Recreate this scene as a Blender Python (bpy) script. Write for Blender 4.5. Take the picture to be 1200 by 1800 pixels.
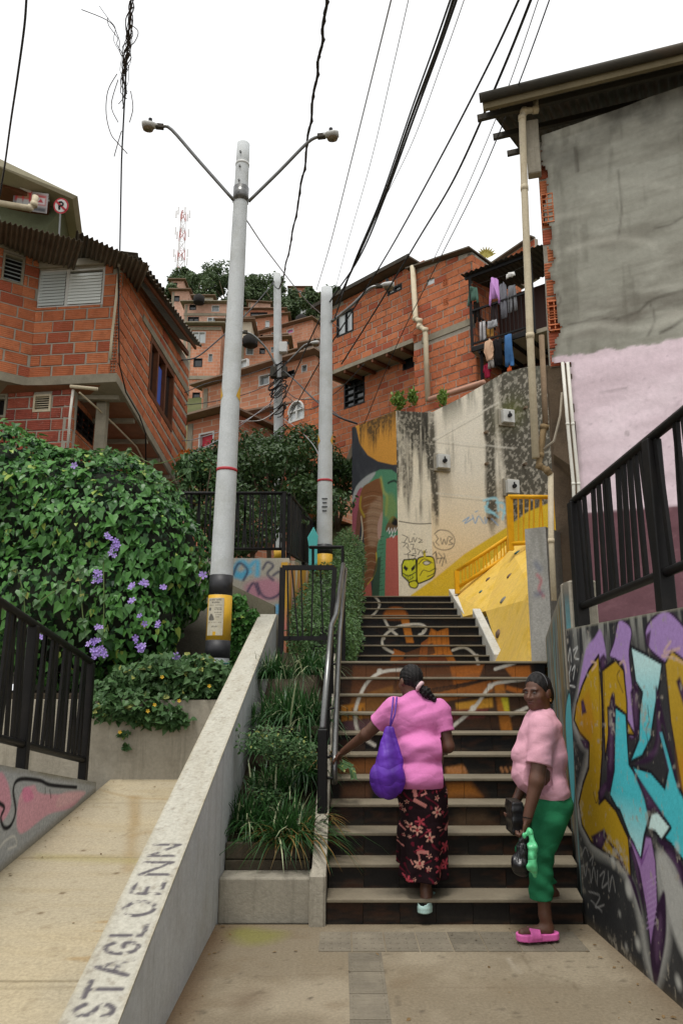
import bpy, bmesh, math, random
import numpy as np
from mathutils import Vector, Matrix
V = Vector
random.seed(7); rng = np.random.default_rng(7)
S = bpy.context.scene
C = bpy.context.collection
for o in list(bpy.data.objects): bpy.data.objects.remove(o)

# ---------------------------------------------------------------- camera, sky, sun, exposure
FL, PITCH, CH = 1320.0, math.atan(290/1320), 1.60          # focal length in pixels of a 1200x1800 frame
CAM = V((0, 0, CH))
cd = bpy.data.cameras.new('camera'); co = bpy.data.objects.new('camera', cd); C.objects.link(co)
cd.sensor_fit = 'VERTICAL'; cd.sensor_height = 36; cd.lens = FL/1800*36
cd.clip_end = 2000; cd.clip_start = .05
co.location = CAM; co.rotation_euler = (math.pi/2+PITCH, 0, 0)
S.camera = co
SUN_EL, SUN_AZ = math.radians(73), math.radians(200)        # azimuth from +Y clockwise: behind the camera, to the left
w = bpy.data.worlds.new('World'); S.world = w; w.use_nodes = True
nt = w.node_tree; nt.nodes.clear()
sky = nt.nodes.new('ShaderNodeTexSky'); sky.sky_type = 'NISHITA'; sky.sun_disc = False
sky.sun_elevation = SUN_EL; sky.sun_rotation = SUN_AZ; sky.dust_density = 6; sky.air_density = 1
hs = nt.nodes.new('ShaderNodeHueSaturation'); hs.inputs['Saturation'].default_value = .12
mx = nt.nodes.new('ShaderNodeMix'); mx.data_type = 'RGBA'; mx.inputs[0].default_value = .86
mx.inputs[7].default_value = (9.9, 10.0, 10.1, 1)            # the even white of a closed cloud cover
bg = nt.nodes.new('ShaderNodeBackground'); bg.inputs[1].default_value = .1
ow = nt.nodes.new('ShaderNodeOutputWorld')
nt.links.new(sky.outputs[0], hs.inputs['Color']); nt.links.new(hs.outputs[0], mx.inputs[6])
nt.links.new(mx.outputs[2], bg.inputs[0]); nt.links.new(bg.outputs[0], ow.inputs[0])
sl = bpy.data.lights.new('sun', 'SUN'); sl.energy = 1.5; sl.angle = math.radians(14); sl.color = (1, .97, .92)
so = bpy.data.objects.new('sun', sl); C.objects.link(so)
sd = V((math.sin(SUN_AZ)*math.cos(SUN_EL), math.cos(SUN_AZ)*math.cos(SUN_EL), math.sin(SUN_EL)))
so.rotation_euler = sd.to_track_quat('Z', 'Y').to_euler(); so.location = (0, -5, 30)
S.view_settings.view_transform = 'Standard'; S.view_settings.look = 'None'
S.view_settings.exposure = 0.45; S.view_settings.gamma = 1; S.view_settings.use_curve_mapping = False
S.render.engine = 'CYCLES'
S.cycles.max_bounces = 6; S.cycles.diffuse_bounces = 3; S.cycles.transparent_max_bounces = 8
S.cycles.use_denoising = True

# ---------------------------------------------------------------- helpers: surveying (photo pixel + a distance -> place)
FWD = V((0, math.cos(PITCH), math.sin(PITCH))); UPV = V((0, -math.sin(PITCH), math.cos(PITCH)))
def ray(px, py): return FWD + V((1, 0, 0))*((px-600)/FL) + UPV*((900-py)/FL)
def at(px, py, Y): d = ray(px, py); return CAM + d*(Y/d.y)
def atx(px, py, X): d = ray(px, py); return CAM + d*(X/d.x)
def atz(px, py, z): d = ray(px, py); return CAM + d*((z-CH)/d.z)
def onp(px, py, P, n): d = ray(px, py); return CAM + d*((V(P)-CAM).dot(n)/d.dot(n))
def lerp(a, b, t): return a+(b-a)*t
Z = V((0, 0, 1))
ORG = {}
def org(o):
    while o is not None:
        if o.name in ORG: return ORG[o.name]
        o = o.parent
    return V((0, 0, 0))
def tag(o, label=None, cat=None, group=None, kind=None):
    if label: o['label'] = label
    if cat: o['category'] = cat
    if group: o['group'] = group
    if kind: o['kind'] = kind
    return o
def thing(name, label, cat, loc=(0, 0, 0), group=None, kind=None):
    o = bpy.data.objects.new(name, None); C.objects.link(o); o.location = loc; o.empty_display_size = .2
    ORG[o.name] = V(loc)
    return tag(o, label, cat, group, kind)
class MB:
    def __init__(s): s.v = []; s.f = []
    def add(s, vs, fs):
        b = len(s.v); s.v += [tuple(v) for v in vs]; s.f += [tuple(i+b for i in f) for f in fs]; return s
    def hexa(s, p): return s.add(p, [(3,2,1,0),(4,5,6,7),(0,1,5,4),(1,2,6,5),(2,3,7,6),(3,0,4,7)])
    def box(s, x0, x1, y0, y1, z0, z1):
        return s.hexa([(x0,y0,z0),(x1,y0,z0),(x1,y1,z0),(x0,y1,z0),(x0,y0,z1),(x1,y0,z1),(x1,y1,z1),(x0,y1,z1)])
    def obox(s, c, a, b, d):
        c, a, b, d = V(c), V(a), V(b), V(d)
        return s.hexa([c-a-b-d, c+a-b-d, c+a+b-d, c-a+b-d, c-a-b+d, c+a-b+d, c+a+b+d, c-a+b+d])
    def bar(s, a, b, w, h=None, u=Z):
        a, b = V(a), V(b); h = h or w; t = (b-a).normalized(); u = V(u)
        if abs(t.dot(u)) > .98: u = V((0, 1, 0)) if abs(t.y) < .9 else V((1, 0, 0))
        x = t.cross(u).normalized()*(w/2); y = x.normalized().cross(t).normalized()*(h/2)
        return s.hexa([a-x-y, a+x-y, a+x+y, a-x+y, b-x-y, b+x-y, b+x+y, b-x+y])
    def prism(s, poly, d):
        n = len(poly); d = V(d); p = [V(q) for q in poly]
        return s.add(p+[q+d for q in p], [tuple(range(n-1, -1, -1)), tuple(range(n, 2*n))]+[(i, (i+1) % n, (i+1) % n+n, i+n) for i in range(n)])
    def tube(s, pts, r, n=8, cap=True):
        P = [V(p) for p in pts]; m = len(P); R = r if isinstance(r, (list, tuple)) else [r]*m
        prev = None; vs = []; fs = []
        for i in range(m):
            t = (P[min(i+1, m-1)]-P[max(i-1, 0)])
            t = t.normalized() if t.length > 1e-9 else V((0, 0, 1))
            if prev is None:
                u = V((0, 0, 1)) if abs(t.z) < .9 else V((0, 1, 0)); x = t.cross(u).normalized()
            else:
                x = prev-t*prev.dot(t); x = x.normalized() if x.length > 1e-6 else t.orthogonal().normalized()
            prev = x; y = t.cross(x)
            vs += [P[i]+(x*math.cos(2*math.pi*k/n)+y*math.sin(2*math.pi*k/n))*R[i] for k in range(n)]
        for i in range(m-1):
            fs += [(i*n+k, i*n+(k+1) % n, (i+1)*n+(k+1) % n, (i+1)*n+k) for k in range(n)]
        if cap: fs += [tuple(range(n-1, -1, -1)), tuple(range((m-1)*n, m*n))]
        return s.add(vs, fs)
    def quad(s, *p): return s.add(p, [tuple(range(len(p)))])
    def build(s, name, m, parent=None, smooth=False, label=None, cat=None, group=None, kind=None, flip=False):
        me = bpy.data.meshes.new(name); g = org(parent)
        vs = s.v if g.length == 0 else [(a-g.x, b-g.y, c-g.z) for a, b, c in s.v]
        me.from_pydata(vs, [], s.f); me.materials.append(m)
        if smooth: me.polygons.foreach_set('use_smooth', [True]*len(me.polygons))
        me.update()
        o = bpy.data.objects.new(name, me); C.objects.link(o); o.parent = parent
        return tag(o, label, cat, group, kind)
def fixn(o):                                                 # make normals consistent
    bm = bmesh.new(); bm.from_mesh(o.data); bmesh.ops.recalc_face_normals(bm, faces=bm.faces); bm.to_mesh(o.data); bm.free(); return o
def bevel(o, w=.01, seg=1):
    md = o.modifiers.new('bevel', 'BEVEL'); md.width = w; md.segments = seg; md.limit_method = 'ANGLE'; md.angle_limit = math.radians(40); return o
def place(src, name, loc, parent, rot=None, scale=None):     # a piece that shares its mesh data
    o = bpy.data.objects.new(name, src); C.objects.link(o); o.parent = parent; o.location = V(loc)-org(parent)
    if rot is not None: o.rotation_euler = rot
    if scale is not None: o.scale = scale
    return o

# ---------------------------------------------------------------- helpers: materials
def newmat(name):
    m = bpy.data.materials.new(name); m.use_nodes = True; t = m.node_tree
    b = t.nodes['Principled BSDF']; return m, t, b
def nd(t, typ, **kw):
    n = t.nodes.new(typ)
    for k, v in kw.items():
        if k.startswith('i_'):
            k2 = k[2:]; n.inputs[int(k2) if k2.isdigit() else k2].default_value = v
        else: setattr(n, k, v)
    return n
def c4(c): return (c[0], c[1], c[2], 1)
def mulc(c, k): return (c[0]*k, c[1]*k, c[2]*k)
def noise(t, pos, scale, detail=4, rough=.6):
    n = nd(t, 'ShaderNodeTexNoise'); n.inputs['Scale'].default_value = scale; n.inputs['Detail'].default_value = detail; n.inputs['Roughness'].default_value = rough
    t.links.new(pos, n.inputs['Vector']); return n.outputs['Fac']
def mixc(t, fac, a, b, mode='MIX'):
    n = nd(t, 'ShaderNodeMix'); n.data_type = 'RGBA'; n.blend_type = mode
    for s, x in ((0, fac), (6, a), (7, b)):
        if hasattr(x, 'is_output'): t.links.new(x, n.inputs[s])
        else: n.inputs[s].default_value = x if s == 0 else c4(x)
    return n.outputs[2]
def ramp(t, fac, lo, hi):
    n = nd(t, 'ShaderNodeMapRange'); n.inputs[1].default_value = lo; n.inputs[2].default_value = hi; t.links.new(fac, n.inputs[0]); return n.outputs[0]
def math2(t, op, a, b=None):
    n = nd(t, 'ShaderNodeMath'); n.operation = op
    for i, x in enumerate((a, b)):
        if x is None: continue
        if hasattr(x, 'is_output'): t.links.new(x, n.inputs[i])
        else: n.inputs[i].default_value = x
    return n.outputs[0]
def scalev(t, pos, v):
    n = nd(t, 'ShaderNodeVectorMath'); n.operation = 'MULTIPLY'; t.links.new(pos, n.inputs[0]); n.inputs[1].default_value = v; return n.outputs[0]
def bumpn(t, b, h, strength, dist=.01):
    n = nd(t, 'ShaderNodeBump'); n.inputs['Strength'].default_value = strength; n.inputs['Distance'].default_value = dist
    t.links.new(h, n.inputs['Height']); t.links.new(n.outputs[0], b.inputs['Normal'])
def surf(name, col, col2=None, rough=.85, metal=0, sc=6, var=.25, stain=None, streak=None, bump=.3, bsc=60, spec=.12, ssc=1.2, slo=.5, shi=.75, rnd=0):
    """plain material with two scales of mottling, optional stain blotches and vertical streaks"""
    m, t, b = newmat(name)
    pos = nd(t, 'ShaderNodeNewGeometry').outputs['Position']
    n1 = noise(t, pos, sc, 6)
    c = mixc(t, ramp(t, n1, .3, .7), mulc(col, 1-var), col2 or mulc(col, 1+var*.6))
    n3 = noise(t, pos, sc*14, 3)
    c = mixc(t, .35, c, mixc(t, ramp(t, n3, .3, .7), mulc(col, .72), mulc(col, 1.2)))
    if rnd:
        oi = nd(t, 'ShaderNodeObjectInfo').outputs['Random']
        c = mixc(t, 1.0, c, mixc(t, oi, (1-rnd,)*3, (1+rnd*.4,)*3), 'MULTIPLY')
    if stain:
        f = ramp(t, noise(t, pos, ssc, 7, .65), slo, shi)
        c = mixc(t, math2(t, 'MULTIPLY', f, stain[1]), c, stain[0])
    if streak:
        f = ramp(t, noise(t, scalev(t, pos, (5, 5, .35)), 1.6, 6, .7), .52, .72)
        c = mixc(t, math2(t, 'MULTIPLY', f, streak[1]), c, streak[0])
    t.links.new(c, b.inputs['Base Color'])
    b.inputs['Roughness'].default_value = rough; b.inputs['Metallic'].default_value = metal; b.inputs['Specular IOR Level'].default_value = spec
    if bump: bumpn(t, b, noise(t, pos, bsc, 4), bump)
    return m
def plain(name, col, rough=.6, metal=0, spec=.4, rnd=0):
    return surf(name, col, rough=rough, metal=metal, sc=9, var=.12, bump=.08, bsc=120, spec=spec, rnd=rnd)
def leafmat(name, dark, light, yellow=None, yth=.965, rough=.45, trans=.25, spec=.28):
    m, t, b = newmat(name)
    g = nd(t, 'ShaderNodeNewGeometry'); oi = nd(t, 'ShaderNodeObjectInfo')
    r = math2(t, 'FRACT', math2(t, 'ADD', g.outputs['Random Per Island'], oi.outputs['Random']))
    c = mixc(t, r, dark, light)
    big = ramp(t, noise(t, g.outputs['Position'], 1.7, 3), .35, .68)
    c = mixc(t, math2(t, 'MULTIPLY', big, .5), c, light)
    if yellow:
        c = mixc(t, math2(t, 'GREATER_THAN', r, yth), c, yellow)
    t.links.new(c, b.inputs['Base Color']); b.inputs['Roughness'].default_value = rough; b.inputs['Specular IOR Level'].default_value = spec
    tr = nd(t, 'ShaderNodeBsdfTranslucent'); t.links.new(c, tr.inputs['Color'])
    ms = nd(t, 'ShaderNodeMixShader'); ms.inputs[0].default_value = trans
    t.links.new(b.outputs[0], ms.inputs[1]); t.links.new(tr.outputs[0], ms.inputs[2])
    t.links.new(ms.outputs[0], t.nodes['Material Output'].inputs[0]); return m
def glass(name, col, rough=.08, spec=.6):
    m, t, b = newmat(name); b.inputs['Base Color'].default_value = c4(col); b.inputs['Roughness'].default_value = rough; b.inputs['Specular IOR Level'].default_value = spec
    pos = nd(t, 'ShaderNodeNewGeometry').outputs['Position']; bumpn(t, b, noise(t, pos, 1.5, 2), .05, .05); return m
def vcol(name, rough=.8, grain=.25, spec=.14, bump=.25, bsc=70, gsc=40, wrinkle=0):
    """paint or print carried by the colour attribute of the mesh, with grain and relief on top"""
    m, t, b = newmat(name); a = nd(t, 'ShaderNodeAttribute', attribute_name='Col')
    pos = nd(t, 'ShaderNodeNewGeometry').outputs['Position']
    g = ramp(t, noise(t, pos, gsc, 5, .7), .25, .75)
    c = mixc(t, 1.0, a.outputs['Color'], mixc(t, g, (1-grain,)*3, (1+grain*.5,)*3), 'MULTIPLY')
    t.links.new(c, b.inputs['Base Color']); b.inputs['Roughness'].default_value = rough; b.inputs['Specular IOR Level'].default_value = spec
    if bump: bumpn(t, b, noise(t, pos, bsc, 4), bump)
    if wrinkle:
        n0 = b.inputs['Normal'].links[0].from_node; wn = nd(t, 'ShaderNodeBump'); wn.inputs['Strength'].default_value = wrinkle; wn.inputs['Distance'].default_value = .03
        rid = math2(t, 'ABSOLUTE', math2(t, 'SUBTRACT', noise(t, scalev(t, pos, (1, 1, 1.7)), 4.5, 2, .4), .5)); t.links.new(ramp(t, rid, 0, .16), wn.inputs['Height']); t.links.new(wn.outputs[0], n0.inputs['Normal'])
    return m
def brickmat(name, c1, c2, c3, stripe=True, joined=False):
    m, t, b = newmat(name)
    tc = nd(t, 'ShaderNodeTexCoord'); g = nd(t, 'ShaderNodeNewGeometry'); pos = g.outputs['Position']
    r = g.outputs['Random Per Island'] if joined else nd(t, 'ShaderNodeObjectInfo').outputs['Random']
    c = mixc(t, r, c1, c2)
    c = mixc(t, math2(t, 'GREATER_THAN', r, .84), c, c3)
    c = mixc(t, ramp(t, noise(t, pos, 5, 6, .7), .45, .8), c, mulc(c1, .62))
    c = mixc(t, math2(t, 'MULTIPLY', ramp(t, noise(t, pos, 26, 4, .7), .58, .75), .45), c, (.40, .36, .30))   # cement smears
    t.links.new(c, b.inputs['Base Color']); b.inputs['Roughness'].default_value = .85; b.inputs['Specular IOR Level'].default_value = .08
    if stripe:
        wv = nd(t, 'ShaderNodeTexWave'); wv.bands_direction = 'Z'; wv.inputs['Scale'].default_value = 9; wv.inputs['Distortion'].default_value = .3
        t.links.new(pos, wv.inputs['Vector']); bumpn(t, b, wv.outputs['Fac'], .55, .012)
    return m
def farbrick(name, c1, c2, mortar, size=.4):
    """brickwork too far away to tell the bricks apart"""
    m, t, b = newmat(name)
    g = nd(t, 'ShaderNodeNewGeometry'); pos = g.outputs['Position']
    sx = nd(t, 'ShaderNodeSeparateXYZ'); t.links.new(pos, sx.inputs[0])
    cx = nd(t, 'ShaderNodeCombineXYZ'); t.links.new(math2(t, 'ADD', sx.outputs[0], math2(t, 'MULTIPLY', sx.outputs[1], .73)), cx.inputs[0]); t.links.new(sx.outputs[2], cx.inputs[1])
    bt = nd(t, 'ShaderNodeTexBrick'); t.links.new(cx.outputs[0], bt.inputs['Vector'])
    for k, v in (('Scale', 1), ('Mortar Size', .012), ('Brick Width', size), ('Row Height', size*.52)): bt.inputs[k].default_value = v
    bt.inputs['Color1'].default_value = c4(c1); bt.inputs['Color2'].default_value = c4(c2); bt.inputs['Mortar'].default_value = c4(mortar)
    c = mixc(t, ramp(t, noise(t, pos, .7, 6, .7), .45, .8), bt.outputs['Color'], mulc(c1, .6))
    t.links.new(c, b.inputs['Base Color']); b.inputs['Roughness'].default_value = .9; b.inputs['Specular IOR Level'].default_value = .2
    return m

# ---------------------------------------------------------------- helpers: painted walls (colour attribute on a fine grid)
def vnoise(h, w, sy, sx, seed, octv=4):
    r = np.random.default_rng(seed); out = np.zeros((h, w)); amp = 1; tot = 0
    for k in range(octv):
        gy, gx = max(2, int(h/sy*2**k)+2), max(2, int(w/sx*2**k)+2)
        g = r.random((gy, gx)); yy = np.linspace(0, gy-1.001, h); xx = np.linspace(0, gx-1.001, w)
        yi = yy.astype(int); xi = xx.astype(int); fy = (yy-yi)[:, None]; fx = (xx-xi)[None]
        fy = fy*fy*(3-2*fy); fx = fx*fx*(3-2*fx)
        a = g[np.ix_(yi, xi)]; b_ = g[np.ix_(yi, xi+1)]; c = g[np.ix_(yi+1, xi)]; d = g[np.ix_(yi+1, xi+1)]
        out += amp*((a*(1-fx)+b_*fx)*(1-fy)+(c*(1-fx)+d*fx)*fy); tot += amp; amp *= .55
    return out/tot
def catmull(P, closed, n=7):
    P = [np.array(p, float) for p in P]; m = len(P); out = []
    rngi = range(m if closed else m-1)
    for i in rngi:
        g = (lambda k: P[k % m]) if closed else (lambda k: P[min(max(k, 0), m-1)])
        a, b, c, d = g(i-1), g(i), g(i+1), g(i+2)
        for k in range(n):
            t = k/n; out.append(.5*((2*b)+(-a+c)*t+(2*a-5*b+4*c-d)*t*t+(-a+3*b-3*c+d)*t**3))
    if not closed: out.append(P[-1])
    return out
class Canvas:
    """a flat rectangle O + u*U + v*Vv (metres) with a colour per grid point"""
    def __init__(s, O, U, Vv, W, H, res, base):
        s.O, s.U, s.V, s.W, s.H = V(O), V(U).normalized(), V(Vv).normalized(), W, H
        s.N = s.U.cross(s.V).normalized()
        s.nx, s.ny = int(W/res)+1, int(H/res)+1
        s.u, s.v = np.meshgrid(np.linspace(0, W, s.nx), np.linspace(0, H, s.ny))
        s.c = np.ones((s.ny, s.nx, 3))*np.array(base); s.res = res
    def px(s, x, y):
        p = onp(x, y, s.O, s.N)-s.O; return (p.dot(s.U), p.dot(s.V))
    def blend(s, m, col): s.c += (np.array(col)-s.c)*np.clip(m, 0, 1)[..., None]
    def noise(s, su, sv, seed, o=4): return vnoise(s.ny, s.nx, sv/s.res, su/s.res, seed, o)
    def sd(s, P, closed):
        d = np.full(s.u.shape, 1e9); ins = np.zeros(s.u.shape, bool); m = len(P)
        for i in range(m if closed else m-1):
            ax, ay = P[i]; bx, by = P[(i+1) % m]; ex, ey = bx-ax, by-ay; L = ex*ex+ey*ey+1e-12
            t = np.clip(((s.u-ax)*ex+(s.v-ay)*ey)/L, 0, 1); d = np.minimum(d, (s.u-ax-t*ex)**2+(s.v-ay-t*ey)**2)
            if closed:
                cnd = (ay > s.v) != (by > s.v)
                xi = ax+(s.v-ay)*ex/(ey if abs(ey) > 1e-12 else 1e-12); ins ^= cnd & (s.u < xi)
        d = np.sqrt(d); return np.where(ins, -d, d)
    def poly(s, pts, col, soft=None, a=1, smooth=False, uv=False, edge=None, ew=.012, shade=None):
        P = pts if uv else [s.px(*p) for p in pts]
        if smooth: P = catmull(P, True)
        d = s.sd(P, True); soft = soft or s.res
        m = np.clip(.5-d/soft, 0, 1)*a
        s.blend(m, col)
        if shade is not None:                                # sprayed second tone from one side of the piece
            k, col2 = shade; s.blend(m*np.clip(k(s.u, s.v), 0, 1), col2)
        if edge is not None: s.blend(np.clip((ew-np.abs(d))/s.res+.5, 0, 1)*a, edge)
        return d
    def stroke(s, pts, w, col, soft=None, a=1, smooth=True, uv=False, closed=False):
        P = pts if uv else [s.px(*p) for p in pts]
        if smooth and len(P) > 2: P = catmull(P, closed)
        d = s.sd(P, False) if not closed else np.abs(s.sd(P, True)); soft = soft or s.res
        s.blend(np.clip(.5-(d-w/2)/soft, 0, 1)*a, col)
    def dot(s, p, r, col, soft=None, a=1):
        x, y = s.px(*p); d = np.hypot(s.u-x, s.v-y)-r; s.blend(np.clip(.5-d/(soft or s.res), 0, 1)*a, col)
    def build(s, name, m, parent=None, top=None, back=.2, disp=None, keep=None, **kw):
        """grid sheet plus a slab behind it; top(u) caps the height"""
        vv = s.v.copy()
        if top is not None:
            tp = np.array([top(x) for x in s.u[0]]); vv = s.v*(tp/s.H)[None]
        g = org(parent)
        P = np.array(s.O-g)[None, None]+s.u[..., None]*np.array(s.U)+vv[..., None]*np.array(s.V)
        if disp is not None: P = P+disp[..., None]*np.array(s.N)
        nx, ny = s.nx, s.ny
        idx = np.arange(nx*ny).reshape(ny, nx)
        F_ = np.stack([idx[:-1, :-1], idx[:-1, 1:], idx[1:, 1:], idx[1:, :-1]], -1)
        if keep is not None: F_ = F_[keep[:-1, :-1] & keep[1:, 1:]]
        F_ = F_.reshape(-1, 4)
        me = bpy.data.meshes.new(name)
        cols = s.c
        vs = P.reshape(-1, 3); fl = [tuple(f) for f in F_.tolist()]
        vs = vs.tolist(); cl = cols.reshape(-1, 3).tolist()
        if back:
            b0 = len(vs); ring = list(idx[0, :])+list(idx[1:, -1])+list(idx[-1, -2::-1])+list(idx[-2:0:-1, 0])
            bn = np.array(s.N)*back; m_ = len(ring)
            for i in ring: vs.append((np.array(vs[i])-bn).tolist()); cl.append(cl[i])
            for k in range(m_):
                fl.append((ring[(k+1) % m_], ring[k], b0+k, b0+(k+1) % m_))
            fl.append(tuple(b0+k for k in range(m_-1, -1, -1)))
        me.from_pydata(vs, [], fl); me.materials.append(m)
        at_ = me.color_attributes.new('Col', 'FLOAT_COLOR', 'POINT')
        at_.data.foreach_set('color', np.hstack([np.array(cl), np.ones((len(cl), 1))]).ravel())
        me.update(); o = bpy.data.objects.new(name, me); C.objects.link(o); o.parent = parent
        return tag(o, **kw)

# ---------------------------------------------------------------- helpers: brick walls with real bricks
class BrickFace:
    """a wall face: O lower left corner, U along, up = Z; openings in (u0,u1,v0,v1)"""
    def __init__(s, root, O, U, W, top, mort, bmat, openings=(), course=.21, L=.41, thick=.15, skip=None, base=None, scale=None):
        s.root, s.O, s.U = root, V(O), V(U).normalized(); s.W = W; s.top = top if callable(top) else (lambda u, k=top: k)
        s.base = base or (lambda u: 0.0); s.scale = scale or (lambda u: 1.0); s.N = s.U.cross(Z).normalized(); s.op = list(openings); s.mort, s.bmat, s.course, s.L, s.thick, s.skip = mort, bmat, course, L, thick, skip
    def P(s, u, v, n=0): return s.O+s.U*u+Z*(s.base(u)+v*s.scale(u))+s.N*n
    def uv(s, x, y):
        p = onp(x, y, s.O, s.N)-s.O; u = p.dot(s.U); return (u, (p.z-s.base(u))/s.scale(u))
    def slab(s, name='wall'):
        us = sorted({0, s.W} | {q for o in s.op for q in o[:2] if 0 < q < s.W}); mb = MB()
        vs0 = sorted({0} | {q for o in s.op for q in o[2:] if q > 0})
        for a, b in zip(us[:-1], us[1:]):
            ta, tb = s.top(a), s.top(b); tm = min(ta, tb)
            vs = [q for q in vs0 if q < tm-.02]+[None]
            for c, d in zip(vs[:-1], vs[1:]):
                da, db = (ta, tb) if d is None else (d, d); cm = (c+(tm if d is None else d))/2
                if any(o[0] <= (a+b)/2 <= o[1] and o[2] <= cm <= o[3] for o in s.op): continue
                mb.hexa([s.P(a, c, -s.thick), s.P(a, c), s.P(b, c), s.P(b, c, -s.thick), s.P(a, da, -s.thick), s.P(a, da), s.P(b, db), s.P(b, db, -s.thick)])
        return fixn(mb.build(name, s.mort, s.root))
    def bricks(s, limit=300, proud=.012, stuffmat=None, jit=.006, seed=1):
        r = random.Random(seed); lst = []; k = 0; v = .006; g = .024
        vmax = max(s.top(0), s.top(s.W))
        while v < vmax-.05:
            u = -s.L*(.5 if k % 2 else 0)+r.uniform(-.05, .05)
            while u < s.W:
                ln = s.L*r.uniform(.93, 1.05)
                a, b = max(u, 0), min(u+ln-g, s.W)
                cand = [(a, b, v, v+s.course-g)]
                for o in s.op:
                    nxt = []
                    for (a_, b_, c_, d_) in cand:
                        if o[1] <= a_ or o[0] >= b_ or o[3] <= c_ or o[2] >= d_: nxt.append((a_, b_, c_, d_)); continue
                        nxt += [(a_, o[0]-.006, c_, d_), (o[1]+.006, b_, c_, d_), (max(a_, o[0]), min(b_, o[1]), o[3]+.004, d_), (max(a_, o[0]), min(b_, o[1]), c_, o[2]-.004)]
                    cand = [q for q in nxt if q[1]-q[0] > .04 and q[3]-q[2] > .03]
                for a, b, c_, d_ in cand:
                    if b-a > .04 and c_+(d_-c_)*.6 < min(s.top(a), s.top(b)) and not (s.skip and s.skip((a+b)/2, (c_+d_)/2)):
                        lst.append((a, b, c_, min(d_, min(s.top(a), s.top(b)))))
                u += ln
            v += s.course; k += 1
        cache = {}; sm = MB()
        for i, (a, b, c, d) in enumerate(lst):
            pr = proud*r.uniform(.3, 1.3)
            if i < limit:
                key = (round((b-a)*33), round((d-c)*50))
                if key not in cache:
                    hw, hh = (b-a)/2, (d-c)/2; mb = MB(); e = .008
                    B = [s.U*x+Z*y for x, y in ((-hw, -hh), (hw, -hh), (hw, hh), (-hw, hh))]
                    I = [s.U*x+Z*y+s.N*.018 for x, y in ((-hw+e, -hh+e), (hw-e, -hh+e), (hw-e, hh-e), (-hw+e, hh-e))]
                    Ff = [s.U*x+Z*y+s.N*.010 for x, y in ((-hw, -hh), (hw, -hh), (hw, hh), (-hw, hh))]
                    mb.add(B+Ff+I, [(0,1,5,4),(1,2,6,5),(2,3,7,6),(3,0,4,7),(4,5,9,8),(5,6,10,9),(6,7,11,10),(7,4,8,11),(8,9,10,11)])
                    me = bpy.data.meshes.new('brick'); me.from_pydata(mb.v, [], mb.f); me.materials.append(s.bmat); cache[key] = me
                o_ = place(cache[key], 'brick', s.P((a+b)/2, (c+d)/2, pr-.012), s.root)
                sl_ = (s.P(b, (c+d)/2)-s.P(a, (c+d)/2)).z/(b-a)
                if abs(sl_) > 1e-4: o_.rotation_mode = 'QUATERNION'; o_.rotation_quaternion = Matrix.Rotation(math.atan(sl_), 3, s.N).to_quaternion()
            else:
                sm.hexa([s.P(a, c, 0), s.P(a, c, pr), s.P(b, c, pr), s.P(b, c, 0), s.P(a, d, 0), s.P(a, d, pr), s.P(b, d, pr), s.P(b, d, 0)])
        if sm.v: tag(fixn(sm.build('brickwork', stuffmat or s.bmat, s.root)), kind='stuff')
        return len(lst)

# ---------------------------------------------------------------- helpers: foliage
def leaf_shape(kind):
    if kind == 'heart':   # pointed ivy-like leaf, folded on the midrib, tip along -y, length 1
        v = [(0,0,0),(.30,.10,.05),(.42,-.18,.07),(.22,-.62,.03),(0,-1,-.06),(-.22,-.62,.03),(-.42,-.18,.07),(-.30,.10,.05),(0,-.45,-.03)]
        f = [(0,8,2,1),(8,3,2),(8,4,3),(0,7,6,8),(8,6,5),(8,5,4)]
    elif kind == 'oval':
        v = [(0,0,0),(.26,-.35,.06),(.18,-.75,.03),(0,-1,-.03),(-.18,-.75,.03),(-.26,-.35,.06)]
        f = [(0,3,2,1),(0,5,4,3)]
    elif kind == 'flower':
        v = [(0,0,-.25)]; f = []
        for k in range(5):
            a = 2*math.pi*k/5; b0 = len(v)
            for da, r_, z_ in ((-.5, .62, .02), (-.25, 1, .1), (.25, 1, .1), (.5, .62, .02)): v.append((math.cos(a+da)*r_, math.sin(a+da)*r_, z_))
            f.append((0, b0, b0+1, b0+2, b0+3))
    return np.array(v, float), f
def frames(N, T):
    """orthonormal frames: z = normals, -y = tips"""
    N = N/np.linalg.norm(N, axis=1, keepdims=True); T = T-(T*N).sum(1, keepdims=True)*N
    T = T/np.maximum(np.linalg.norm(T, axis=1, keepdims=True), 1e-6); X = np.cross(-T, N)
    return np.stack([X, -T, N], -1)
def leaves(name, P, N, T, size, shape, m, parent=None, kind='stuff', **kw):
    v, f = leaf_shape(shape); n = len(P); R = frames(N, T)
    vs = np.einsum('nij,kj->nki', R, v)*np.asarray(size).reshape(-1, 1, 1)+P[:, None]
    vs = vs-np.array(org(parent)); k = len(v)
    me = bpy.data.meshes.new(name); fs = []
    for q in f:
        base = np.arange(n)[:, None]*k+np.array(q)[None]; fs += base.tolist()
    me.from_pydata(vs.reshape(-1, 3).tolist(), [], fs); me.materials.append(m); me.update()
    o = bpy.data.objects.new(name, me); C.objects.link(o); o.parent = parent
    return tag(o, kind=kind, **kw)
def sphere_pts(n):
    p = rng.normal(size=(n, 3)); return p/np.linalg.norm(p, axis=1, keepdims=True)
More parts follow.
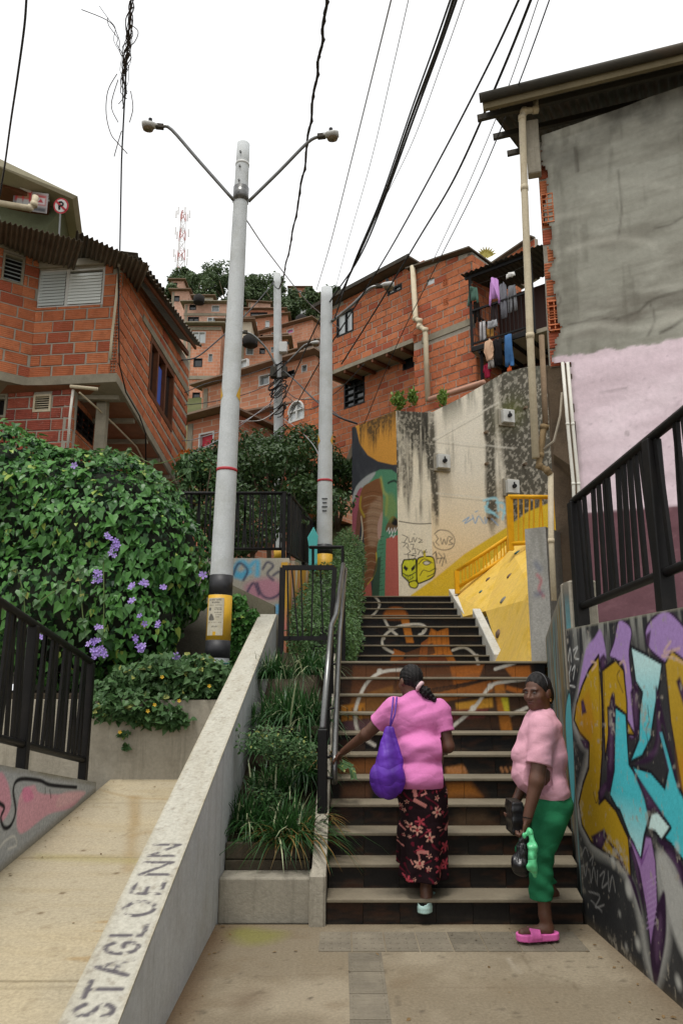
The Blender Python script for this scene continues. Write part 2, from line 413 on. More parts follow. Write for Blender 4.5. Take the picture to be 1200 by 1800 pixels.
def crown(parent, cen, rad, n, size, m, clumps=14, clump_r=.45, shape='oval', name='crown', hollow=.35):
    """uneven crown: leaves in clumps spread through an ellipsoid"""
    cen, rad = np.array(cen), np.array(rad)
    cc = sphere_pts(clumps)*(rng.uniform(hollow, 1, (clumps, 1))**.6)*rad*(1-clump_r*.5)+cen
    cr = rng.uniform(.6, 1.25, clumps)*clump_r
    k = rng.integers(0, clumps, n); d = sphere_pts(n); rr = rng.uniform(.35, 1, (n, 1))**.5
    P = cc[k]+d*rr*cr[k][:, None]*rad.mean()*np.array([1, 1, .8])
    N = d+rng.normal(size=(n, 3))*.5+np.array([0, 0, .5]); T = rng.normal(size=(n, 3))+np.array([0, 0, -.7])
    return leaves(name, P, N, T, rng.uniform(.7, 1.3, n)*size, shape, m, parent)
def tree(name, label, base, cen, rad, n, size, m, bark, group=None, trunk_r=.12, cat='tree', **kw):
    base = V(base); t = thing(name, label, cat, base, group); cen = V(cen)
    mb = MB(); mid = lerp(base, cen, .6)+V((.05, 0, 0)); mb.tube([base, lerp(base, mid, .5)+V((.06, .02, 0)), mid, cen], [trunk_r, trunk_r*.8, trunk_r*.6, trunk_r*.25], 7)
    for k in range(5):
        a = k*1.26+.4; e = cen+V((math.cos(a)*rad[0]*.6, math.sin(a)*rad[1]*.6, rad[2]*.35)); mb.tube([mid, lerp(mid, e, .5)+V((0, 0, -.1*rad[2])), e], [trunk_r*.5, trunk_r*.35, trunk_r*.12], 5)
    mb.build('trunk', bark, t, smooth=True); crown(t, cen, rad, n, size, m, **kw); return t
# ================================================================ materials
M_ground = surf('earth', (.16, .13, .09), sc=.5, var=.3, bump=.5, bsc=8)
M_floor = surf('floor concrete', (.34, .285, .20), (.40, .35, .26), sc=1.6, var=.22, stain=((.17, .125, .075), .6), ssc=.9, bump=.25, bsc=45, rough=.8)
M_ramp = surf('ramp concrete', (.46, .40, .29), (.52, .47, .36), sc=1.3, var=.15, stain=((.30, .22, .11), .55), ssc=.8, bump=.25, bsc=60)
M_conc = surf('old concrete', (.33, .30, .24), sc=2.2, var=.25, stain=((.10, .085, .06), .6), ssc=1.4, streak=((.09, .08, .055), .55), bump=.4, bsc=40)
M_concw = surf('pale concrete', (.56, .55, .50), sc=2, var=.12, stain=((.34, .31, .24), .5), ssc=1.7, streak=((.30, .27, .20), .5), bump=.35, bsc=50)
M_concd = surf('dark mossy concrete', (.16, .145, .10), sc=3, var=.3, stain=((.05, .06, .02), .7), ssc=2, bump=.5, bsc=35)
M_tread = surf('step stone', (.19, .16, .112), (.25, .215, .155), sc=2.5, var=.2, stain=((.15, .12, .085), .55), ssc=2, bump=.2, bsc=70, rough=.7)
M_tile = vcol('painted riser tile', rough=.45, grain=.3, spec=.16, bump=.08)
M_black = surf('black painted steel', (.006, .0055, .0055), sc=12, var=.2, rough=.5, bump=.06, spec=.2, stain=((.02, .016, .013), .5), ssc=5)
M_steel = surf('worn steel rail', (.15, .15, .145), sc=14, var=.25, rough=.28, metal=.75, bump=.05, spec=.5)
M_soil = surf('soil', (.05, .038, .025), sc=6, var=.35, bump=.8, bsc=25)
M_wood = surf('weathered board', (.085, .07, .05), sc=4, var=.3, bump=.4, bsc=50, stain=((.04, .06, .03), .6), ssc=4)
M_paint = vcol('sprayed wall paint', rough=.6, grain=.16, bump=.18, bsc=55, spec=.08)
M_wallp = vcol('weathered wall', rough=.88, grain=.3, bump=.4, bsc=45)
M_tact = surf('tactile paving', (.185, .16, .12), sc=5, var=.2, bump=.3, bsc=60, rnd=.25, stain=((.30, .26, .19), .5), ssc=3)
M_yellow = surf('yellow paint', (.74, .46, .05), (.82, .62, .22), sc=2.0, var=.2, stain=((.52, .28, .035), .7), ssc=2.0, bump=.6, bsc=22, rough=.75, streak=((.36, .25, .08), .5))
M_yrail = surf('yellow rail paint', (.72, .37, .015), sc=9, var=.15, rough=.45, bump=.05, stain=((.40, .20, .02), .5), ssc=6)
M_hillg = surf('hillside', (.07, .085, .03), (.12, .11, .05), sc=.25, var=.35, bump=.6, bsc=2)

# ================================================================ ground, hill, floors
o = MB().box(-400, 400, -200, 17.5, -.5, -.14).build('ground', M_ground, kind='structure')
hb = MB(); prof = [(12.45, 2.3), (17, 4.2), (24, 5.0), (40, 17), (70, 34), (100, 51), (135, 66), (170, 70), (260, 60), (400, 20)]
xs = np.linspace(-260, 260, 60)
hv = []
for j, (y, z) in enumerate(prof):
    for x in xs:
        hv.append((x, y+(0 if j < 2 else 2.5*math.sin(x*.05+j)), z+(0 if j < 3 else (1.6*math.sin(x*.13+j*1.7)+.8*math.sin(x*.31+j))*min(1, (y-20)/30)) - (0 if j < 3 else .00035*x*x)))
n_ = len(xs)
hb.add(hv, [(j*n_+i, j*n_+i+1, (j+1)*n_+i+1, (j+1)*n_+i) for j in range(len(prof)-1) for i in range(n_-1) if not (j == 0 and -9 < xs[i] < 6)])
hb.build('hill', M_hillg, smooth=True, kind='structure')
M_slabv = vcol('weathered paving', rough=.78, grain=.32, spec=.2, bump=.35, bsc=48, gsc=55)
pv = Canvas((-1.0, -4, 0), (1, 0, 0), (0, 1, 0), 2.9, 9.44, .022, (.215, .175, .118))
def grime(c, s0, amt=1.0):
    n = c.noise(1.1, 1.1, s0, 6); c.blend(np.clip((n-.47)*4, 0, 1)*.55*amt, (.19, .14, .08)); n = c.noise(.5, .6, s0+1, 6); c.blend(np.clip((n-.52)*5, 0, 1)*.5*amt, (.37, .315, .225))
    n = c.noise(.25, .25, s0+2, 5); c.blend(np.clip((n-.6)*7, 0, 1)*.45*amt, (.17, .125, .075)); n = c.noise(.05, .05, s0+3, 3); c.blend(np.clip((n-.74)*14, 0, 1)*.6*amt, (.10, .08, .055))
def cracks(c, n, s0, col=(.10, .075, .045), w_=.006):
    r = random.Random(s0)
    for _ in range(n):
        x, y = r.uniform(0, c.W), r.uniform(c.H*.55, c.H); a_ = r.uniform(0, 6.28); P_ = [(x, y)]
        for _ in range(r.randint(4, 9)): a_ += r.uniform(-.7, .7); x += math.cos(a_)*.09; y += math.sin(a_)*.09; P_.append((x, y))
        c.stroke(P_, w_, col, uv=True, smooth=False, a=.75)
grime(pv, 201); cracks(pv, 5, 3)
pv.poly([(400,1640),(430,1630),(470,1635),(500,1640),(480,1655),(430,1660)], (.20,.19,.05), soft=.14, smooth=True, a=.8); pv.poly([(400,1760),(430,1742),(470,1745),(440,1775)], (.15,.11,.07), soft=.14, smooth=True, a=.75)
pv.blend(np.clip(1-(pv.u-.17)/.16, 0, 1)*np.clip(pv.noise(.2, .4, 209)*1.5, 0, 1)*.8, (.19, .115, .06)); pv.blend(np.clip(1-(2.66-pv.u)/.15, 0, 1)*.7*np.clip(pv.noise(.2, .3, 210)*1.6, 0, 1), (.17, .125, .08))
pv.blend(np.clip(1-(pv.H-pv.v)/.10, 0, 1)*.5, (.20, .15, .09))
for p_ in ([(330,1720),(600,1712)], [(690,1735),(1140,1738)]): pv.stroke(p_, .006, (.16,.12,.08), smooth=False, a=.6)
for x, y in ((740,1778),(880,1775),(1000,1690),(545,1755),(905,1715)): pv.dot((x, y), .012, (.07,.055,.04))
pv.stroke([(895,1685),(912,1710)], .008, (.55,.5,.42), a=.6)
pv.build('pavement', M_slabv, None, back=.2, kind='structure')

# tactile paving
tp = thing('tactile_paving', None, None, (.3, 5.0, 0), kind='structure')
y0, y1 = atz(600, 1673, 0).y, atz(600, 1639, 0).y; xr0, xr1 = atz(560, 1656, 0).x, atz(1022, 1656, 0).x
tw = (xr1-xr0)/8
for i in range(8):
    mb = MB(); x = xr0+i*tw
    mb.box(x+.004, x+tw-.004, y0, y1, -.02, .004)
    for a in range(4):
        for b in range(4):
            cx, cy = x+(a+.5)*tw/4, y0+(b+.5)*(y1-y0)/4
            mb.tube([(cx, cy, .003), (cx, cy, .0085)], [.013, .009], 7)
    mb.build('tile', M_tact, tp)
xg0, xg1 = atz(613, 1730, 0).x, atz(678, 1730, 0).x; yy = y0-.012; k = 0
while yy > 1.5:
    mb = MB(); mb.box(xg0, xg1, yy-.3, yy-.008, -.02, .003)
    for b in range(6):
        yc = yy-.3+(b+.5)*.292/6; mb.hexa([(xg0+.015, yc-.013, .002), (xg1-.015, yc-.013, .002), (xg1-.015, yc+.013, .002), (xg0+.015, yc+.013, .002), (xg0+.02, yc-.007, .008), (xg1-.02, yc-.007, .008), (xg1-.02, yc+.007, .008), (xg0+.02, yc+.007, .008)])
    mb.build('tile', M_tact, tp); yy -= .30

# ================================================================ stairs
ST = {}
for k in range(1, 12): ST[k] = 5.44+(k-1)*.247
for k in range(12, 17): ST[k] = 11.4+(k-12)*.27
for k in range(17, 21): ST[k] = 14.0+(k-17)*.4
ST[21] = 19
def XL(Y): return -.10+.05*min(1, max(0, (Y-5.44)/2.5))
def XR(Y): return 1.6+.2*(Y-5.44) if Y < 8.2 else 2.2
stairs = thing('stairs', 'dark tiled public stairway with pale nosings and a painted riser mural', None, (.8, 5.44, 0), kind='structure')
OR, BR, WH, YL = (.36, .11, .018), (.12, .045, .017), (.55, .52, .45), (.45, .30, .02)
def mural(c):
    def inb(pts):
        P = [c.px(*p) for p in pts]; us = [p[0] for p in P]; vs = [p[1] for p in P]
        return max(us) > -.1 and min(us) < c.W+.1 and max(vs) > -.1 and min(vs) < c.H+.1
    def pg(pts, col, **k):
        if inb(pts): c.poly(pts, col, **k)
    def sk(pts, w_, col, **k):
        if inb(pts): c.stroke(pts, w_, col, **k)
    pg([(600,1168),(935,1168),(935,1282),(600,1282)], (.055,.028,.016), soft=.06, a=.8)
    n1 = c.noise(.25, .05, int(abs(c.O.x*100+c.O.z*1000)) % 9999); c.blend(np.clip((n1-.5)*4, 0, 1)*.35*(.4 if c.O.z > 1.75 else .7), BR)
    for p, col in (([(620,1170),(700,1172),(690,1215),(615,1250)], BR), ([(620,1225),(690,1205),(700,1250),(640,1275),(605,1265)], (.20,.085,.02)),
                   ([(790,1172),(850,1168),(840,1195),(795,1205)], OR), ([(700,1175),(790,1172),(800,1215),(690,1225)], BR),
                   ([(745,1215),(862,1196),(866,1216),(750,1240)], (.30,.10,.02)), ([(800,1236),(865,1226),(866,1243),(803,1252)], (.5,.25,.03)),
                   ([(866,1195),(884,1195),(900,1285),(880,1285)], (.36,.13,.02)), ([(880,1226),(892,1226),(895,1252),(886,1250)], (.5,.45,.03)),
                   ([(885,1172),(930,1170),(935,1195),(900,1192)], (.38,.12,.02)), ([(890,1205),(918,1212),(915,1222),(888,1212)], OR),
                   ([(600,1240),(640,1236),(642,1262),(600,1268)], (.42,.17,.02)), ([(700,1250),(860,1245),(850,1262),(720,1270)], (.14,.035,.03)),
                   ([(690,1215),(735,1205),(735,1240),(700,1262)], (.1,.045,.02)), ([(604,1268),(660,1262),(655,1285),(604,1285)], (.10,.05,.06))):
        pg(p, col, soft=.02, a=.9)
    for k in range(9): sk([(700+14*k,1232-3*k),(770+12*k,1208-2*k)], .008, (.02,.015,.012), smooth=False)
    for k in range(4): sk([(610+9*k,1245),(612+9*k,1265)], .012, (.02,.015,.012), smooth=False)
    # upper flights
    pg([(675,1088),(678,1073),(690,1067),(708,1070),(716,1088)], OR, soft=.05, smooth=True)
    pg([(704,1087),(718,1087),(727,1130),(714,1130)], (.5,.17,.02), soft=.02)
    pg([(745,1165),(752,1122),(757,1104),(768,1110),(787,1103),(790,1140),(802,1166)], (.46,.15,.02), soft=.02)
    pg([(684,1166),(692,1140),(712,1148),(706,1166)], OR, soft=.015); pg([(712,1148),(760,1130),(765,1148),(715,1165)], BR, soft=.015)
    pg([(700,1160),(780,1150),(790,1168),(690,1168)], (.2,.055,.02), soft=.015); pg([(740,1130),(752,1122),(750,1160),(735,1160)], (.3,.09,.02), soft=.01)
    for k in range(4): sk([(757+9*k,1108),(760+9*k,1160)], .006, (.15,.05,.01), smooth=False)
    # lower patches
    pg([(590,1337),(680,1330),(685,1362),(592,1362)], (.26,.10,.03), soft=.06, a=.8); pg([(783,1350),(812,1344),(822,1362),(784,1362)], (.40,.16,.04), soft=.03)
    pg([(784,1376),(826,1374),(846,1400),(786,1402)], (.33,.12,.02), soft=.05, a=.9); pg([(600,1380),(650,1376),(650,1402),(600,1402)], (.13,.06,.03), soft=.05, a=.8)
    pg([(800,1428),(850,1425),(870,1450),(800,1455)], (.09,.055,.03), soft=.08, a=.8)
    for x in (786, 793, 800, 806, 815, 880, 888, 897): sk([(x,1350),(x+3,1356)], .022, (.45,.20,.08), a=.8)
    for L_ in ([(712,1177),(672,1181),(645,1200),(628,1235),(624,1262),(632,1290),(658,1310)], [(790,1281),(832,1245),(862,1206),(890,1198),(925,1194)],
               [(870,1176),(905,1165)], [(655,1046),(667,1060),(660,1076),(646,1085),(628,1079)], [(675,1088),(684,1104),(697,1116)],
               [(690,1147),(673,1136),(675,1118),(700,1101),(735,1097),(748,1103),(744,1112),(736,1116)], [(795,1143),(815,1138),(833,1150),(840,1166)], [(898,1256),(925,1244)]):
        sk(L_, .032 if L_[0][1] > 1166 and L_[0][1] != 1166 else .04, WH)
    for d_ in ((667,1180),(861,1206),(831,1245),(744,1110),(838,1153),(666,1061),(674,1122)): c.dot(d_, .028, WH)
core = MB()
for k in range(1, 21):
    Y, Yn, z = ST[k], ST[k+1], .16*k
    xl, xr = XL(Y), XR(Y); nose = .022
    mb = MB(); xr2 = XR(Yn) if k != 11 else 2.2
    pts = [(xl, Y-nose), (xr, Y-nose), (xr2, Yn+.03), (XL(Yn), Yn+.03)]
    if k == 11: pts = [(xl-.1, Y-nose), (xr+.02, Y-nose), (2.45, Y+.6), (2.45, 11.43), (-.3, 11.43), (-.3, Y+.6)]
    if k == 16: pts = [(xl, Y-nose), (xr, Y-nose), (3.4, Y+.2), (3.4, Yn+.03), (-.6, Yn+.03), (-.6, Y+.1)]
    if k == 20: pts = [(xl-.6, Y-nose), (xr, Y-nose), (6, Y+.5), (6, 20), (-4, 20), (-4, Y+.5)]
    if k == 20: pts = [(-.6, Y-nose), (xr, Y-nose), (2.2, 15.36), (-.6, 16.4)]
    mb.prism([(a, b, z-.024) for a, b in pts], (0, 0, .024))
    bevel(fixn(mb.build('tread', M_tread, stairs)), .006, 2)
    core.box(xl+.01, min(xr, xr2)-.01, Y+.03, Yn+.06, max(0, z-.7) if k < 12 else z-.8, z-.027)
    nt_ = 7; wt = (xr-xl)/nt_
    for i in range(nt_):
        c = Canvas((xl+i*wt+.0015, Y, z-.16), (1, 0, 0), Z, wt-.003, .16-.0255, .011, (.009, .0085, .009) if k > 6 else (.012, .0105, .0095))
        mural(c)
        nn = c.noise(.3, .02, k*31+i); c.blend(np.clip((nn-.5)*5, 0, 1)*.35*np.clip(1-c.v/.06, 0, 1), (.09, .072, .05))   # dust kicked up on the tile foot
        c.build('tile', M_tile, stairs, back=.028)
fixn(core.build('stair_core', M_concd, stairs))
# left stringer of the lower flight, stepped kerbs of the upper flights
mb = MB(); mb.hexa([(-.20, 5.40, 0), (-.105, 5.40, 0), (-.06, 7.95, 0), (-.16, 7.95, 0), (-.20, 5.40, .30), (-.105, 5.40, .30), (-.06, 7.95, 1.84), (-.16, 7.95, 1.84)])
fixn(mb.build('stringer', M_conc, stairs))
for ka, kb in ((12, 16), (17, 20)):
    ya, yb = ST[ka]-.35, ST[kb]+.25; za, zb = .16*ka-.03, .16*kb+.17
    mb = MB(); mb.hexa([(2.205, ya, za-.3), (2.34, ya, za-.3), (2.34, yb, zb-.8), (2.205, yb, zb-.8), (2.205, ya, za+.03), (2.34, ya, za+.03), (2.34, yb, zb), (2.205, yb, zb)])
    bevel(fixn(mb.build('kerb', M_concw, stairs)), .01)

# ================================================================ ramp with its walls, left
SR = .12
def zr(Y): return SR*(Y-3)
rv = V((0, 9.96, zr(7.96)-zr(-2))); rp = Canvas((-2.32, -2, zr(-2)), (1, 0, 0), rv, 1.32, rv.length, .018, (.42, .36, .25))
n = rp.noise(.8, .5, 221, 6); rp.blend(np.clip((n-.46)*4, 0, 1)*.5, (.50, .41, .26)); n = rp.noise(.9, .12, 222, 5); rp.blend(np.clip((n-.55)*5, 0, 1)*.45, (.36, .29, .17)); n = rp.noise(.06, .06, 223, 4); rp.blend(np.clip((n-.68)*9, 0, 1)*.5, (.26, .2, .12))
jag = (vnoise(rp.ny, 1, 3, 1, 224, 2)[:, 0]-.5)*.45
rp.blend(np.clip((rp.u-(1.02+jag[:, None]*.8))/.06, 0, 1)*np.clip((rp.px(230, 1540)[1]-rp.v)/.2, 0, 1)*np.clip((rp.v-rp.px(120, 1700)[1]+.3)/.4, 0, 1)*.62, (.33, .215, .085))
for p_, w_, al in (([(232,1400),(235,1440),(232,1480),(226,1530)], .07, .5), ([(243,1400),(240,1450)], .05, .45), ([(165,1385),(235,1402),(330,1405)], .02, .7), ([(0,1510),(150,1507),(300,1516)], .02, .5), ([(232,1470),(262,1462),(285,1470)], .07, .4)): rp.stroke(p_, w_, (.30,.20,.08), soft=.07, a=al, smooth=True)
rp.poly([(60,1500),(180,1505),(290,1512),(290,1520),(60,1512)], (.36,.32,.14), soft=.08, a=.5)
for v_ in (rp.px(100, 1726)[1], rp.px(100, 1738)[1], rp.px(200, 1508)[1], rp.px(200, 1412)[1]): rp.stroke([(0, v_), (1.32, v_+.01)], .010, (.20,.16,.09), uv=True, smooth=False)
for x, y in ((147,1495),(72,1605),(205,1535),(110,1570)): rp.dot((x, y), .018, (.16,.11,.06))
rp.blend(np.clip(1-rp.u/.10, 0, 1)*.6, (.26, .21, .13))
rp.build('ramp', M_slabv, None, back=.3, kind='structure')
def zw(Y): return .983+.312*(Y-5.16)
# white parapet with the painted word on its cap: the cap is a canvas that lies on the slope
par = thing('ramp_parapet', 'long pale concrete parapet rising beside the ramp, worn letters on its cap', 'wall', (-.93, 5, 0))
ya, yb = 1.2, 9.65; xa, xb = -1.045, -.83
mb = MB(); mb.hexa([(xa, ya, -.3), (xb, ya, -.3), (xb, yb, 0), (xa, yb, 0), (xa, ya, zw(ya)-.012), (xb, ya, zw(ya)-.012), (xb, yb, zw(yb)-.012), (xa, yb, zw(yb)-.012)])
M_parw = surf('parapet side', (.50, .52, .52), (.56, .57, .56), sc=1.6, var=.1, stain=((.36, .34, .29), .5), ssc=2, streak=((.27, .27, .25), .55), bump=.3, bsc=40)
fixn(mb.build('side', M_parw, par))
sv = V((0, yb-ya, zw(yb)-zw(ya))); cap = Canvas((xa-.004, ya, zw(ya)), (1, 0, 0), sv, xb-xa+.008, sv.length, .008, (.45, .43, .36))
n1 = cap.noise(.12, .3, 3); cap.blend(np.clip((n1-.5)*4, 0, 1)*.5, (.36, .33, .26)); n1 = cap.noise(.03, .05, 4); cap.blend(np.clip((n1-.62)*6, 0, 1)*.6, (.25, .22, .17))
ed = np.minimum(cap.u, cap.W-cap.u); cap.blend(np.clip(1-ed/.02, 0, 1)*.5*n1*2, (.33, .29, .20))
LET = {'S': [[(.9,.82),(.6,1),(.25,.9),(.15,.7),(.4,.52),(.75,.42),(.88,.22),(.6,0),(.25,.03),(.08,.2)]], 'T': [[(0,.95),(1,.95)],[(.5,.95),(.5,0)]], 'A': [[(0,0),(.5,1),(1,0)],[(.2,.38),(.8,.38)]],
       'G': [[(.92,.8),(.6,1),(.2,.85),(.05,.5),(.2,.12),(.6,0),(.92,.15),(.92,.45),(.55,.45)]], 'L': [[(.1,1),(.1,0),(.9,0)]], 'O': [[(.5,1),(.1,.75),(.05,.4),(.3,.03),(.7,.03),(.95,.4),(.9,.75),(.5,1)]],
       'E': [[(.9,1),(.1,1),(.1,0),(.9,0)],[(.1,.52),(.75,.52)]], 'N': [[(.08,0),(.08,1),(.9,0),(.9,1)]], 'I': [[(.5,0),(.5,1)]]}
worn = cap.noise(.03, .03, 9, 4)
keepc = cap.c.copy()
def capv(px, py):
    return cap.px(px, py)[1]
bounds = [capv(150, 1793), capv(172, 1757), capv(195, 1718), capv(215, 1680), capv(232, 1651), capv(248, 1614), capv(263, 1577), capv(277, 1543), capv(292, 1507)]
for ch, v0, v1 in zip('STAGLOEN', bounds[:-1], bounds[1:]):
    for st in LET[ch]:
        # letters read with their heads towards the ramp: x of the letter runs up the slope, y of the letter runs to the left
        cap.stroke([(cap.W*.82-p[1]*cap.W*.62, v0+(.1+.72*p[0])*(v1-v0)) for p in st], .023, (.11, .10, .105), smooth=ch in 'SGO', uv=True)
st = LET['N'][0]; d_ = bounds[-1]-bounds[-2]
cap.stroke([(cap.W*.82-p[1]*cap.W*.62, bounds[-1]+(.02+.72*p[0])*d_) for p in st], .023, (.11, .10, .105), smooth=False, uv=True)
mk = np.clip((worn-.53)*9, 0, 1)*.9; cap.c = cap.c*(1-mk[..., None])+keepc*mk[..., None]
cap.build('cap', M_wallp, par, back=.012)

# end wall of the ramp with the planted bed behind
ew = MB(); ew.box(-7, -1.05, 7.95, 8.15, -.1, 1.37)
ew.build('bed_wall', M_conc, label='low beige concrete retaining wall closing the far end of the ramp', cat='wall')
MB().prism([(-9, 8.15, 0), (-1.05, 8.15, 0), (-1.05, 10.6, 0), (-9, 10.6, 0)], (0, 0, 1.42)).build('soil_bed', M_soil, kind='structure')
# pink graffiti wall on the left
gl = Canvas((-2.32, -1.5, -.3), (0, 1, 0), Z, 9.0, 2.75, .014, (.36, .37, .37))
def gltop(u):
    Y = -1.5+u; return .64+.183*(7.42-Y)+.3
n1 = gl.noise(.5, .5, 21); gl.blend(np.clip((n1-.5)*3, 0, 1)*.4, (.27, .28, .28))
sc_ = np.array([gltop(x) for x in gl.u[0]])/gl.H
_v = gl.v.copy(); gl.v = gl.v*sc_[None]                      # paint in true heights
gl.poly([(35,1400),(60,1380),(75,1395),(140,1398),(125,1420),(85,1432),(35,1465)], (.62,.33,.38), smooth=True, soft=.02)
gl.poly([(0,1360),(14,1375),(20,1410),(14,1432),(0,1440)], (.60,.30,.36), smooth=True, soft=.02)
gl.poly([(40,1388),(52,1384),(60,1402),(44,1410)], (.66,.24,.36), smooth=True, soft=.02); gl.poly([(110,1395),(150,1392),(135,1408),(100,1420)], (.66,.40,.42), smooth=True, soft=.03)
gl.stroke([(135,1384),(90,1380),(70,1372),(35,1370),(24,1388),(28,1425),(20,1450),(8,1455),(2,1438),(8,1420),(0,1412)], .03, (.015,.014,.016))
gl.stroke([(0,1490),(10,1478),(25,1470),(30,1485),(15,1492)], .014, (.55,.54,.50)); gl.stroke([(88,1388),(90,1402)], .012, (.02,.02,.02)); gl.stroke([(80,1385),(80,1396)], .010, (.02,.02,.02))
dv = sc_[None]*gl.H-gl.v; gl.blend(np.clip(1-dv/.05, 0, 1)*np.clip(gl.noise(.2, .1, 5)*1.6, 0, 1), (.20, .18, .12))
for Yv in np.linspace(-1.5, 7.4, 2): pass
lowz = gl.v-np.array([zr(-1.5+x)+.3 for x in gl.u[0]])[None]
gl.blend(np.clip(1-lowz/.07, 0, 1)*.75, (.20, .165, .10))
gl.v = _v
gl.build('ramp_side_wall', M_wallp, None, top=gltop, back=.22, label='low grey wall with pink and black graffiti left of the ramp', cat='wall')
MB().hexa([(-4.2, -2, .6), (-2.55, -2, .6), (-2.55, 7.6, .3), (-4.2, 7.6, .3), (-4.2, -2, 2.15), (-2.55, -2, 2.15), (-2.55, 7.6, .55), (-4.2, 7.6, .55)]).build('upper_ramp', M_ramp, kind='structure')

# ================================================================ slanted-bar fences
def fence(name, label, A, B, h0, h1, posts, post_w, nb, seed, group=None, lower=.14, railw=.05, bw=.018):
    """A, B foot points; top rail h1 above; a bottom rail at h0; posts as fractions; bars lean at random"""
    r = random.Random(seed); A, B = V(A), V(B); t = thing(name, label, 'fence', A, group)
    tube = lambda a, b, w: MB().tube([a, b], w/2, 10)
    tube(A+Z*h1, B+Z*h1, railw).build('top_rail', M_black, t, smooth=True)
    tube(A+Z*h0, B+Z*h0, railw*.9).build('bottom_rail', M_black, t, smooth=True)
    for p in posts:
        q = lerp(A, B, p); bevel(MB().bar(q-Z*.02, q+Z*(h1-.01), post_w, post_w, (B-A).normalized()).build('post', M_black, t), .006)
    for i in range(nb):
        p = (i+.5+r.uniform(-.25, .25))/nb; p2 = p+r.uniform(-.5, .5)/nb*1.3
        if min(abs(p-x)*(B-A).length for x in posts) < post_w*.7: continue
        MB().bar(lerp(A, B, p)+Z*h0, lerp(A, B, min(max(p2, .005), .995))+Z*h1, bw, bw*1.9, (B-A).normalized()).build('bar', M_black, t)
    return t
fence('fence', 'black slanted-bar fence on the low pink graffiti wall, far left', (-2.42, 7.40, .645), (-2.42, 3.6, .645+.183*3.8), .19, 1.10, (.0, .375, .75), .075, 38, 3, railw=.065, bw=.022)
# ================================================================ graffiti wall, right
MUST, CYAN, LCY, PUR, DPUR, GLOW = (.42,.265,.016), (.07,.50,.56), (.60,.80,.76), (.36,.23,.48), (.030,.013,.036), (.50,.50,.46)
gw = thing('graffiti_wall', 'dark wall with a large mustard, cyan and purple graffiti piece beside the steps', 'wall', (1.7, 4.5, 0))
far, near = V((1.625, 5.5, 0)), V((1.735, 2.9, 0))
U_ = (near-far).normalized(); g = Canvas(far+V((0, 0, -.02)), U_, Z, (near-far).length, 1.96, .0095, (.030, .031, .033))
G = lambda *a: [(960+a[i]/2.571, 1050+a[i+1]/2.571) for i in range(0, len(a), 2)]
n1 = g.noise(.4, .4, 31); g.blend(np.clip((n1-.5)*3, 0, 1)*.5, (.085, .085, .082))
n2 = g.noise(.06, .5, 32); tmask = np.clip(1-(g.H-g.v)/.3, 0, 1); g.blend(np.clip((n2-.42)*5, 0, 1)*tmask*.8, (.33, .33, .29))
g.stroke(G(190,200, 150,420, 126,560, 150,640, 188,700, 155,860, 142,960, 165,1050, 210,1130, 280,1165, 330,1205, 380,1300, 420,1440, 455,1640, 492,1765), .05, GLOW, soft=.10, a=.8)
g.stroke(G(492,1765, 535,1600, 545,1480, 520,1350, 500,1220, 540,1170, 590,1260, 640,1400), .05, GLOW, soft=.08, a=.8)
g.poly(G(500,1180, 530,1165, 570,1230, 640,1400, 640,1650, 560,1480), (.40,.40,.37), soft=.05, smooth=True)
g.poly(G(180,230, 215,185, 245,150, 268,270, 235,290, 190,340, 140,470, 158,330), PUR, smooth=True, soft=.02)
g.poly(G(322,112, 345,105, 383,150, 372,260, 388,420, 400,620, 362,600, 350,330, 312,282, 285,262, 305,200), PUR, smooth=True, edge=DPUR, ew=.006)
g.poly(G(448,190, 452,130, 500,75, 545,60, 625,140, 680,260, 680,400, 540,300, 470,240), PUR, smooth=True, edge=DPUR, ew=.008)
sh = lambda u, v: np.clip((.75-v)/.9, 0, 1)*.7
g.poly(G(190,330, 235,262, 250,470, 252,700, 236,932, 262,905, 312,962, 370,1090, 382,1278, 335,1200, 262,1150, 200,1105, 160,1030, 145,930, 165,840, 190,770, 192,660, 150,612, 124,555, 135,480, 160,400), MUST, edge=(.012,.007,.012), ew=.011, shade=(sh, (.27,.16,.012)))
g.poly(G(130,500, 190,420, 215,560, 200,640, 150,612), (.46,.20,.015), soft=.06, a=.55)
g.poly(G(250,330, 312,282, 348,330, 362,470, 365,620, 400,625, 345,520, 310,490, 276,500, 280,620, 265,730, 258,560), MUST, edge=(.012,.007,.012), ew=.010)
g.poly(G(535,300, 565,240, 640,300, 680,700, 660,1040, 617,900, 590,740, 560,560), MUST, edge=(.02,.012,.02), ew=.007, shade=(lambda u, v: np.clip((v-1.2)*1.5, 0, 1)*.6, (.55,.36,.06)))
g.poly(G(595,700, 650,720, 650,860, 610,850), (.55,.20,.02), soft=.1, a=.6)
g.poly(G(310,495, 358,530, 365,650, 372,755, 402,800, 452,900, 462,1000, 440,1085, 426,1185, 375,1080, 330,960, 318,952, 284,890, 305,780), CYAN, edge=(.010,.010,.014), ew=.010, shade=(lambda u, v: np.clip((.95-v)*2.2, 0, 1), LCY))
g.poly(G(380,222, 445,255, 522,300, 512,380, 490,500, 470,640, 432,718, 375,746, 416,640, 420,520, 432,430, 402,382), CYAN, edge=(.010,.010,.014), ew=.010, shade=(lambda u, v: np.clip((v-1.35)*3, 0, 1)*.8, LCY))
g.poly(G(385,762, 470,790, 532,862, 548,780, 502,600, 522,600, 582,820, 640,960, 660,1250, 560,1112, 490,1060, 455,1050, 470,980, 552,1030, 482,940, 402,802), CYAN, edge=(.010,.010,.014), ew=.010, shade=(lambda u, v: np.clip((.75-v)*2.0, 0, 1)*.5, LCY))
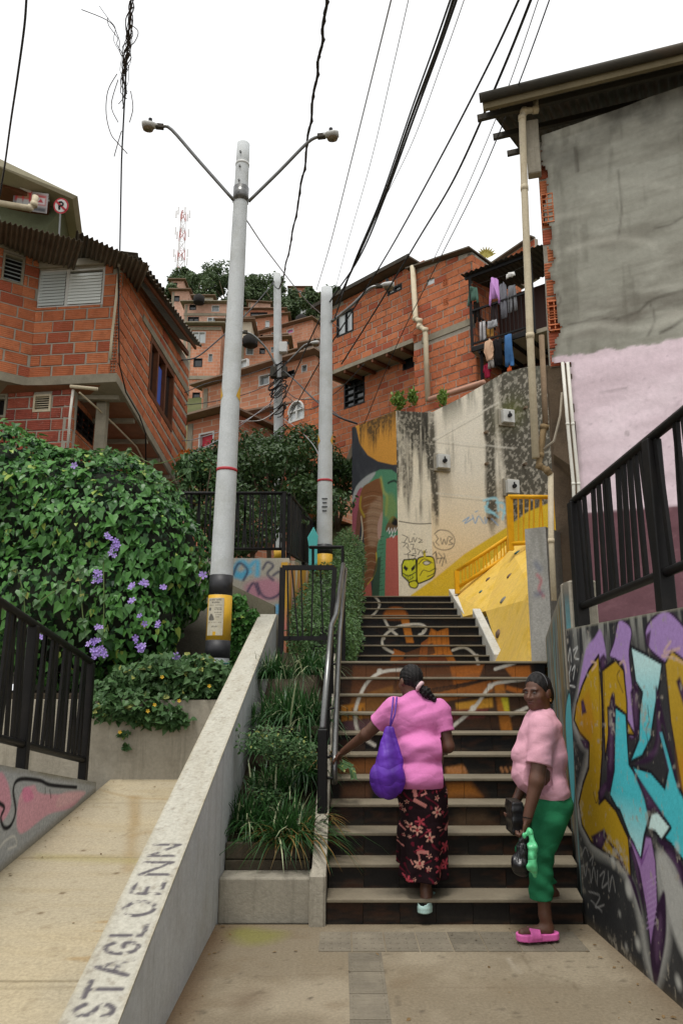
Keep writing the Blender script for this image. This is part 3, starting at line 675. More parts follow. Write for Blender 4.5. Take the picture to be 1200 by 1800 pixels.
g.poly(G(455,1050, 470,975, 500,965, 560,1040, 520,1100, 490,1060), LCY, edge=(.010,.010,.014), ew=.010)
for p in (G(284,482, 308,445, 306,640, 302,790, 280,882, 272,800), G(378,430, 400,372, 414,400, 418,620, 398,640), G(494,400, 545,620, 600,880, 575,800, 522,570, 480,730, 400,752, 470,700, 496,600),
          G(388,778, 452,870, 556,1028, 492,962, 456,972, 436,900), G(240,275, 258,255, 276,290, 262,320, 244,330), G(155,470, 165,460, 180,520, 160,530), G(200,1080, 260,1045, 275,1080, 250,1140, 215,1118),
          G(150,640, 190,650, 190,690, 170,680), G(268,1090, 330,1160, 380,1290, 430,1440, 400,1300, 340,1200), G(370,1085, 400,1120, 430,1300, 440,1420, 400,1230, 372,1120), G(500,1090, 560,1120, 640,1270, 640,1390, 590,1230, 520,1130),
          G(468,1500, 500,1390, 532,1330, 540,1500, 520,1650, 492,1760, 470,1640), G(450,170, 470,150, 462,220, 448,210), G(230,880, 268,830, 282,850, 240,925), G(585,380, 600,360, 640,470, 640,560)):
    g.poly(p, DPUR, smooth=len(p) > 5, soft=.018)
    g.poly([(sum(q[0] for q in p)/len(p)+(q[0]-sum(r_[0] for r_ in p)/len(p))*.45, sum(q[1] for q in p)/len(p)+(q[1]-sum(r_[1] for r_ in p)/len(p))*.5) for q in p], (.13,.07,.14), soft=.04, a=.6, smooth=True)
g.poly(G(372,1085, 400,1130, 428,1188, 446,1080, 472,1085, 492,1200, 500,1390, 470,1585, 452,1420, 420,1235), (.33,.19,.40), edge=DPUR, ew=.006, shade=(lambda u, v: np.clip((.5-v)*2, 0, 1)*.6, (.22,.10,.30)))
for k in range(5): g.stroke(G(385+8*k,1110+16*k, 428,1190+6*k, 462-5*k,1120+14*k), .006, (.2,.08,.26), smooth=False)
for k in range(9): g.stroke(G(452,1290+26*k, 495,1262+26*k), .004, (.44,.30,.52), smooth=False)
for x, y, r_ in ((370,1320,.045), (412,1565,.032), (590,1130,.02), (360,1580,.012), (140,990,.01), (110,1110,.008), (330,1430,.01), (595,1740,.03), (100,700,.009), (300,1190,.03)): g.dot(G(x, y)[0], r_, GLOW, soft=.04, a=.85)
for p in (G(235,300, 240,500, 248,690, 262,560, 258,330), G(455,490, 462,560, 450,600, 458,660), G(330,330, 318,360, 345,430), G(210,880, 225,930, 240,870)): g.stroke(p, .007, (.02,.012,.02))
for p in (G(560,200, 530,250, 600,230), G(200,290, 225,300, 205,330), G(520,265, 575,275, 630,305), G(330,300, 350,290, 360,340)): g.stroke(p, .016, (.62,.42,.30), a=.7)
for p in (G(62,230, 70,270), G(55,250, 80,240), G(85,215, 95,290, 105,230, 112,290), G(120,240, 140,225, 125,270, 145,280), G(80,320, 95,300, 90,390, 110,310), G(100,340, 105,380), G(115,330, 128,310, 120,370), G(60,420, 72,398, 92,402), G(80,425, 100,400, 128,405)): g.stroke(p, .010, (.55,.56,.53))
for p in (G(160,1165, 175,1130, 190,1170), G(195,1190, 210,1170, 205,1210), G(150,1220, 168,1215, 175,1260, 185,1200), G(195,1230, 200,1290, 212,1220, 222,1280), G(230,1235, 228,1300), G(240,1260, 262,1240, 250,1310, 275,1290), G(278,1240, 282,1330, 296,1260, 310,1330), G(190,1330, 240,1350, 220,1400, 260,1390), G(200,1370, 250,1420)): g.stroke(p, .007, (.34,.34,.33))
n3 = g.noise(.03, .05, 33, 5); g.blend(np.clip((n3-.68)*8, 0, 1)*.8, (.34, .31, .25))
pm = np.clip((g.noise(.25, .3, 35)-.62)*8, 0, 1)*np.clip((g.noise(.03, .03, 36)-.45)*6, 0, 1); g.blend(pm*.8, (.38, .35, .29))   # peeled paint
g.blend(np.clip(1-g.v/.09, 0, 1)*.7*np.clip(g.noise(.2, .05, 34)*1.5, 0, 1), (.12, .095, .06))
g.blend(np.clip(1-(g.H-g.v)/.018, 0, 1)*.8, (.26, .25, .19))
g.build('painted_face', M_paint, gw, back=.16)
MB().hexa([(1.735, 2.9, -.1), (1.95, 2.9, -.1), (2.1, -5, -.1), (1.9, -5, -.1), (1.735, 2.9, 1.94), (1.95, 2.9, 1.94), (2.1, -5, 1.94), (1.9, -5, 1.94)]).build('plain_face', M_conc, gw)
# the wall turns and follows the steps up
wf, wn = V((2.13, 7.95, 0)), V((1.63, 5.5, 0)); U_ = (wn-wf).normalized()
g = Canvas(wf, U_, Z, (wn-wf).length, 2.30, .016, (.12, .115, .10))
n1 = g.noise(.1, .9, 41); g.blend(np.clip((n1-.45)*4, 0, 1)*.7, (.28, .26, .22)); n1 = g.noise(.05, .7, 42); g.blend(np.clip((n1-.52)*6, 0, 1)*.7, (.10, .30, .34))
n1 = g.noise(.06, .8, 43); g.blend(np.clip((n1-.56)*7, 0, 1)*.8, (.25, .15, .02)); n1 = g.noise(.04, .4, 44); g.blend(np.clip((n1-.58)*8, 0, 1)*.9, (.015, .015, .017))
g.blend(np.clip((g.v-2.2)/.1, 0, 1), (.22, .2, .16))
for k in range(5): g.stroke([(g.W*(.62+.05*k), 1.55), (g.W*(.68+.05*k), 1.2), (g.W*(.6+.05*k), .8)], .02, (.015, .015, .02), uv=True)
g.poly([(g.W*.75, 1.3), (g.W*.98, 1.5), (g.W*.95, .9), (g.W*.82, .7)], (.10, .40, .44), uv=True, soft=.05, smooth=True, edge=(.02, .02, .02))
g.build('step_side_wall', M_paint, None, top=lambda u: 2.0+.28*u/2.5, back=.16, label='streaked concrete wall beside the steps, behind the standing woman', cat='wall')
bevel(MB().box(1.66, 1.86, 5.47, 5.7, 1.5, 2.29).build('wall_pier', M_conc, label='short grey concrete pier at the far end of the graffiti wall', cat='pier'), .01)
MB().prism([(1.92, -5, .0), (9, -5, 0), (9, 8.6, 0), (2.5, 8.6, 0), (2.25, 7.9, 0), (1.80, 5.5, 0)], (0, 0, 1.83)).build('terrace', M_concd, kind='structure')
fence('fence', 'black slanted-bar fence on top of the big colourful graffiti wall', (1.715, 5.42, 1.90), (1.93, .6, 2.15), .19, .97, (.004, .27, .54, .81), .085, 46, 12, railw=.06, bw=.021)

# ================================================================ right house
P0 = at(962, 640, 7.6); HU = V((.961, -.276, 0)).normalized(); HN = HU.cross(Z).normalized(); HB = -HN
def hp(u, z, n=0): q = P0+HU*u+HN*n; return V((q.x, q.y, z))
def huv(px, py): q = onp(px, py, P0, HN); return ((q-P0).dot(HU), q.z)
HZ0 = 1.83
rh = thing('plastered_house', 'tall house with grey rough plaster above and pink paint below', 'house', hp(0, HZ0))
top_a, top_b = huv(945, 240), huv(1200, 152)
f_top = lambda u: top_a[1]+(top_b[1]-top_a[1])*(u-top_a[0])/(top_b[0]-top_a[0])
HW = 4.0
h = Canvas(hp(0, HZ0), HU, Z, HW, f_top(HW)-HZ0, .022, (.29, .285, .24))
sc_ = np.array([(f_top(x)-HZ0) for x in h.u[0]])/h.H; _v = h.v.copy(); h.v = h.v*sc_[None]
n1 = h.noise(.9, .5, 51, 5); h.blend(np.clip((n1-.45)*4, 0, 1)*.55, (.38, .375, .32)); n1 = h.noise(1.0, .35, 52, 6); h.blend(np.clip((n1-.50)*6, 0, 1)*.6, (.17, .16, .13)); n1 = h.noise(.5, .06, 152, 5); h.blend(np.clip((n1-.52)*6, 0, 1)*.35, (.20, .19, .155)); n1 = h.noise(.12, .9, 153, 5); h.blend(np.clip((n1-.58)*7, 0, 1)*.4, (.12, .115, .09))
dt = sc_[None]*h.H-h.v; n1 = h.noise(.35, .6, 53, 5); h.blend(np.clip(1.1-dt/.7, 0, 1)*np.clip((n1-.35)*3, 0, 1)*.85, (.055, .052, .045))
pb = huv(962, 632), huv(1200, 590); pk = lambda u: pb[0][1]+(pb[1][1]-pb[0][1])*(u-pb[0][0])/(pb[1][0]-pb[0][0])-HZ0
db = huv(1039, 901), huv(1200, 888); dk = lambda u: db[0][1]+(db[1][1]-db[0][1])*(u-db[0][0])/(db[1][0]-db[0][0])-HZ0
wob = (vnoise(1, h.nx, 1, 14, 5, 5)[0]-.5)*.16
lp = np.array([pk(x) for x in h.u[0]])[None]-h.v+wob[None]
n2 = h.noise(.8, .18, 54, 6); band = np.clip(1-np.abs(lp+.35)/.4, 0, 1); h.blend(band*np.clip((n2-.45)*6, 0, 1)*.7, (.12, .105, .085)); h.blend(band*np.clip((.42-n2)*8, 0, 1)*.7, (.36, .34, .29))
m_p = np.clip(lp/.02, 0, 1); h.blend(m_p, (.66, .53, .575)); n3 = h.noise(.6, .6, 55, 5); h.blend(m_p*np.clip((n3-.5)*3, 0, 1)*.5, (.72, .62, .65))
n3 = h.noise(.06, .04, 56, 5); h.blend(m_p*np.clip((n3-.7)*8, 0, 1)*.5, (.38, .29, .33))
ld = np.array([dk(x) for x in h.u[0]])[None]-h.v; m_d = np.clip(ld/.02+.5, 0, 1); h.blend(m_d, (.145, .070, .082)); h.blend(m_d*np.clip((n3-.6)*6, 0, 1)*.5, (.22, .12, .13))
h.blend(np.clip(1-h.v/.35, 0, 1)*np.clip((n2-.4)*4, 0, 1)*.7, (.05, .05, .03))
for p_, w_ in (([(1085,560),(1120,548),(1140,530),(1165,520),(1200,512)], .02), ([(1140,530),(1150,560),(1138,590)], .014), ([(970,545),(985,530),(978,515)], .02), ([(1000,570),(1060,560),(1085,560)], .012), ([(1160,585),(1180,575),(1200,560)], .03), ([(1085,300),(1092,360),(1086,420)], .012), ([(1150,400),(1175,395),(1200,380)], .012), ([(1010,260),(1015,300)], .03), ([(1055,690),(1100,682)], .006), ([(1100,760),(1102,765)], .02)):
    h.stroke(p_, w_, (.07, .06, .048), soft=.03, a=.75)
for p_ in ([(990,585),(1050,572),(1110,575),(1200,560)], [(1000,440),(1080,420),(1150,430)], [(1040,340),(1100,320),(1180,330)], [(980,380),(1030,372)]): h.stroke(p_, .05, (.42, .41, .35), soft=.10, a=.6)
# ragged plaster edge on the left; lower storey stands back to the right
edge = .01+.17*vnoise(1, h.ny, 1, 9, 61, 5)[0]; lowu = huv(1004, 760)[0]; vlow = huv(975, 640)[1]-HZ0
vr = h.v; eu = np.where(vr < vlow, lowu+.05*vnoise(1, h.ny, 1, 6, 62, 4)[0][:, None], edge[:, None])
keep = h.u > eu
h.blend(np.clip(1-(h.u-eu)/.06, 0, 1)*.6, (.10, .085, .065))
disp = (h.noise(.7, .5, 57, 3)-.5)*.05
h.v = _v
h.build('plaster', vcol('house plaster', rough=.9, grain=.14, bump=.22, bsc=28, gsc=18), rh, top=lambda u: f_top(u)-HZ0, back=0, disp=disp, keep=keep)
M_mort = surf('mortar', (.34, .31, .255), sc=8, var=.25, bump=.5, bsc=60)
M_brick = brickmat('hollow brick', (.42, .13, .06), (.55, .195, .09), (.35, .092, .05))
M_brickj = brickmat('hollow brick work', (.42, .13, .06), (.55, .195, .09), (.35, .092, .05), joined=True)
M_dark = plain('dark interior', (.012, .010, .009), rough=.9)  # near-black colour stands for unlit rooms behind windows; water tanks share it
vz = huv(975, 640)[1]
bf = BrickFace(rh, hp(.03, vz, -.075), HU, .35, f_top(.03)-vz-.02, M_mort, M_brick, thick=.14); bf.slab(); bf.bricks(limit=80, seed=4)
# solid body behind the plaster
mb = MB(); a, b, d_ = .05, HW, 5.0
mb.hexa([hp(a, vz, -.18), hp(b, vz, -.18), hp(b, vz, -d_), hp(a, vz, -d_), hp(a, f_top(a)-.02, -.18), hp(b, f_top(b)-.02, -.18), hp(b, f_top(b)-.02, -d_), hp(a, f_top(a)-.4, -d_)])
fixn(mb.build('upper_wall', M_mort, rh))
M_mud = surf('rough brown render', (.17, .125, .085), sc=4, var=.35, bump=.7, bsc=25, stain=((.05, .04, .03), .6), ssc=3)
mb = MB(); mb.hexa([hp(lowu-.02, HZ0-.3, -.04), hp(b, HZ0-.3, -.04), hp(b, HZ0-.3, -d_), hp(lowu-.02, HZ0-.3, -d_), hp(lowu-.02, vz, -.04), hp(b, vz, -.04), hp(b, vz, -d_), hp(lowu-.02, vz, -d_)])
fixn(mb.build('lower_wall', M_mud, rh))
# bulge of rough render under the cantilever
mb = MB(); mb.hexa([hp(.0, vz-.9, -.35), hp(lowu-.02, vz-1.1, -.2), hp(lowu-.02, vz-1.1, -1.2), hp(.0, vz-.9, -1.2), hp(.0, vz-.01, -.10), hp(lowu-.02, vz-.01, -.06), hp(lowu-.02, vz-.01, -1.2), hp(.0, vz-.01, -1.2)])
fixn(mb.build('corbel', M_mud, rh))
fixn(MB().hexa([hp(-.02, HZ0-.3, -.75), hp(lowu, HZ0-.3, -.75), hp(lowu, HZ0-.3, -1.0), hp(-.02, HZ0-.3, -1.0), hp(-.02, vz+.3, -.75), hp(lowu, vz+.3, -.75), hp(lowu, vz+.3, -1.0), hp(-.02, vz+.3, -1.0)]).build('recess_wall', M_mud, rh))
# hollow bricks seen end-on at the broken corner
def hollow(parent, c, u, n, w_=.13, hh=.2, cols=2, rows=3, dep=.06, name='hollow_brick'):
    u, n = V(u), V(n); mb = MB(); t = .012; cw = (w_-t)/cols; chh = (hh-t)/rows
    for i in range(cols+1): mb.obox(c+u*(-w_/2+t/2+i*cw), u*t/2, n*dep/2, Z*hh/2)
    for j in range(rows+1): mb.obox(c+Z*(-hh/2+t/2+j*chh)+n*.001, u*(w_/2-.001), n*dep/2, Z*t/2)
    mb.obox(c-n*(dep/2), u*w_/2, n*.004, Z*hh/2)
    return mb.build(name, M_brick, parent)
for py_ in (355, 378, 545, 568):
    z_ = huv(950, py_)[1]; hollow(rh, hp(.105, z_, -.035), HU, HN)
# lean dark post, corner pillar
q = huv(932, 245); bevel(MB().obox(hp(q[0]+.02, q[1]-.15, .02), HU*.075, HN*.06, Z*.35).build('pillar', M_conc, rh), .01)
# roof with fascia, rafters and corrugated underside
M_zinc = surf('dark corrugated zinc', (.06, .055, .045), sc=3, var=.3, rough=.7, metal=.3, bump=.2, bsc=30, stain=((.10, .06, .035), .6), ssc=2)
M_fasc = surf('weathered fascia', (.17, .14, .085), sc=3, var=.25, bump=.3, bsc=40, stain=((.07, .055, .035), .6), ssc=1.5)
RF = lambda px_, py_, n: onp(px_, py_, P0+HN*n, HN)
ra, rb = RF(848, 186, .35), RF(1240, 90, .35); rd = (rb-ra).normalized()
bl = at(925, 285, 9.8)
rw = bl-ra
def corrug(mb, A, U, Wd, n, amp=.018, th=.004, seg=6):
    """corrugated sheet: ridges run along Wd, waves run along U"""
    A, U, Wd = V(A), V(U), V(Wd); nn = U.cross(Wd).normalized()
    if nn.z < 0: nn = -nn
    k = n*seg
    for i in range(k):
        a0, a1 = i/k, (i+1)/k; z0, z1 = math.sin(i/seg*2*math.pi)*amp, math.sin((i+1)/seg*2*math.pi)*amp
        p = [A+U*a0+nn*z0, A+U*a1+nn*z1, A+U*a1+Wd+nn*z1, A+U*a0+Wd+nn*z0]
        mb.add(p+[x+nn*th for x in p], [(0,1,2,3), (7,6,5,4), (0,4,5,1), (2,6,7,3)])
    return mb
corrug(MB(), ra+Z*.05, (rb-ra)*1.6, rw, 34).build('roof', M_zinc, rh, smooth=False)
MB().bar(ra, ra+(rb-ra)*1.6, .05, .13).build('fascia', M_fasc, rh)
MB().tube([ra-rd*.03+HN*.06+Z*.06, ra+(rb-ra)*1.6+HN*.06+Z*.06], .055, 10).build('gutter', M_zinc, rh, smooth=True)
for k in (.12, .55, 1.0):
    MB().bar(ra+rw*k*.7-rd*.12-Z*.06, ra+rw*k*.7+(rb-ra)*1.5-Z*.06, .05, .07).build('rafter', M_zinc, rh)
# plumbing on the corner
M_pvc = surf('aged cream pvc', (.52, .45, .32), sc=3, var=.12, rough=.5, bump=.05, stain=((.28, .20, .11), .6), ssc=2.5)
def pipe(label, pts, r, m=None, name='drain_pipe', cat='pipe', collars=True, group=None):
    o = MB().tube(pts, r, 12); t = thing(name, label, cat, pts[-1], group); o.build('tube', m or M_pvc, t, smooth=True)
    if collars:
        for i in range(1, len(pts)-1):
            d = (V(pts[i+1])-V(pts[i])).normalized(); MB().tube([V(pts[i])-d*r*.6, V(pts[i])+d*r*.9], r*1.14, 12).build('collar', m or M_pvc, t, smooth=True)
    return t
Yp = 7.46
pipe('long cream downpipe running from the gutter down the broken house corner', [at(941, 172, Yp), at(941, 193, Yp), at(921, 195, Yp), at(917, 207, Yp), at(921, 330, Yp), at(931, 590, Yp), at(941, 805, Yp)], .04)
pipe('dark bent waste pipe below the corner of the plastered house', [at(963, 752, 7.5), at(955, 750, 7.5), at(949, 800, 7.5), at(946, 818, 7.5), at(960, 826, 7.5), at(967, 835, 7.5)], .034, surf('grimy pipe', (.24, .17, .09), sc=4, var=.3, stain=((.06, .04, .02), .7), ssc=4))
pipe('cream standpipe beside the grey slab at the stair landing', [at(967, 832, 7.5), at(968, 950, 7.5), at(973, 1056, 7.5)], .030)
for k, dx in enumerate((0, 9)):
    pipe(['left one of two slim white pipes beside the pink wall edge', 'right one of two slim white pipes beside the pink wall edge'][k], [at(988+dx, 637, 7.30), at(997+dx, 745, 7.30), at(1007+dx, 850, 7.30), at(1012+dx, 1040, 7.35)], .017, plain('white pvc', (.62, .60, .53), rough=.5), group='slim white pipes')
pipe('thin grey hose looping under the house corner', [at(987, 690, 7.35), at(984, 730, 7.35), at(973, 775, 7.35), at(955, 790, 7.4)], .012, surf('grey hose', (.30, .26, .2), sc=6), name='hose', cat='hose', collars=False)
# rough timber battens on the broken corner
M_batten = surf('old timber', (.24, .17, .11), sc=6, var=.35, bump=.5, bsc=50)
pipe('weathered timber batten strapped to the broken brick corner', [at(951, 590, 7.48), at(956, 700, 7.5), at(958, 745, 7.5)], .03, M_batten, name='timber_batten', cat='batten', collars=False)
# grey concrete slab standing at the edge of the landing
c0, c1 = at(934, 1165, 8.15), at(972, 1165, 8.0)
c = Canvas((c0.x, c0.y, 1.70), (c1-c0), Z, (c1-c0).length, at(934, 930, 8.15).z-1.70, .02, (.34, .33, .30))
n1 = c.noise(.15, .6, 71); c.blend(np.clip((n1-.45)*4, 0, 1)*.6, (.22, .21, .18)); c.stroke([(945,1010),(952,1020),(948,1035),(956,1048)], .02, (.45,.12,.14), soft=.03); c.stroke([(943,990),(950,1000)], .05, (.12,.14,.2), soft=.06, a=.7); c.stroke([(943,1045),(952,1042)], .05, (.1,.11,.17), soft=.06, a=.7)
c.build('concrete_slab', M_wallp, None, back=.4, label='upright grey concrete slab between the yellow climbing wall and the pipes', cat='slab')

# ================================================================ retaining wall with the mural
ZB = 3.19
Aw, Lw, Bw, Cw = at(700, 1000, 15.38), at(619, 1000, 16.5), at(760, 1000, 15.5), at(985, 1000, 16.35)
ZT = at(700, 722, 15.38).z
rwall = thing('mural_wall', 'stained retaining wall with an elephant mural and cream plaster above the stairs', 'wall', (Aw.x, Aw.y, ZB))
def flat(p): return V((p.x, p.y, ZB))
def mould(c, seed, amt=.9, reach=1.6, col=(.035, .032, .024)):
    dt = c.H-c.v; n1 = c.noise(.10, 1.6, seed, 5); n2 = c.noise(.7, 2.0, seed+1, 3); n3 = c.noise(.04, .05, seed+2, 3)
    m = np.clip((n1*.55+n2*.5-.40-.20*dt/reach)*6, 0, 1)*np.clip((n3-.25)*4, .65, 1)
    c.blend(m*amt, col)
E_ = lambda *a: [(560+a[i]/5, 780+a[i+1]/5) for i in range(0, len(a), 2)]
m = Canvas(flat(Lw), flat(Aw)-flat(Lw), Z, (flat(Aw)-flat(Lw)).length, ZT-ZB, .014, (.040, .043, .050))
n1 = m.noise(.2, .5, 81); m.blend(np.clip((n1-.5)*3, 0, 1)*.4, (.10, .105, .11))
m.poly([(612,740),(626,752),(632,780),(646,800),(664,811),(690,817),(705,816),(705,700),(612,715)], (.60,.285,.05), soft=.02)
m.poly(E_(130,880, 150,720, 220,590, 290,555, 250,640, 228,760, 200,900), (.085,.22,.12), smooth=True); m.poly(E_(150,760, 170,680, 200,640, 190,720, 165,800), (.30,.30,.04), soft=.05, smooth=True)
m.poly(E_(285,510, 330,375, 420,285, 540,225, 640,228, 700,275, 705,800, 600,830, 585,1340, 465,1340, 510,900, 470,400, 340,500), (.085,.24,.135), smooth=False, soft=.02)
m.poly(E_(285,515, 330,375, 420,285, 500,250, 450,330, 380,390, 320,480), (.36,.37,.36), smooth=True, soft=.04)
m.poly(E_(225,760, 250,640, 300,545, 345,480, 375,560, 362,760, 340,900, 280,920, 240,800), (.17,.07,.045), smooth=True, soft=.02)
m.poly(E_(300,560, 345,415, 385,400, 340,600, 320,780, 290,740), (.33,.09,.12), smooth=True, soft=.02)
m.poly(E_(190,900, 240,800, 300,760, 320,820, 270,930, 200,990), (.40,.14,.17), smooth=True, soft=.03)
m.poly(E_(265,980, 330,900, 395,880, 400,1050, 370,1150, 300,1100), (.045,.075,.06), smooth=True, soft=.03)
m.poly(E_(380,400, 440,345, 540,305, 560,400, 562,600, 545,760, 515,880, 508,1000, 495,1120, 440,1225, 375,1290, 365,1250, 395,1150, 402,1000, 392,760, 352,560), (.20,.085,.035), smooth=True, soft=.012)
m.poly(E_(470,520, 555,480, 550,720, 510,880, 440,880, 420,640), (.36,.23,.14), smooth=True, soft=.10, a=.7)
for k in range(22):
    y = 420+k*36; xa = 385 if y < 900 else 405-(y-1050)*.1*(y > 1050); xb = 555 if y < 620 else 545-(y-620)*.085
    m.stroke(E_(xa+8, y+22, (xa+xb)/2, y, xb-8, y+14), .016, (.42,.30,.19) if k % 2 else (.10,.04,.018), a=.6, soft=.02)
m.stroke(E_(370,470, 365,560, 400,640), .05, (.42,.32,.03), soft=.05, a=.8); m.stroke(E_(505,960, 508,1080, 480,1170, 430,1235), .03, (.50,.37,.03)); m.stroke(E_(545,300, 570,420, 600,470, 590,620), .06, (.48,.44,.10), soft=.07, a=.6)
m.stroke(E_(372,640, 385,760, 372,860, 335,895), .035, (.55,.47,.34)); m.stroke(E_(610,345, 660,325, 695,345), .05, (.02,.03,.025), a=.9); m.poly(E_(520,700, 560,600, 545,820, 520,820), (.45,.28,.22), smooth=True, soft=.03)
m.poly(E_(590,730, 640,640, 680,650, 705,700, 705,760, 600,770), (.14,.085,.04), smooth=True); m.poly(E_(640,700, 660,650, 690,680, 680,720), (.015,.015,.015), smooth=True)
m.poly(E_(592,835, 705,800, 705,1345, 580,1345), (.47,.125,.095), soft=.01); m.poly(E_(370,1320, 455,1205, 470,1345, 360,1345), (.45,.12,.09)); m.poly(E_(465,1340, 475,1160, 515,1000, 545,1000, 530,1345), (.03,.045,.03), soft=.03, a=.8)
m.poly(E_(570,500, 640,440, 690,560, 640,680, 590,640), (.25,.30,.06), soft=.12, a=.5, smooth=True)
for p in (E_(600,770, 615,740, 620,790, 640,745, 645,790), E_(650,780, 665,740, 670,780, 690,735), E_(625,820, 640,800, 655,825, 670,800)): m.stroke(p, .022, (.62,.62,.58), smooth=False)
for k in range(14): m.stroke(E_(535+rng.uniform(-15,15), 820+36*k, 560+rng.uniform(-15,15), 812+36*k), .012, (.03,.06,.03), smooth=False)
mould(m, 84, .85, .65)
m.build('mural_panel', M_wallp, rwall, back=.5)
def scrawl(c, rows, col, w_):
    for p in rows: c.stroke(p, w_, col, smooth=len(p) > 4)
K = lambda *a: [(560+a[i]/2.727, 700+a[i+1]/2.727) for i in range(0, len(a), 2)]
YEL = (.66, .44, .03)
pl = Canvas(flat(Aw), flat(Bw)-flat(Aw), Z, (flat(Bw)-flat(Aw)).length, ZT-ZB, .014, (.68, .62, .49))
n1 = pl.noise(.4, .6, 91); pl.blend(np.clip((n1-.45)*3, 0, 1)*.5, (.64, .57, .42)); mould(pl, 92, .95, 2.0)
pl.blend(np.clip((pl.noise(.12, 2.0, 97)-.42)*6, 0, 1)*np.clip((pl.u/pl.W-.2)*3, 0, 1)*np.clip((pl.v-1.5)*2, 0, 1)*.9, (.035, .032, .025))
pl.stroke(K(385,590, 470,602, 545,600), .02, (.08,.07,.05)); pl.stroke(K(460,850-755, 470,105), .01, (.05,.05,.04))
def faces(c):
    c.poly(K(440,945, 560,860, 700,745, 905,615, 1000,545, 1250,440, 1250,1000, 440,1000), YEL, soft=.03)
    c.poly(K(398,800, 408,775, 465,770, 470,860, 462,905, 440,905, 430,880, 400,850), (.50,.52,.03), edge=(.012,.012,.01), ew=.014); c.poly(K(470,800, 480,765, 540,760, 555,790, 552,850, 500,880, 472,880), (.60,.52,.03), edge=(.012,.012,.01), ew=.014, smooth=True)
    c.poly(K(410,800, 428,815, 420,830, 405,815), (.02,.02,.02)); c.poly(K(442,815, 462,795, 460,818, 445,830), (.02,.02,.02)); c.stroke(K(405,840, 430,852, 462,835), .02, (.02,.02,.02)); c.stroke(K(410,862, 432,872, 455,856), .014, (.02,.02,.02))
    for x in (415, 425, 436, 447): c.stroke(K(x,845, x+2,866), .010, (.02,.02,.02), smooth=False)
    c.stroke(K(478,795, 505,770, 545,790), .016, (.02,.02,.02)); c.poly(K(500,790, 515,780, 535,790, 515,800), (.55,.52,.42), edge=(.02,.02,.02), smooth=True, ew=.008); c.stroke(K(485,850, 500,825, 530,830, 560,815, 550,840, 520,855), .016, (.02,.02,.02)); c.stroke(K(505,735, 508,760), .05, (.5,.42,.03))
    c.stroke(K(498,738, 520,738), .012, (.02,.02,.02)); c.poly(K(432,885, 460,875, 475,890, 465,910, 440,905), (.55,.52,.03), edge=(.012,.012,.01), ew=.012, smooth=True)
    scrawl(c, [K(400,655, 425,665, 410,690), K(430,668, 432,690, 448,688, 450,668), K(455,668, 460,690, 470,668), K(478,672, 495,680, 478,692, 497,690), K(398,690, 420,695, 405,712), K(425,695, 430,715), K(440,700, 455,700, 450,720), K(420,712, 440,735, 425,745), K(448,725, 460,720, 465,745, 450,745), K(470,722, 485,730, 475,750), K(490,728, 500,748, 515,725), K(410,748, 455,752), K(428,750, 432,778), K(445,755, 465,755, 450,780), K(455,650, 460,652)], (.04,.038,.04), .014)
    scrawl(c, [K(555,650, 580,632, 625,640, 650,675, 640,715, 600,728, 560,715, 548,690), K(560,655, 572,672, 560,690, 575,705), K(582,670, 592,700, 600,676, 610,700, 618,668), K(622,662, 640,672, 625,685, 642,698, 622,702), K(560,740, 565,790), K(575,742, 590,760, 578,790), K(600,745, 610,790), K(545,750, 560,735, 570,770), K(565,770, 600,765, 590,805)], (.04,.038,.04), .016)
faces(pl); pl.build('pier_panel', M_wallp, rwall, back=.5)
topb = [(760, 724), (810, 699), (885, 655), (925, 645), (985, 640)]
cN = (flat(Cw)-flat(Bw)).normalized().cross(Z); tz = [(onp(x, y, flat(Bw), cN)) for x, y in topb]
tu = [((q-flat(Bw)).dot((flat(Cw)-flat(Bw)).normalized()), q.z-ZB) for q in tz]
def ctop(u): return float(np.interp(u, [a for a, b in tu], [b for a, b in tu]))
cw = Canvas(flat(Bw), flat(Cw)-flat(Bw), Z, (flat(Cw)-flat(Bw)).length, max(b for a, b in tu), .02, (.70, .64, .52))
sc_ = np.array([ctop(x) for x in cw.u[0]])/cw.H; _v = cw.v.copy(); cw.v = cw.v*sc_[None]
n1 = cw.noise(.8, .8, 101); cw.blend(np.clip((n1-.45)*3, 0, 1)*.5, (.76, .71, .60)); cw.blend(np.clip(1-(cw.v-.2)/2.6, 0, 1)*.85, (.70, .48, .20))
dt = sc_[None]*cw.H-cw.v; n1 = cw.noise(.14, 1.8, 102, 5); n2 = cw.noise(.9, 2.5, 103, 3); n3 = cw.noise(.05, .06, 104, 3)
cols_ = np.exp(-((cw.u-1.45)/.16)**2)*1.0+np.clip((cw.u-1.6)/.3, 0, 1)*1.15+np.exp(-((cw.u-.08)/.12)**2)*.8
cw.blend(np.clip((n1*.5+n2*.35+cols_*.46-.47-.05*dt)*5, 0, 1)*np.clip((n3-.2)*4, .62, 1)*.93*np.clip((cw.v-1.3)*2, 0, 1), (.045, .040, .028))
cw.blend(np.clip(1-dt/.55, 0, 1)*np.clip((n1-.38)*5, 0, 1)*.8, (.10, .10, .075)); cw.blend(np.exp(-((cw.u-2.0)/.35)**2)*np.exp(-((dt-1.0)/.35)**2)*.7, (.10, .11, .02))
for p in (K(560,200, 930,240), K(565,455, 905,490), K(550,195, 700,110, 860,20)): cw.stroke(p, .035, (.66,.62,.52), smooth=False, soft=.03, a=.7); cw.stroke([(x, y+5) for x, y in p], .012, (.16,.14,.10), smooth=False, a=.6)
faces(cw)
for p in (K(690,590, 720,570, 700,600, 740,575), K(735,560, 750,600, 765,565, 790,600), K(795,570, 800,600, 815,570, 860,610), K(750,545, 760,540)): cw.stroke(p, .02, (.16,.33,.55))
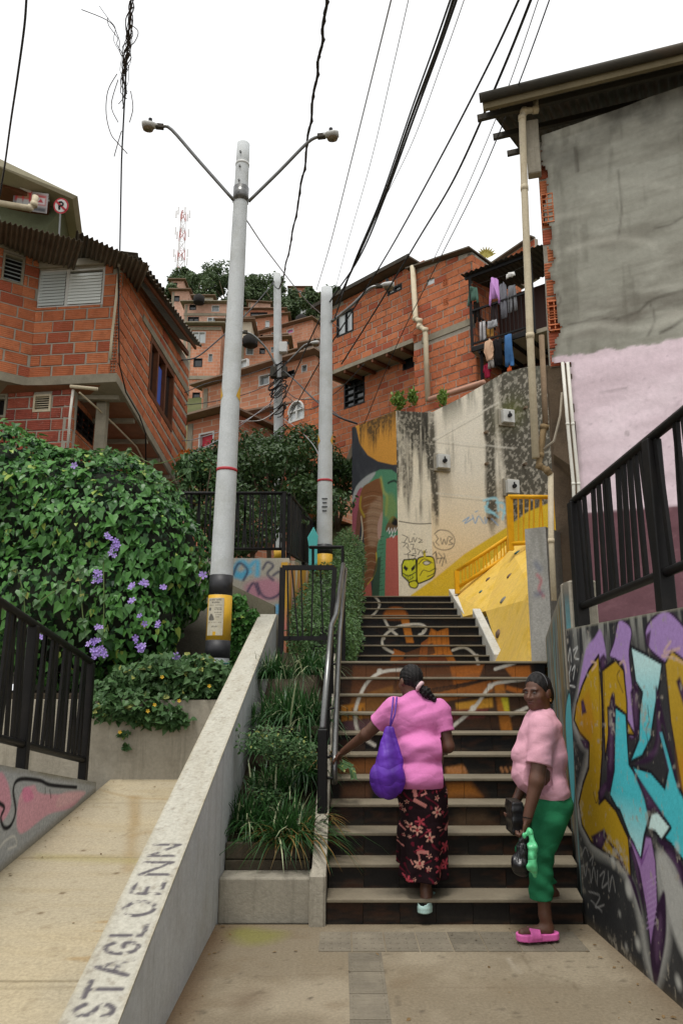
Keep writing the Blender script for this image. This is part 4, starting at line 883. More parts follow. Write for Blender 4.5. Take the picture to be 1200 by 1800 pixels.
for p in (K(790,490, 850,480, 860,540), K(810,500, 800,540, 840,550), K(850,500, 890,510, 880,580), K(870,530, 905,560), K(795,520, 860,570)): cw.stroke(p, .05, (.30,.58,.66), soft=.03, a=.8)
yd = cw.noise(.6, .3, 105); ymask = (cw.c[..., 2] < .1) & (cw.c[..., 0] > .5); cw.blend(ymask*np.clip((yd-.5)*3, 0, 1)*.5, (.70, .50, .09))
cw.v = _v
cw.build('cream_panel', M_wallp, rwall, top=ctop, back=.5)
# capping behind, fill so that the ground above is closed
MB().prism([(Lw.x+.1, Lw.y+.3, ZT-.35), (Aw.x+.1, Aw.y+.5, ZT-.35), (Bw.x, Bw.y+.45, ZT-.35), (Cw.x, Cw.y+.45, ZT-.35), (6, 19, ZT-.35), (0, 20, ZT-.35)], (0, 0, .3)).build('upper_terrace', M_ground, kind='structure')
# wall-mounted floodlight boxes
M_box = plain('grey box', (.50, .50, .47), rough=.5)
cU = (flat(Cw)-flat(Bw)).normalized()
for px_, py_, lab in ((775, 814, 'lowest and leftmost pale junction box on the cream wall'), (888, 735, 'highest pale junction box, under the laundry balcony'), (896, 858, 'pale junction box just above the yellow railing')):
    q = onp(px_, py_, flat(Bw), cN); t = thing('junction_box', lab, 'junction box', q-Z*.2, 'junction boxes')
    bevel(MB().obox(q+cN*.03, cU*.19, cN*.03, Z*.20).build('backing_pad', M_conc, t), .01); bevel(MB().obox(q+cN*.11-Z*.0, cU*.14, cN*.06, Z*.15).build('box', M_box, t), .01)
    MB().tube([q+cN*.17, q+cN*.23], .045, 10).build('lamp', M_black, t); MB().tube([q+cN*.20, q+cN*.20+Z*.09], .016, 8).build('stem', M_black, t)
for px_, py_ in ((852, 761), (853, 816), (858, 910), (920, 817), (921, 718)):
    q = onp(px_, py_, flat(Bw), cN); MB().tube([q-cN*.02, q+cN*.10], .035, 10).build('weep_pipe', M_mud, rwall)

# ================================================================ yellow climbing wall and railings
yw = thing('climbing_wall', 'yellow faceted climbing wall right of the upper steps', 'climbing wall', at(900, 1165, 10))
p = {'a': at(800, 1046, 15.1), 'b': at(892, 955, 15.3), 'c': at(936, 955, 13.5), 'd': at(813, 1084, 13.6), 'e': at(853, 1074, 12.6), 'f': at(940, 1050, 10.2), 'g': at(946, 1172, 8.35), 'h': at(883, 1170, 10.9), 'i': at(842, 1084, 12.6), 'j': at(960, 960, 13.2), 'k': at(1000, 1050, 10.2), 'l': at(1010, 1172, 8.35)}
for name, ks in [('facet', k_) for k_ in ('ade', 'aeb', 'bef', 'bfc', 'feh', 'fhg', 'cfk', 'ckj', 'fgl', 'flk')]:
    mb = MB(); P_ = [p[k] for k in ks]; n_ = (P_[1]-P_[0]).cross(P_[2]-P_[0]).normalized()
    if n_.y > 0: P_ = P_[::-1]; n_ = -n_
    mb.prism([q-n_*.12 for q in P_], n_*.12); fixn(mb.build(name, M_yellow, yw))
hold_m = [plain('hold brown', (.13, .08, .05)), plain('hold grey', (.16, .16, .14)), plain('hold teal', (.03, .12, .12)), plain('hold orange', (.4, .12, .03))]
def facet_pt(px_, py_):
    for tri in ('bef', 'bfc', 'feh', 'fhg', 'ade', 'aeb'):
        A_, B_, C_ = (p[k] for k in tri); n_ = (B_-A_).cross(C_-A_).normalized(); q = onp(px_, py_, A_, n_)
        v0, v1, v2 = B_-A_, C_-A_, q-A_; d00, d01, d11, d20, d21 = v0.dot(v0), v0.dot(v1), v1.dot(v1), v2.dot(v0), v2.dot(v1); dn = d00*d11-d01*d01
        b_, c_ = (d11*d20-d01*d21)/dn, (d00*d21-d01*d20)/dn
        if b_ > -.03 and c_ > -.03 and b_+c_ < 1.03: return q, (n_ if n_.y < 0 else -n_)
    return None
for i, (px_, py_, r_) in enumerate(((895,1012,.08),(884,1055,.09),(908,972,.09),(921,1104,.10),(876,1113,.10),(896,1140,.10),(933,1148,.07),(934,1030,.07),(858,1018,.09),(930,1160,.05),(845,1040,.07),(870,990,.06))):
    fp = facet_pt(px_, py_)
    if not fp: continue
    q, n_ = fp; r_ *= .6; mb = MB(); e1 = n_.orthogonal().normalized(); e2 = n_.cross(e1); ring = []
    for lv, (hh, sc2) in enumerate(((-.01, 1.0), (.4, .95), (.75, .6))):
        for k in range(7): a_ = 2*math.pi*k/7; rr = r_*sc2*random.Random(i*20+k).uniform(.7, 1.2); ring.append(q+n_*hh*r_+(e1*math.cos(a_)*1.4+e2*math.sin(a_))*rr-Z*(.2*r_*lv))
    mb.add(ring, [(l*7+k, l*7+(k+1) % 7, (l+1)*7+(k+1) % 7, (l+1)*7+k) for l in range(2) for k in range(7)]+[tuple(range(14, 21))])
    mb.build('climbing_hold', hold_m[i % 4], yw, smooth=True)
def railing(name, label, corners, nb, m, rw=.05, seed=1):
    """corners: lower-left, lower-right, upper-right, upper-left"""
    a, b, c_, d = [V(q) for q in corners]; r = random.Random(seed); t = thing(name, label, 'railing', a)
    for nm, x, y in (('bottom_rail', a, b), ('top_rail', d, c_)): MB().tube([x, y], rw/2, 10).build(nm, m, t, smooth=True)
    for x, y in ((a, d), (b, c_)): MB().bar(x-Z*.12, y, rw*1.2, rw*1.2).build('post', m, t)
    for i in range(nb):
        k = (i+.6)/nb; k2 = min(max(k+r.uniform(-.5, .5)/nb, .01), .99); MB().bar(lerp(a, b, k), lerp(d, c_, k2), .022, .03).build('bar', m, t)
    return t
railing('railing', 'yellow sloping railing climbing beside the yellow wall', [at(803, 1033, 14.9), at(895, 975, 14.6), at(893, 944, 14.6), at(802, 1004, 14.9)], 15, M_yrail, .075, 3)
railing('railing', 'yellow level railing at the top of the climbing wall', [at(897, 956, 13.6), at(968, 952, 13.2), at(968, 874, 13.2), at(893, 873, 13.6)], 8, M_yrail, .08, 5)
# ================================================================ left brick house
M_alu = plain('white aluminium', (.55, .55, .52), rough=.45)
M_slat = glass('sky pale frosted louvre glass', (.74, .78, .75), .35, .5)  # the sky's reflection is put into the pale base colour
M_slatd = glass('dark louvre glass', (.50, .54, .52), .3, .5)
M_wframe = surf('varnished timber', (.13, .05, .025), sc=7, var=.3, rough=.55, bump=.2)
M_beam = surf('cast concrete beam', (.27, .24, .18), sc=4, var=.25, bump=.5, bsc=40, stain=((.13, .11, .08), .6), ssc=3)
M_blue = plain('blue curtain', (.05, .10, .42), rough=.8)
M_red = plain('red curtain', (.45, .03, .05), rough=.8)
M_pane = glass('window glass', (.16, .18, .18), .05, .8)
M_panel = glass('pale window glass', (.55, .58, .58), .12, .6)
M_paned = glass('dark window glass', (.02, .022, .022), .06, .6)
K0 = at(192, 658, 12.0); FU = V((.993, -.12, 0)).normalized(); FNn = FU.cross(Z).normalized()
zt = onp(213, 452, K0, FNn).z; zb = K0.z; HH = zt-zb
lh = thing('brick_house', 'unplastered orange brick house with louvre window and corrugated roof, upper left', 'house', (K0.x-1, K0.y+1, 3.4))
uL = (onp(58, 600, K0, FNn)-K0).dot(FU)
O_ = K0+FU*uL
tmp = BrickFace(lh, O_, FU, -uL, HH, M_mort, M_brick)
w0, w1 = tmp.uv(62, 542), tmp.uv(186, 468)
bfr = BrickFace(lh, O_, FU, -uL, HH, M_mort, M_brick, openings=[(w0[0], w1[0], w0[1], w1[1])], skip=lambda u, v: v > w1[1]-.02)
bfr.slab(); bfr.bricks(seed=11)
bevel(MB().obox((bfr.P(0, w1[1]+.02)+bfr.P(-uL, HH))/2+FNn*.02, FU*(-uL/2-.01), FNn*.04, Z*((HH-w1[1]-.02)/2)).build('lintel', M_beam, lh), .01)
# louvre window
win = bfr.P
wo = MB(); wd = -.05
for a_, b_ in ((w0[0], w0[0]+.05), (w1[0]-.05, w1[0]), ((w0[0]+w1[0])/2-.10, (w0[0]+w1[0])/2-.04)): wo.hexa([win(a_, w0[1], wd-.05), win(a_, w0[1], wd+.03), win(b_, w0[1], wd+.03), win(b_, w0[1], wd-.05), win(a_, w1[1], wd-.05), win(a_, w1[1], wd+.03), win(b_, w1[1], wd+.03), win(b_, w1[1], wd-.05)])
for a_, b_ in ((w0[1], w0[1]+.04), (w1[1]-.04, w1[1])): wo.hexa([win(w0[0]+.05, a_, wd-.045), win(w0[0]+.05, a_, wd+.025), win(w1[0]-.05, a_, wd+.025), win(w1[0]-.05, a_, wd-.045), win(w0[0]+.05, b_, wd-.045), win(w0[0]+.05, b_, wd+.025), win(w1[0]-.05, b_, wd+.025), win(w1[0]-.05, b_, wd-.045)])
wf_ = fixn(wo.build('window_frame', M_alu, lh))
mb = MB(); mb.hexa([win(w0[0], w0[1], -.16), win(w0[0], w0[1], -.14), win(w1[0], w0[1], -.14), win(w1[0], w0[1], -.16), win(w0[0], w1[1], -.16), win(w0[0], w1[1], -.14), win(w1[0], w1[1], -.14), win(w1[0], w1[1], -.16)]); mb.build('window_back', M_dark, wf_)
mid = (w0[0]+w1[0])/2-.07; nsl = 11; sh_ = (w1[1]-w0[1]-.08)/nsl
for (a_, b_), mm in (((w0[0]+.055, mid-.035), M_slatd), ((mid+.035, w1[0]-.055), M_slat)):
    for i in range(nsl):
        if mm is M_slat and i == nsl-1: continue
        z_ = w0[1]+.04+i*sh_; MB().hexa([win(a_, z_, wd+.045), win(a_, z_, wd+.051), win(b_, z_, wd+.051), win(b_, z_, wd+.045), win(a_, z_+sh_*1.04, wd+.025), win(a_, z_+sh_*1.04, wd+.031), win(b_, z_+sh_*1.04, wd+.031), win(b_, z_+sh_*1.04, wd+.025)]).build('louvre_slat', mm, wf_)
# broken corner with hollow brick ends
for i in range(9): hollow(lh, bfr.P(-uL+.06, .12+i*.21, -.02), FU, FNn, w_=.11, hh=.19, cols=2, rows=3)
# side face (fans a little, as the photo shows): from the corner away from us
SU = V((.03, 1, 0)).normalized(); S0 = K0+FU*.12+V((0, .02, 0)); sN = SU.cross(Z).normalized()
eB, eT = onp(322, 862, S0, sN), onp(324, 622, S0, sN); SW = (eB-S0).dot(SU)
sbase = lambda u: (eB.z-S0.z)*u/SW
sscale = lambda u: 1+((eT.z-eB.z)/HH-1)*u/SW
tmp = BrickFace(lh, S0, SU, SW, HH, M_mort, M_brick, base=sbase, scale=sscale)
q0, q1 = tmp.uv(262, 640)[0], tmp.uv(304, 700)[0]; r0, r1 = tmp.uv(261, 692)[1], tmp.uv(265, 590)[1]
bsd = BrickFace(lh, S0, SU, SW, HH, M_mort, M_brick, openings=[(q0, q1, r0, r1)], base=sbase, scale=sscale, skip=lambda u, v: abs(v-r1-.06) < .07 and u > 1.2)
bsd.slab(); bsd.bricks(limit=300, seed=12)
sp = bsd.P
mb = MB(); mb.hexa([sp(1.2, r1+.01, .005), sp(1.2, r1+.01, .035), sp(SW, r1+.01, .035), sp(SW, r1+.01, .005), sp(1.2, r1+.13, .005), sp(1.2, r1+.13, .035), sp(SW, r1+.13, .035), sp(SW, r1+.13, .005)]); fixn(mb.build('lintel', M_beam, lh))
def frame(face, a_, b_, c_, d_, t_, dep, m, root, name='window_frame', mull=(), bars=()):
    mb = MB(); f = lambda x0, x1, y0, y1: mb.hexa([face(x0, y0, -dep), face(x0, y0, .02), face(x1, y0, .02), face(x1, y0, -dep), face(x0, y1, -dep), face(x0, y1, .02), face(x1, y1, .02), face(x1, y1, -dep)])
    f(a_, a_+t_, c_, d_); f(b_-t_, b_, c_, d_); f(a_+t_, b_-t_, c_, c_+t_); f(a_+t_, b_-t_, d_-t_, d_)
    for k in mull: f(a_+(b_-a_)*k-t_/2, a_+(b_-a_)*k+t_/2, c_+t_, d_-t_)
    for k in bars: f(a_+t_, b_-t_, c_+(d_-c_)*k-t_/3, c_+(d_-c_)*k+t_/3)
    return fixn(mb.build(name, m, root))
fr = frame(sp, q0, q1, r0, r1, .09, .10, M_wframe, lh, mull=(.30, .62))
def pane(face, a_, b_, c_, d_, n_, m, parent, name='pane'):
    return fixn(MB().hexa([face(a_, c_, n_-.01), face(a_, c_, n_), face(b_, c_, n_), face(b_, c_, n_-.01), face(a_, d_, n_-.01), face(a_, d_, n_), face(b_, d_, n_), face(b_, d_, n_-.01)]).build(name, m, parent))
pane(sp, q0+.09, q0+(q1-q0)*.30, r0+.08, r1-.08, -.07, M_paned, fr); pane(sp, q0+(q1-q0)*.30, q0+(q1-q0)*.62, r0+.08, r1-.2, -.06, M_blue, fr, 'curtain'); pane(sp, q0+(q1-q0)*.62, q1-.09, r0+.08, r1-.08, -.07, M_paned, fr)
# left wing wall coming towards us
LU = V((.80, .60, 0)).normalized(); L0 = O_-LU*2.2; tmp = BrickFace(lh, L0, LU, 2.2, HH, M_mort, M_brick)
l0, l1 = tmp.uv(2, 492), tmp.uv(45, 455)
blw = BrickFace(lh, L0, LU, 2.2, HH*1.02, M_mort, M_brick, openings=[(l0[0], l1[0], l0[1], l1[1]+.02)], skip=lambda u, v: v > l1[1]+.05 and v < l1[1]+.36)
blw.slab(); blw.bricks(limit=80, seed=13)
lp_ = blw.P; fr = frame(lp_, l0[0], l1[0], l0[1], l1[1], .035, .08, M_beam, lh); pane(lp_, l0[0], l1[0], l0[1], l1[1], -.12, M_dark, fr, 'window_back')
for i in range(6): z_ = l0[1]+.05+i*(l1[1]-l0[1]-.08)/6; MB().hexa([lp_(l0[0]+.03, z_, .0), lp_(l0[0]+.03, z_, .006), lp_(l1[0]-.03, z_, .006), lp_(l1[0]-.03, z_, .0), lp_(l0[0]+.03, z_+.045, -.05), lp_(l0[0]+.03, z_+.045, -.044), lp_(l1[0]-.03, z_+.045, -.044), lp_(l1[0]-.03, z_+.045, -.05)]).build('louvre_slat', M_slatd, fr)
mb = MB(); mb.hexa([lp_(0, l1[1]+.06, -.05), lp_(0, l1[1]+.06, .03), lp_(2.19, l1[1]+.06, .03), lp_(2.19, l1[1]+.06, -.05), lp_(0, l1[1]+.36, -.05), lp_(0, l1[1]+.36, .03), lp_(2.19, l1[1]+.36, .03), lp_(2.19, l1[1]+.36, -.05)]); fixn(mb.build('lintel', M_beam, lh))
# floor slab of the cantilevered storey
bk = S0+SU*SW
mb = MB(); zz = zb; base = [L0-V((0, 0, L0.z)), O_-V((0, 0, O_.z)), K0+FU*.14-V((0, 0, K0.z)), V((bk.x+.02, bk.y, 0)), V((bk.x-6, bk.y, 0)), V((L0.x-1.5, L0.y+3, 0))]
out = [(L0+blw.N*.05), (O_+FNn*.05), (K0+FU*.16+FNn*.05), V((bk.x+.03, bk.y+.02, 0)), V((bk.x-6, bk.y+.02, 0)), V((L0.x-3, L0.y+.3, 0))]
zl = [zb, zb, zb, eB.z, eB.z, zb]
mb.add([(q.x, q.y, z_-.16) for q, z_ in zip(out, zl)]+[(q.x, q.y, z_-.003) for q, z_ in zip(out, zl)], [(5,4,3,2,1,0), (6,7,8,9,10,11)]+[(i, (i+1) % 6, (i+1) % 6+6, i+6) for i in range(6)])
M_soff = surf('brick soffit', (.25, .105, .055), (.30, .15, .09), sc=3, var=.35, bump=.5, bsc=20, stain=((.12, .09, .06), .6), ssc=2)
fixn(mb.build('floor_slab', M_beam, lh))
def inset(k): return [V((q.x, q.y, 0)) for q in out]
# soffit beams under the cantilever
for k in range(6):
    t_ = (k+.5)/6; a_ = V((lerp(K0.x, bk.x, t_)+.05, lerp(K0.y, bk.y, t_), lerp(zb, eB.z, t_)-.20)); MB().bar(a_, a_-V((2.4, 0, 0)), .09, .08).build('soffit_beam', M_beam, lh)
mb = MB(); mb.add([(K0.x+.1, K0.y+.05, zb-.175), (bk.x, bk.y-.05, eB.z-.175), (bk.x-3, bk.y-.05, eB.z-.175), (K0.x-2, K0.y+.05, zb-.175)], [(0,1,2,3)]); mb.build('soffit', M_soff, lh)
# lower storey: brick front, side with a red-curtained opening, post
zlow = 3.2
bl0 = O_-FU*.9+FNn*(-.12); bl0 = V((bl0.x, bl0.y, zlow)); lwW = (onp(130, 700, bl0, FNn)-bl0).dot(FU)
tmp = BrickFace(lh, bl0, FU, lwW, zb-.17-zlow, M_mort, M_brick); v0, v1 = tmp.uv(58, 725), tmp.uv(92, 693); x0, x1 = tmp.uv(-14, 735), tmp.uv(15, 692)
M_brick2 = brickmat('dark red brick', (.27, .065, .045), (.36, .10, .06), (.22, .05, .04)); 
blo = BrickFace(lh, bl0, FU, lwW, zb-.17-zlow, M_mort, M_brick2, openings=[(v0[0], v1[0], v0[1], v1[1]), (x0[0], x1[0], x0[1], x1[1])], L=.44); blo.slab(); blo.bricks(limit=110, seed=14)
lo_ = blo.P; fr = frame(lo_, v0[0], v1[0], v0[1], v1[1], .035, .06, M_pvc, lh, 'vent_frame'); pane(lo_, v0[0], v1[0], v0[1], v1[1], -.1, M_dark, fr, 'vent_back')
for i in range(6): z_ = v0[1]+.04+i*(v1[1]-v0[1]-.07)/6; MB().hexa([lo_(v0[0]+.03, z_, .01), lo_(v0[0]+.03, z_, .016), lo_(v1[0]-.03, z_, .016), lo_(v1[0]-.03, z_, .01), lo_(v0[0]+.03, z_+.035, -.03), lo_(v0[0]+.03, z_+.035, -.024), lo_(v1[0]-.03, z_+.035, -.024), lo_(v1[0]-.03, z_+.035, -.03)]).build('vent_slat', M_pvc, fr)
fr = frame(lo_, x0[0], x1[0], x0[1], x1[1], .04, .08, M_beam, lh); pane(lo_, x0[0], x1[0], x0[1], x1[1], -.1, M_dark, fr, 'window_back')
le = blo.P(lwW, 0); LS = V((-.02, 1, 0)).normalized(); tmp = BrickFace(lh, le, LS, 4.5, zb-.3-zlow, M_mort, M_brick2); y0_, y1_ = tmp.uv(132, 745), tmp.uv(166, 722); yz0, yz1 = tmp.uv(150, 772)[1], tmp.uv(134, 712)[1]
bls = BrickFace(lh, le, LS, 4.5, zb-.3-zlow, M_mort, M_brick2, openings=[(y0_[0], y1_[0], yz0, yz1)]); bls.slab(); bls.bricks(limit=60, seed=15, stuffmat=M_brickj)
fr = frame(bls.P, y0_[0], y1_[0], yz0, yz1, .05, .08, M_black, lh, mull=(.33, .66), bars=(.3, .6)); pane(bls.P, y0_[0], y1_[0], yz0, yz1, -.05, plain('orange curtain', (.5, .09, .03), rough=.8), fr, 'curtain')
pc = at(178, 760, 12.6); bevel(MB().box(pc.x-.09, pc.x+.09, pc.y-.09, pc.y+.09, 3, zb-.2).build('post', M_beam, lh), .01)
# body behind, closes the house
fixn(MB().hexa([(O_.x-2, O_.y+.35, zb), (K0.x-.15, K0.y+.3, zb), (bk.x-.2, bk.y-.02, eB.z), (bk.x-6, bk.y-.02, eB.z), (O_.x-2, O_.y+.35, zt-.05), (K0.x-.15, K0.y+.3, zt-.05), (bk.x-.2, bk.y-.02, eT.z-.05), (bk.x-6, bk.y-.02, eT.z-.05)]).build('inner_wall', M_dark, lh))
# corrugated roof: overlapping sheets over the front and the falling side
M_roof = surf('weathered roof sheet', (.12, .10, .075), (.17, .145, .11), sc=2, var=.3, rough=.75, bump=.25, bsc=30, stain=((.055, .045, .035), .6), ssc=1.5)
def sheet(A, B, Cc, n, root=lh, m=None, name='roof_sheet', amp=.024):
    corrug(MB(), A, V(B)-V(A), V(Cc)-V(A), n, amp).build(name, m or M_roof, root)
sheet(at(-40, 378, 10.9), at(147, 424, 11.0), at(-40, 452, 12.5), 20); sheet(at(134, 406, 11.0), at(264, 466, 11.2), at(128, 462, 12.6), 15)
sheet(at(255, 470, 11.75), at(356, 610, 16.4), at(200, 452, 12.1), 24); sheet(at(240, 445, 11.55), at(292, 512, 13.0), at(196, 440, 11.9), 9)
MB().bar(at(215, 468, 11.9), at(330, 622, 16.2), .06, .1).build('rafter', M_wframe, lh); MB().bar(at(246, 478, 11.9), at(344, 612, 16.2), .04, .07).build('rafter', M_wframe, lh)
pipe('thin pale conduit down the near corner of the left brick house', [at(211, 452, 11.7), at(205, 520, 11.7), at(196, 600, 11.7), at(194, 632, 11.7)], .022, collars=False)
pipe('short cream pipe under the cantilevered corner of the left house', [at(124, 679, 11.7), at(172, 684, 11.7)], .03, collars=False)
pipe('slim white pipe running down the lower wall of the left house', [at(129, 685, 11.75), at(124, 725, 11.75), at(119, 790, 11.75)], .022, plain('white pvc pipe', (.58, .55, .48)), collars=False)
pipe('pale cable sagging below the cantilever of the left house', [at(140, 690, 11.8), at(165, 712, 12.2), at(200, 745, 13), at(240, 785, 14.2), at(256, 815, 15)], .016, name='cable', cat='cable', collars=False)
pipe('black cable draped along the slab edge of the left house', [at(208, 470, 11.6), at(210, 640, 11.6), at(222, 690, 12.2), at(245, 730, 13.1), at(256, 760, 13.6), at(257, 840, 13.8)], .012, M_black, name='cable', cat='cable', collars=False)

# house behind with balcony, posters and a no-parking sign
M_greenw = surf('green painted wall', (.16, .18, .11), sc=3, var=.2); M_cream = surf('cream eave', (.36, .33, .23), sc=3, var=.15); M_white = surf('white paint', (.66, .66, .63), sc=4, var=.08)
bh = thing('balcony_house', 'house with white slatted balcony and olive wall behind the left roof', 'house', at(60, 420, 15.5))
fixn(MB().prism([at(-60, 250, 14.2), at(137, 345, 15.6), at(128, 350, 15.6), at(-60, 268, 14.2)], (-.6, 2.2, .1)).build('roof', M_cream, bh))
fixn(MB().prism([at(90, 330, 16), at(122, 350, 15.9), at(84, 398, 16), at(70, 440, 16.2), at(0, 440, 16.2), at(0, 300, 16)], (-.4, 1.4, 0)).build('wall', M_greenw, bh))
for k in range(3):
    MB().bar(at(-30, 282+k*7, 15.0), at(87, 340+k*7, 15.6), .05, .045).build('balustrade_board', M_white, bh)
fixn(MB().prism([at(-30, 300, 15.1), at(87, 354, 15.6), at(85, 360, 15.6), at(-30, 312, 15.1)], (-.3, .8, 0)).build('balcony_floor', M_wframe, bh))
pst = Canvas(at(22, 366, 15.55), V((.93, -.2, -.28)), V((.05, -.1, 1)), .95, .48, .012, (.42, .40, .40))
for (a_, b_, c_) in (((.0, .0), (.35, .35), (.20, .20, .22)), ((.05, .22), (.5, .48), (.55, .06, .06)), ((.62, .18), (.9, .42), (.50, .10, .10)), ((.55, .02), (.92, .12), (.12, .12, .13))): pst.poly([a_, (b_[0], a_[1]), b_, (a_[0], b_[1])], c_, uv=True, soft=.06)
for x in (.18, .36): pst.poly([(x-.06, .30), (x+.06, .30), (x+.05, .42), (x-.05, .42)], (.35, .19, .12), uv=True, smooth=True, soft=.03); pst.poly([(x-.1, .05), (x+.1, .05), (x+.07, .27), (x-.07, .27)], (.5, .5, .5), uv=True, soft=.03)
pst.poly([(.64, .20), (.88, .20), (.88, .36), (.64, .36)], (.6, .55, .55), uv=True, soft=.02); pst.poly([(.68, .24), (.84, .24), (.76, .34)], (.45, .07, .08), uv=True, soft=.02)
pst.build('poster', M_paint, bh, back=.01)
pipe('cream waste pipe crossing in front of the balcony posters', [at(-30, 352, 14.9), at(52, 366, 15.1), at(60, 360, 15.1), at(63, 345, 15.1)], .07)
sg = thing('no_parking_sign', 'round red and white no-parking sign above the left roof', 'sign', at(105, 408, 15))
MB().tube([at(104, 420, 15), at(107, 362, 15)], .02, 8).build('pole', M_steel, sg)
cS = at(108, 362, 14.95); r_ = .175
n_ = V((-.1, -1, -.25)).normalized(); e1 = n_.cross(Z).normalized()*-1; e2 = e1.cross(n_)*-1
if e2.z < 0: e2 = -e2
if e1.x < 0: e1 = -e1
def disc(r, off, k=28): return [cS+n_*off+(e1*math.cos(2*math.pi*i/k)+e2*math.sin(2*math.pi*i/k))*r for i in range(k)]
fixn(MB().prism(disc(r_, 0), n_*.01).build('plate', plain('sign red', (.42, .02, .035)), sg)); fixn(MB().prism(disc(r_*.80, .011), n_*.003).build('face', plain('sign white', (.62, .6, .58)), sg))
def sp2(x, y, o=.016): return cS+e1*(x*r_)+e2*(y*r_)+n_*o
mb = MB(); mb.bar(sp2(-.22, -.5), sp2(-.22, .52), .045, .004, n_); mb.tube([sp2(-.22, .45), sp2(.15, .45), sp2(.30, .30), sp2(.30, .12), sp2(.15, -.02), sp2(-.22, -.02)], .020, 6); mb.build('letter', M_black, sg)
MB().bar(sp2(-.58, .58, .022), sp2(.58, -.58, .022), .045, .004, n_).build('slash', plain('sign red bar', (.42, .02, .035)), sg)
# ================================================================ vines, planting, grass
M_leaf = leafmat('vine leaf', (.010, .050, .014), (.10, .26, .055), (.30, .40, .08), rough=.36)  # light tone raised so that highlights sit in the leaf colour
M_leafd = leafmat('dark vine leaf', (.006, .026, .010), (.016, .055, .018), rough=.5)  # darker copy of the leaf, paints shade into the vine's gaps
M_ivy = leafmat('ground ivy leaf', (.03, .08, .025), (.09, .17, .06), (.28, .30, .08))
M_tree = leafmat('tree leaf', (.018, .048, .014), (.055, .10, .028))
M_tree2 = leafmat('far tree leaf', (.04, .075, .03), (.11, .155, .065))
M_grass = leafmat('liriope blade', (.006, .034, .009), (.045, .125, .03), (.42, .46, .26), yth=.9, rough=.35, spec=.4)  # some blades pale: highlights put into the blade colour
M_grass2 = leafmat('dry blade', (.12, .09, .02), (.28, .16, .05), rough=.5)
M_lilac = leafmat('lilac petal', (.26, .16, .52), (.45, .33, .70), rough=.6, trans=.3)
M_orangef = leafmat('orange petal', (.55, .12, .01), (.70, .22, .02), trans=.3)
M_yelf = leafmat('yellow petal', (.6, .35, .02), (.7, .45, .03))
M_bark = surf('bark', (.10, .075, .05), sc=6, var=.3, bump=.6, bsc=30)
hg = thing('flowering_vine', 'big dark green vine with hanging lilac flowers spilling over the left wall', 'vine', (-4, 9.2, 1.4))
ell = [(at(60, 965, 10.2), (2.1, 1.5, 1.42)), (at(200, 965, 10.0), (1.1, 1.35, 1.2)), (at(270, 1000, 9.8), (.7, 1.1, .9)), (at(-60, 925, 10.0), (1.8, 1.6, 1.38)), (at(130, 1060, 9.5), (1.5, 1.0, 1.0)), (at(240, 1085, 9.3), (.62, .75, .55)), (at(285, 1010, 9.6), (.42, .8, .55)), (at(120, 930, 10.4), (1.5, 1.3, 1.12))]
EC = np.array([list(c) for c, r in ell]); ER = np.array([r for c, r in ell])
def vine_pts(n, push=0.0):
    k = rng.choice(len(ell), n, p=np.prod(ER, 1)**.66/np.sum(np.prod(ER, 1)**.66)); d = sphere_pts(n)
    P = EC[k]+d*ER[k]*(1+push)
    lump = np.sin(P[:, 0]*5.1+P[:, 2]*3.7)*.06+np.sin(P[:, 2]*7.3-P[:, 0]*2.2+P[:, 1]*3)*.05
    N = d/ER[k]; N /= np.linalg.norm(N, axis=1, keepdims=True); P = P+N*lump[:, None]
    ins = np.zeros(n, bool)
    for j in range(len(ell)):
        q = ((P-EC[j])/ER[j]); ins |= ((q**2).sum(1) < .86) & (k != j)
    ok = ~ins & (N[:, 1] < .35) & (P[:, 2] > 1.35+.45*np.clip(P[:, 0]+2.3, 0, 2)); return P[ok], N[ok]
mb = MB()
for c_, r_ in ell:   # near-black solid core, painted shade for the gaps between leaves
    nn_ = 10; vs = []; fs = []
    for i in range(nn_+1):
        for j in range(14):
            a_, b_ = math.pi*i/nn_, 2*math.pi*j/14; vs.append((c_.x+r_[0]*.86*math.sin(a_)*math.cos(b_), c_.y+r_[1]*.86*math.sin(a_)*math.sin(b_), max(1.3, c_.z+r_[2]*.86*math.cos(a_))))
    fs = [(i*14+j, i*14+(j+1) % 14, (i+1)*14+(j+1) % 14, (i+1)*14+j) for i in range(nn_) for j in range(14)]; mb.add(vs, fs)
tag(mb.build('shade_core', plain('shade dark vine core', (.012, .016, .008), rough=1), hg), kind='stuff')
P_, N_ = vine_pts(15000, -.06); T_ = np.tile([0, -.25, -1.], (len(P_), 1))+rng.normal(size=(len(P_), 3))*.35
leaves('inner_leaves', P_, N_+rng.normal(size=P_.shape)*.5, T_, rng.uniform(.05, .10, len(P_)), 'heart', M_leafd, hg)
P_, N_ = vine_pts(30000, .0); T_ = np.tile([0, -.3, -1.], (len(P_), 1))+rng.normal(size=(len(P_), 3))*.4
leaves('outer_leaves', P_, N_+np.array([0, -.2, .35])+rng.normal(size=P_.shape)*.45, T_, rng.choice([.045, .06, .075, .09, .12], len(P_))*rng.uniform(.85, 1.2, len(P_)), 'heart', M_leaf, hg)
v_, f_ = leaf_shape('heart'); lm = []
for sz in (.09, .115, .14):
    me = bpy.data.meshes.new('leaf'); me.from_pydata((v_*sz).tolist(), [], f_); me.materials.append(M_leaf); lm.append(me)
P_, N_ = vine_pts(1500, .05); sel = np.argsort(P_[:, 1])[:420]; sel = rng.permutation(sel)[:290]
R_ = frames(N_[sel]+np.array([0, -.3, .3])+rng.normal(size=(len(sel), 3))*.35, np.tile([0, -.3, -1.], (len(sel), 1))+rng.normal(size=(len(sel), 3))*.4)
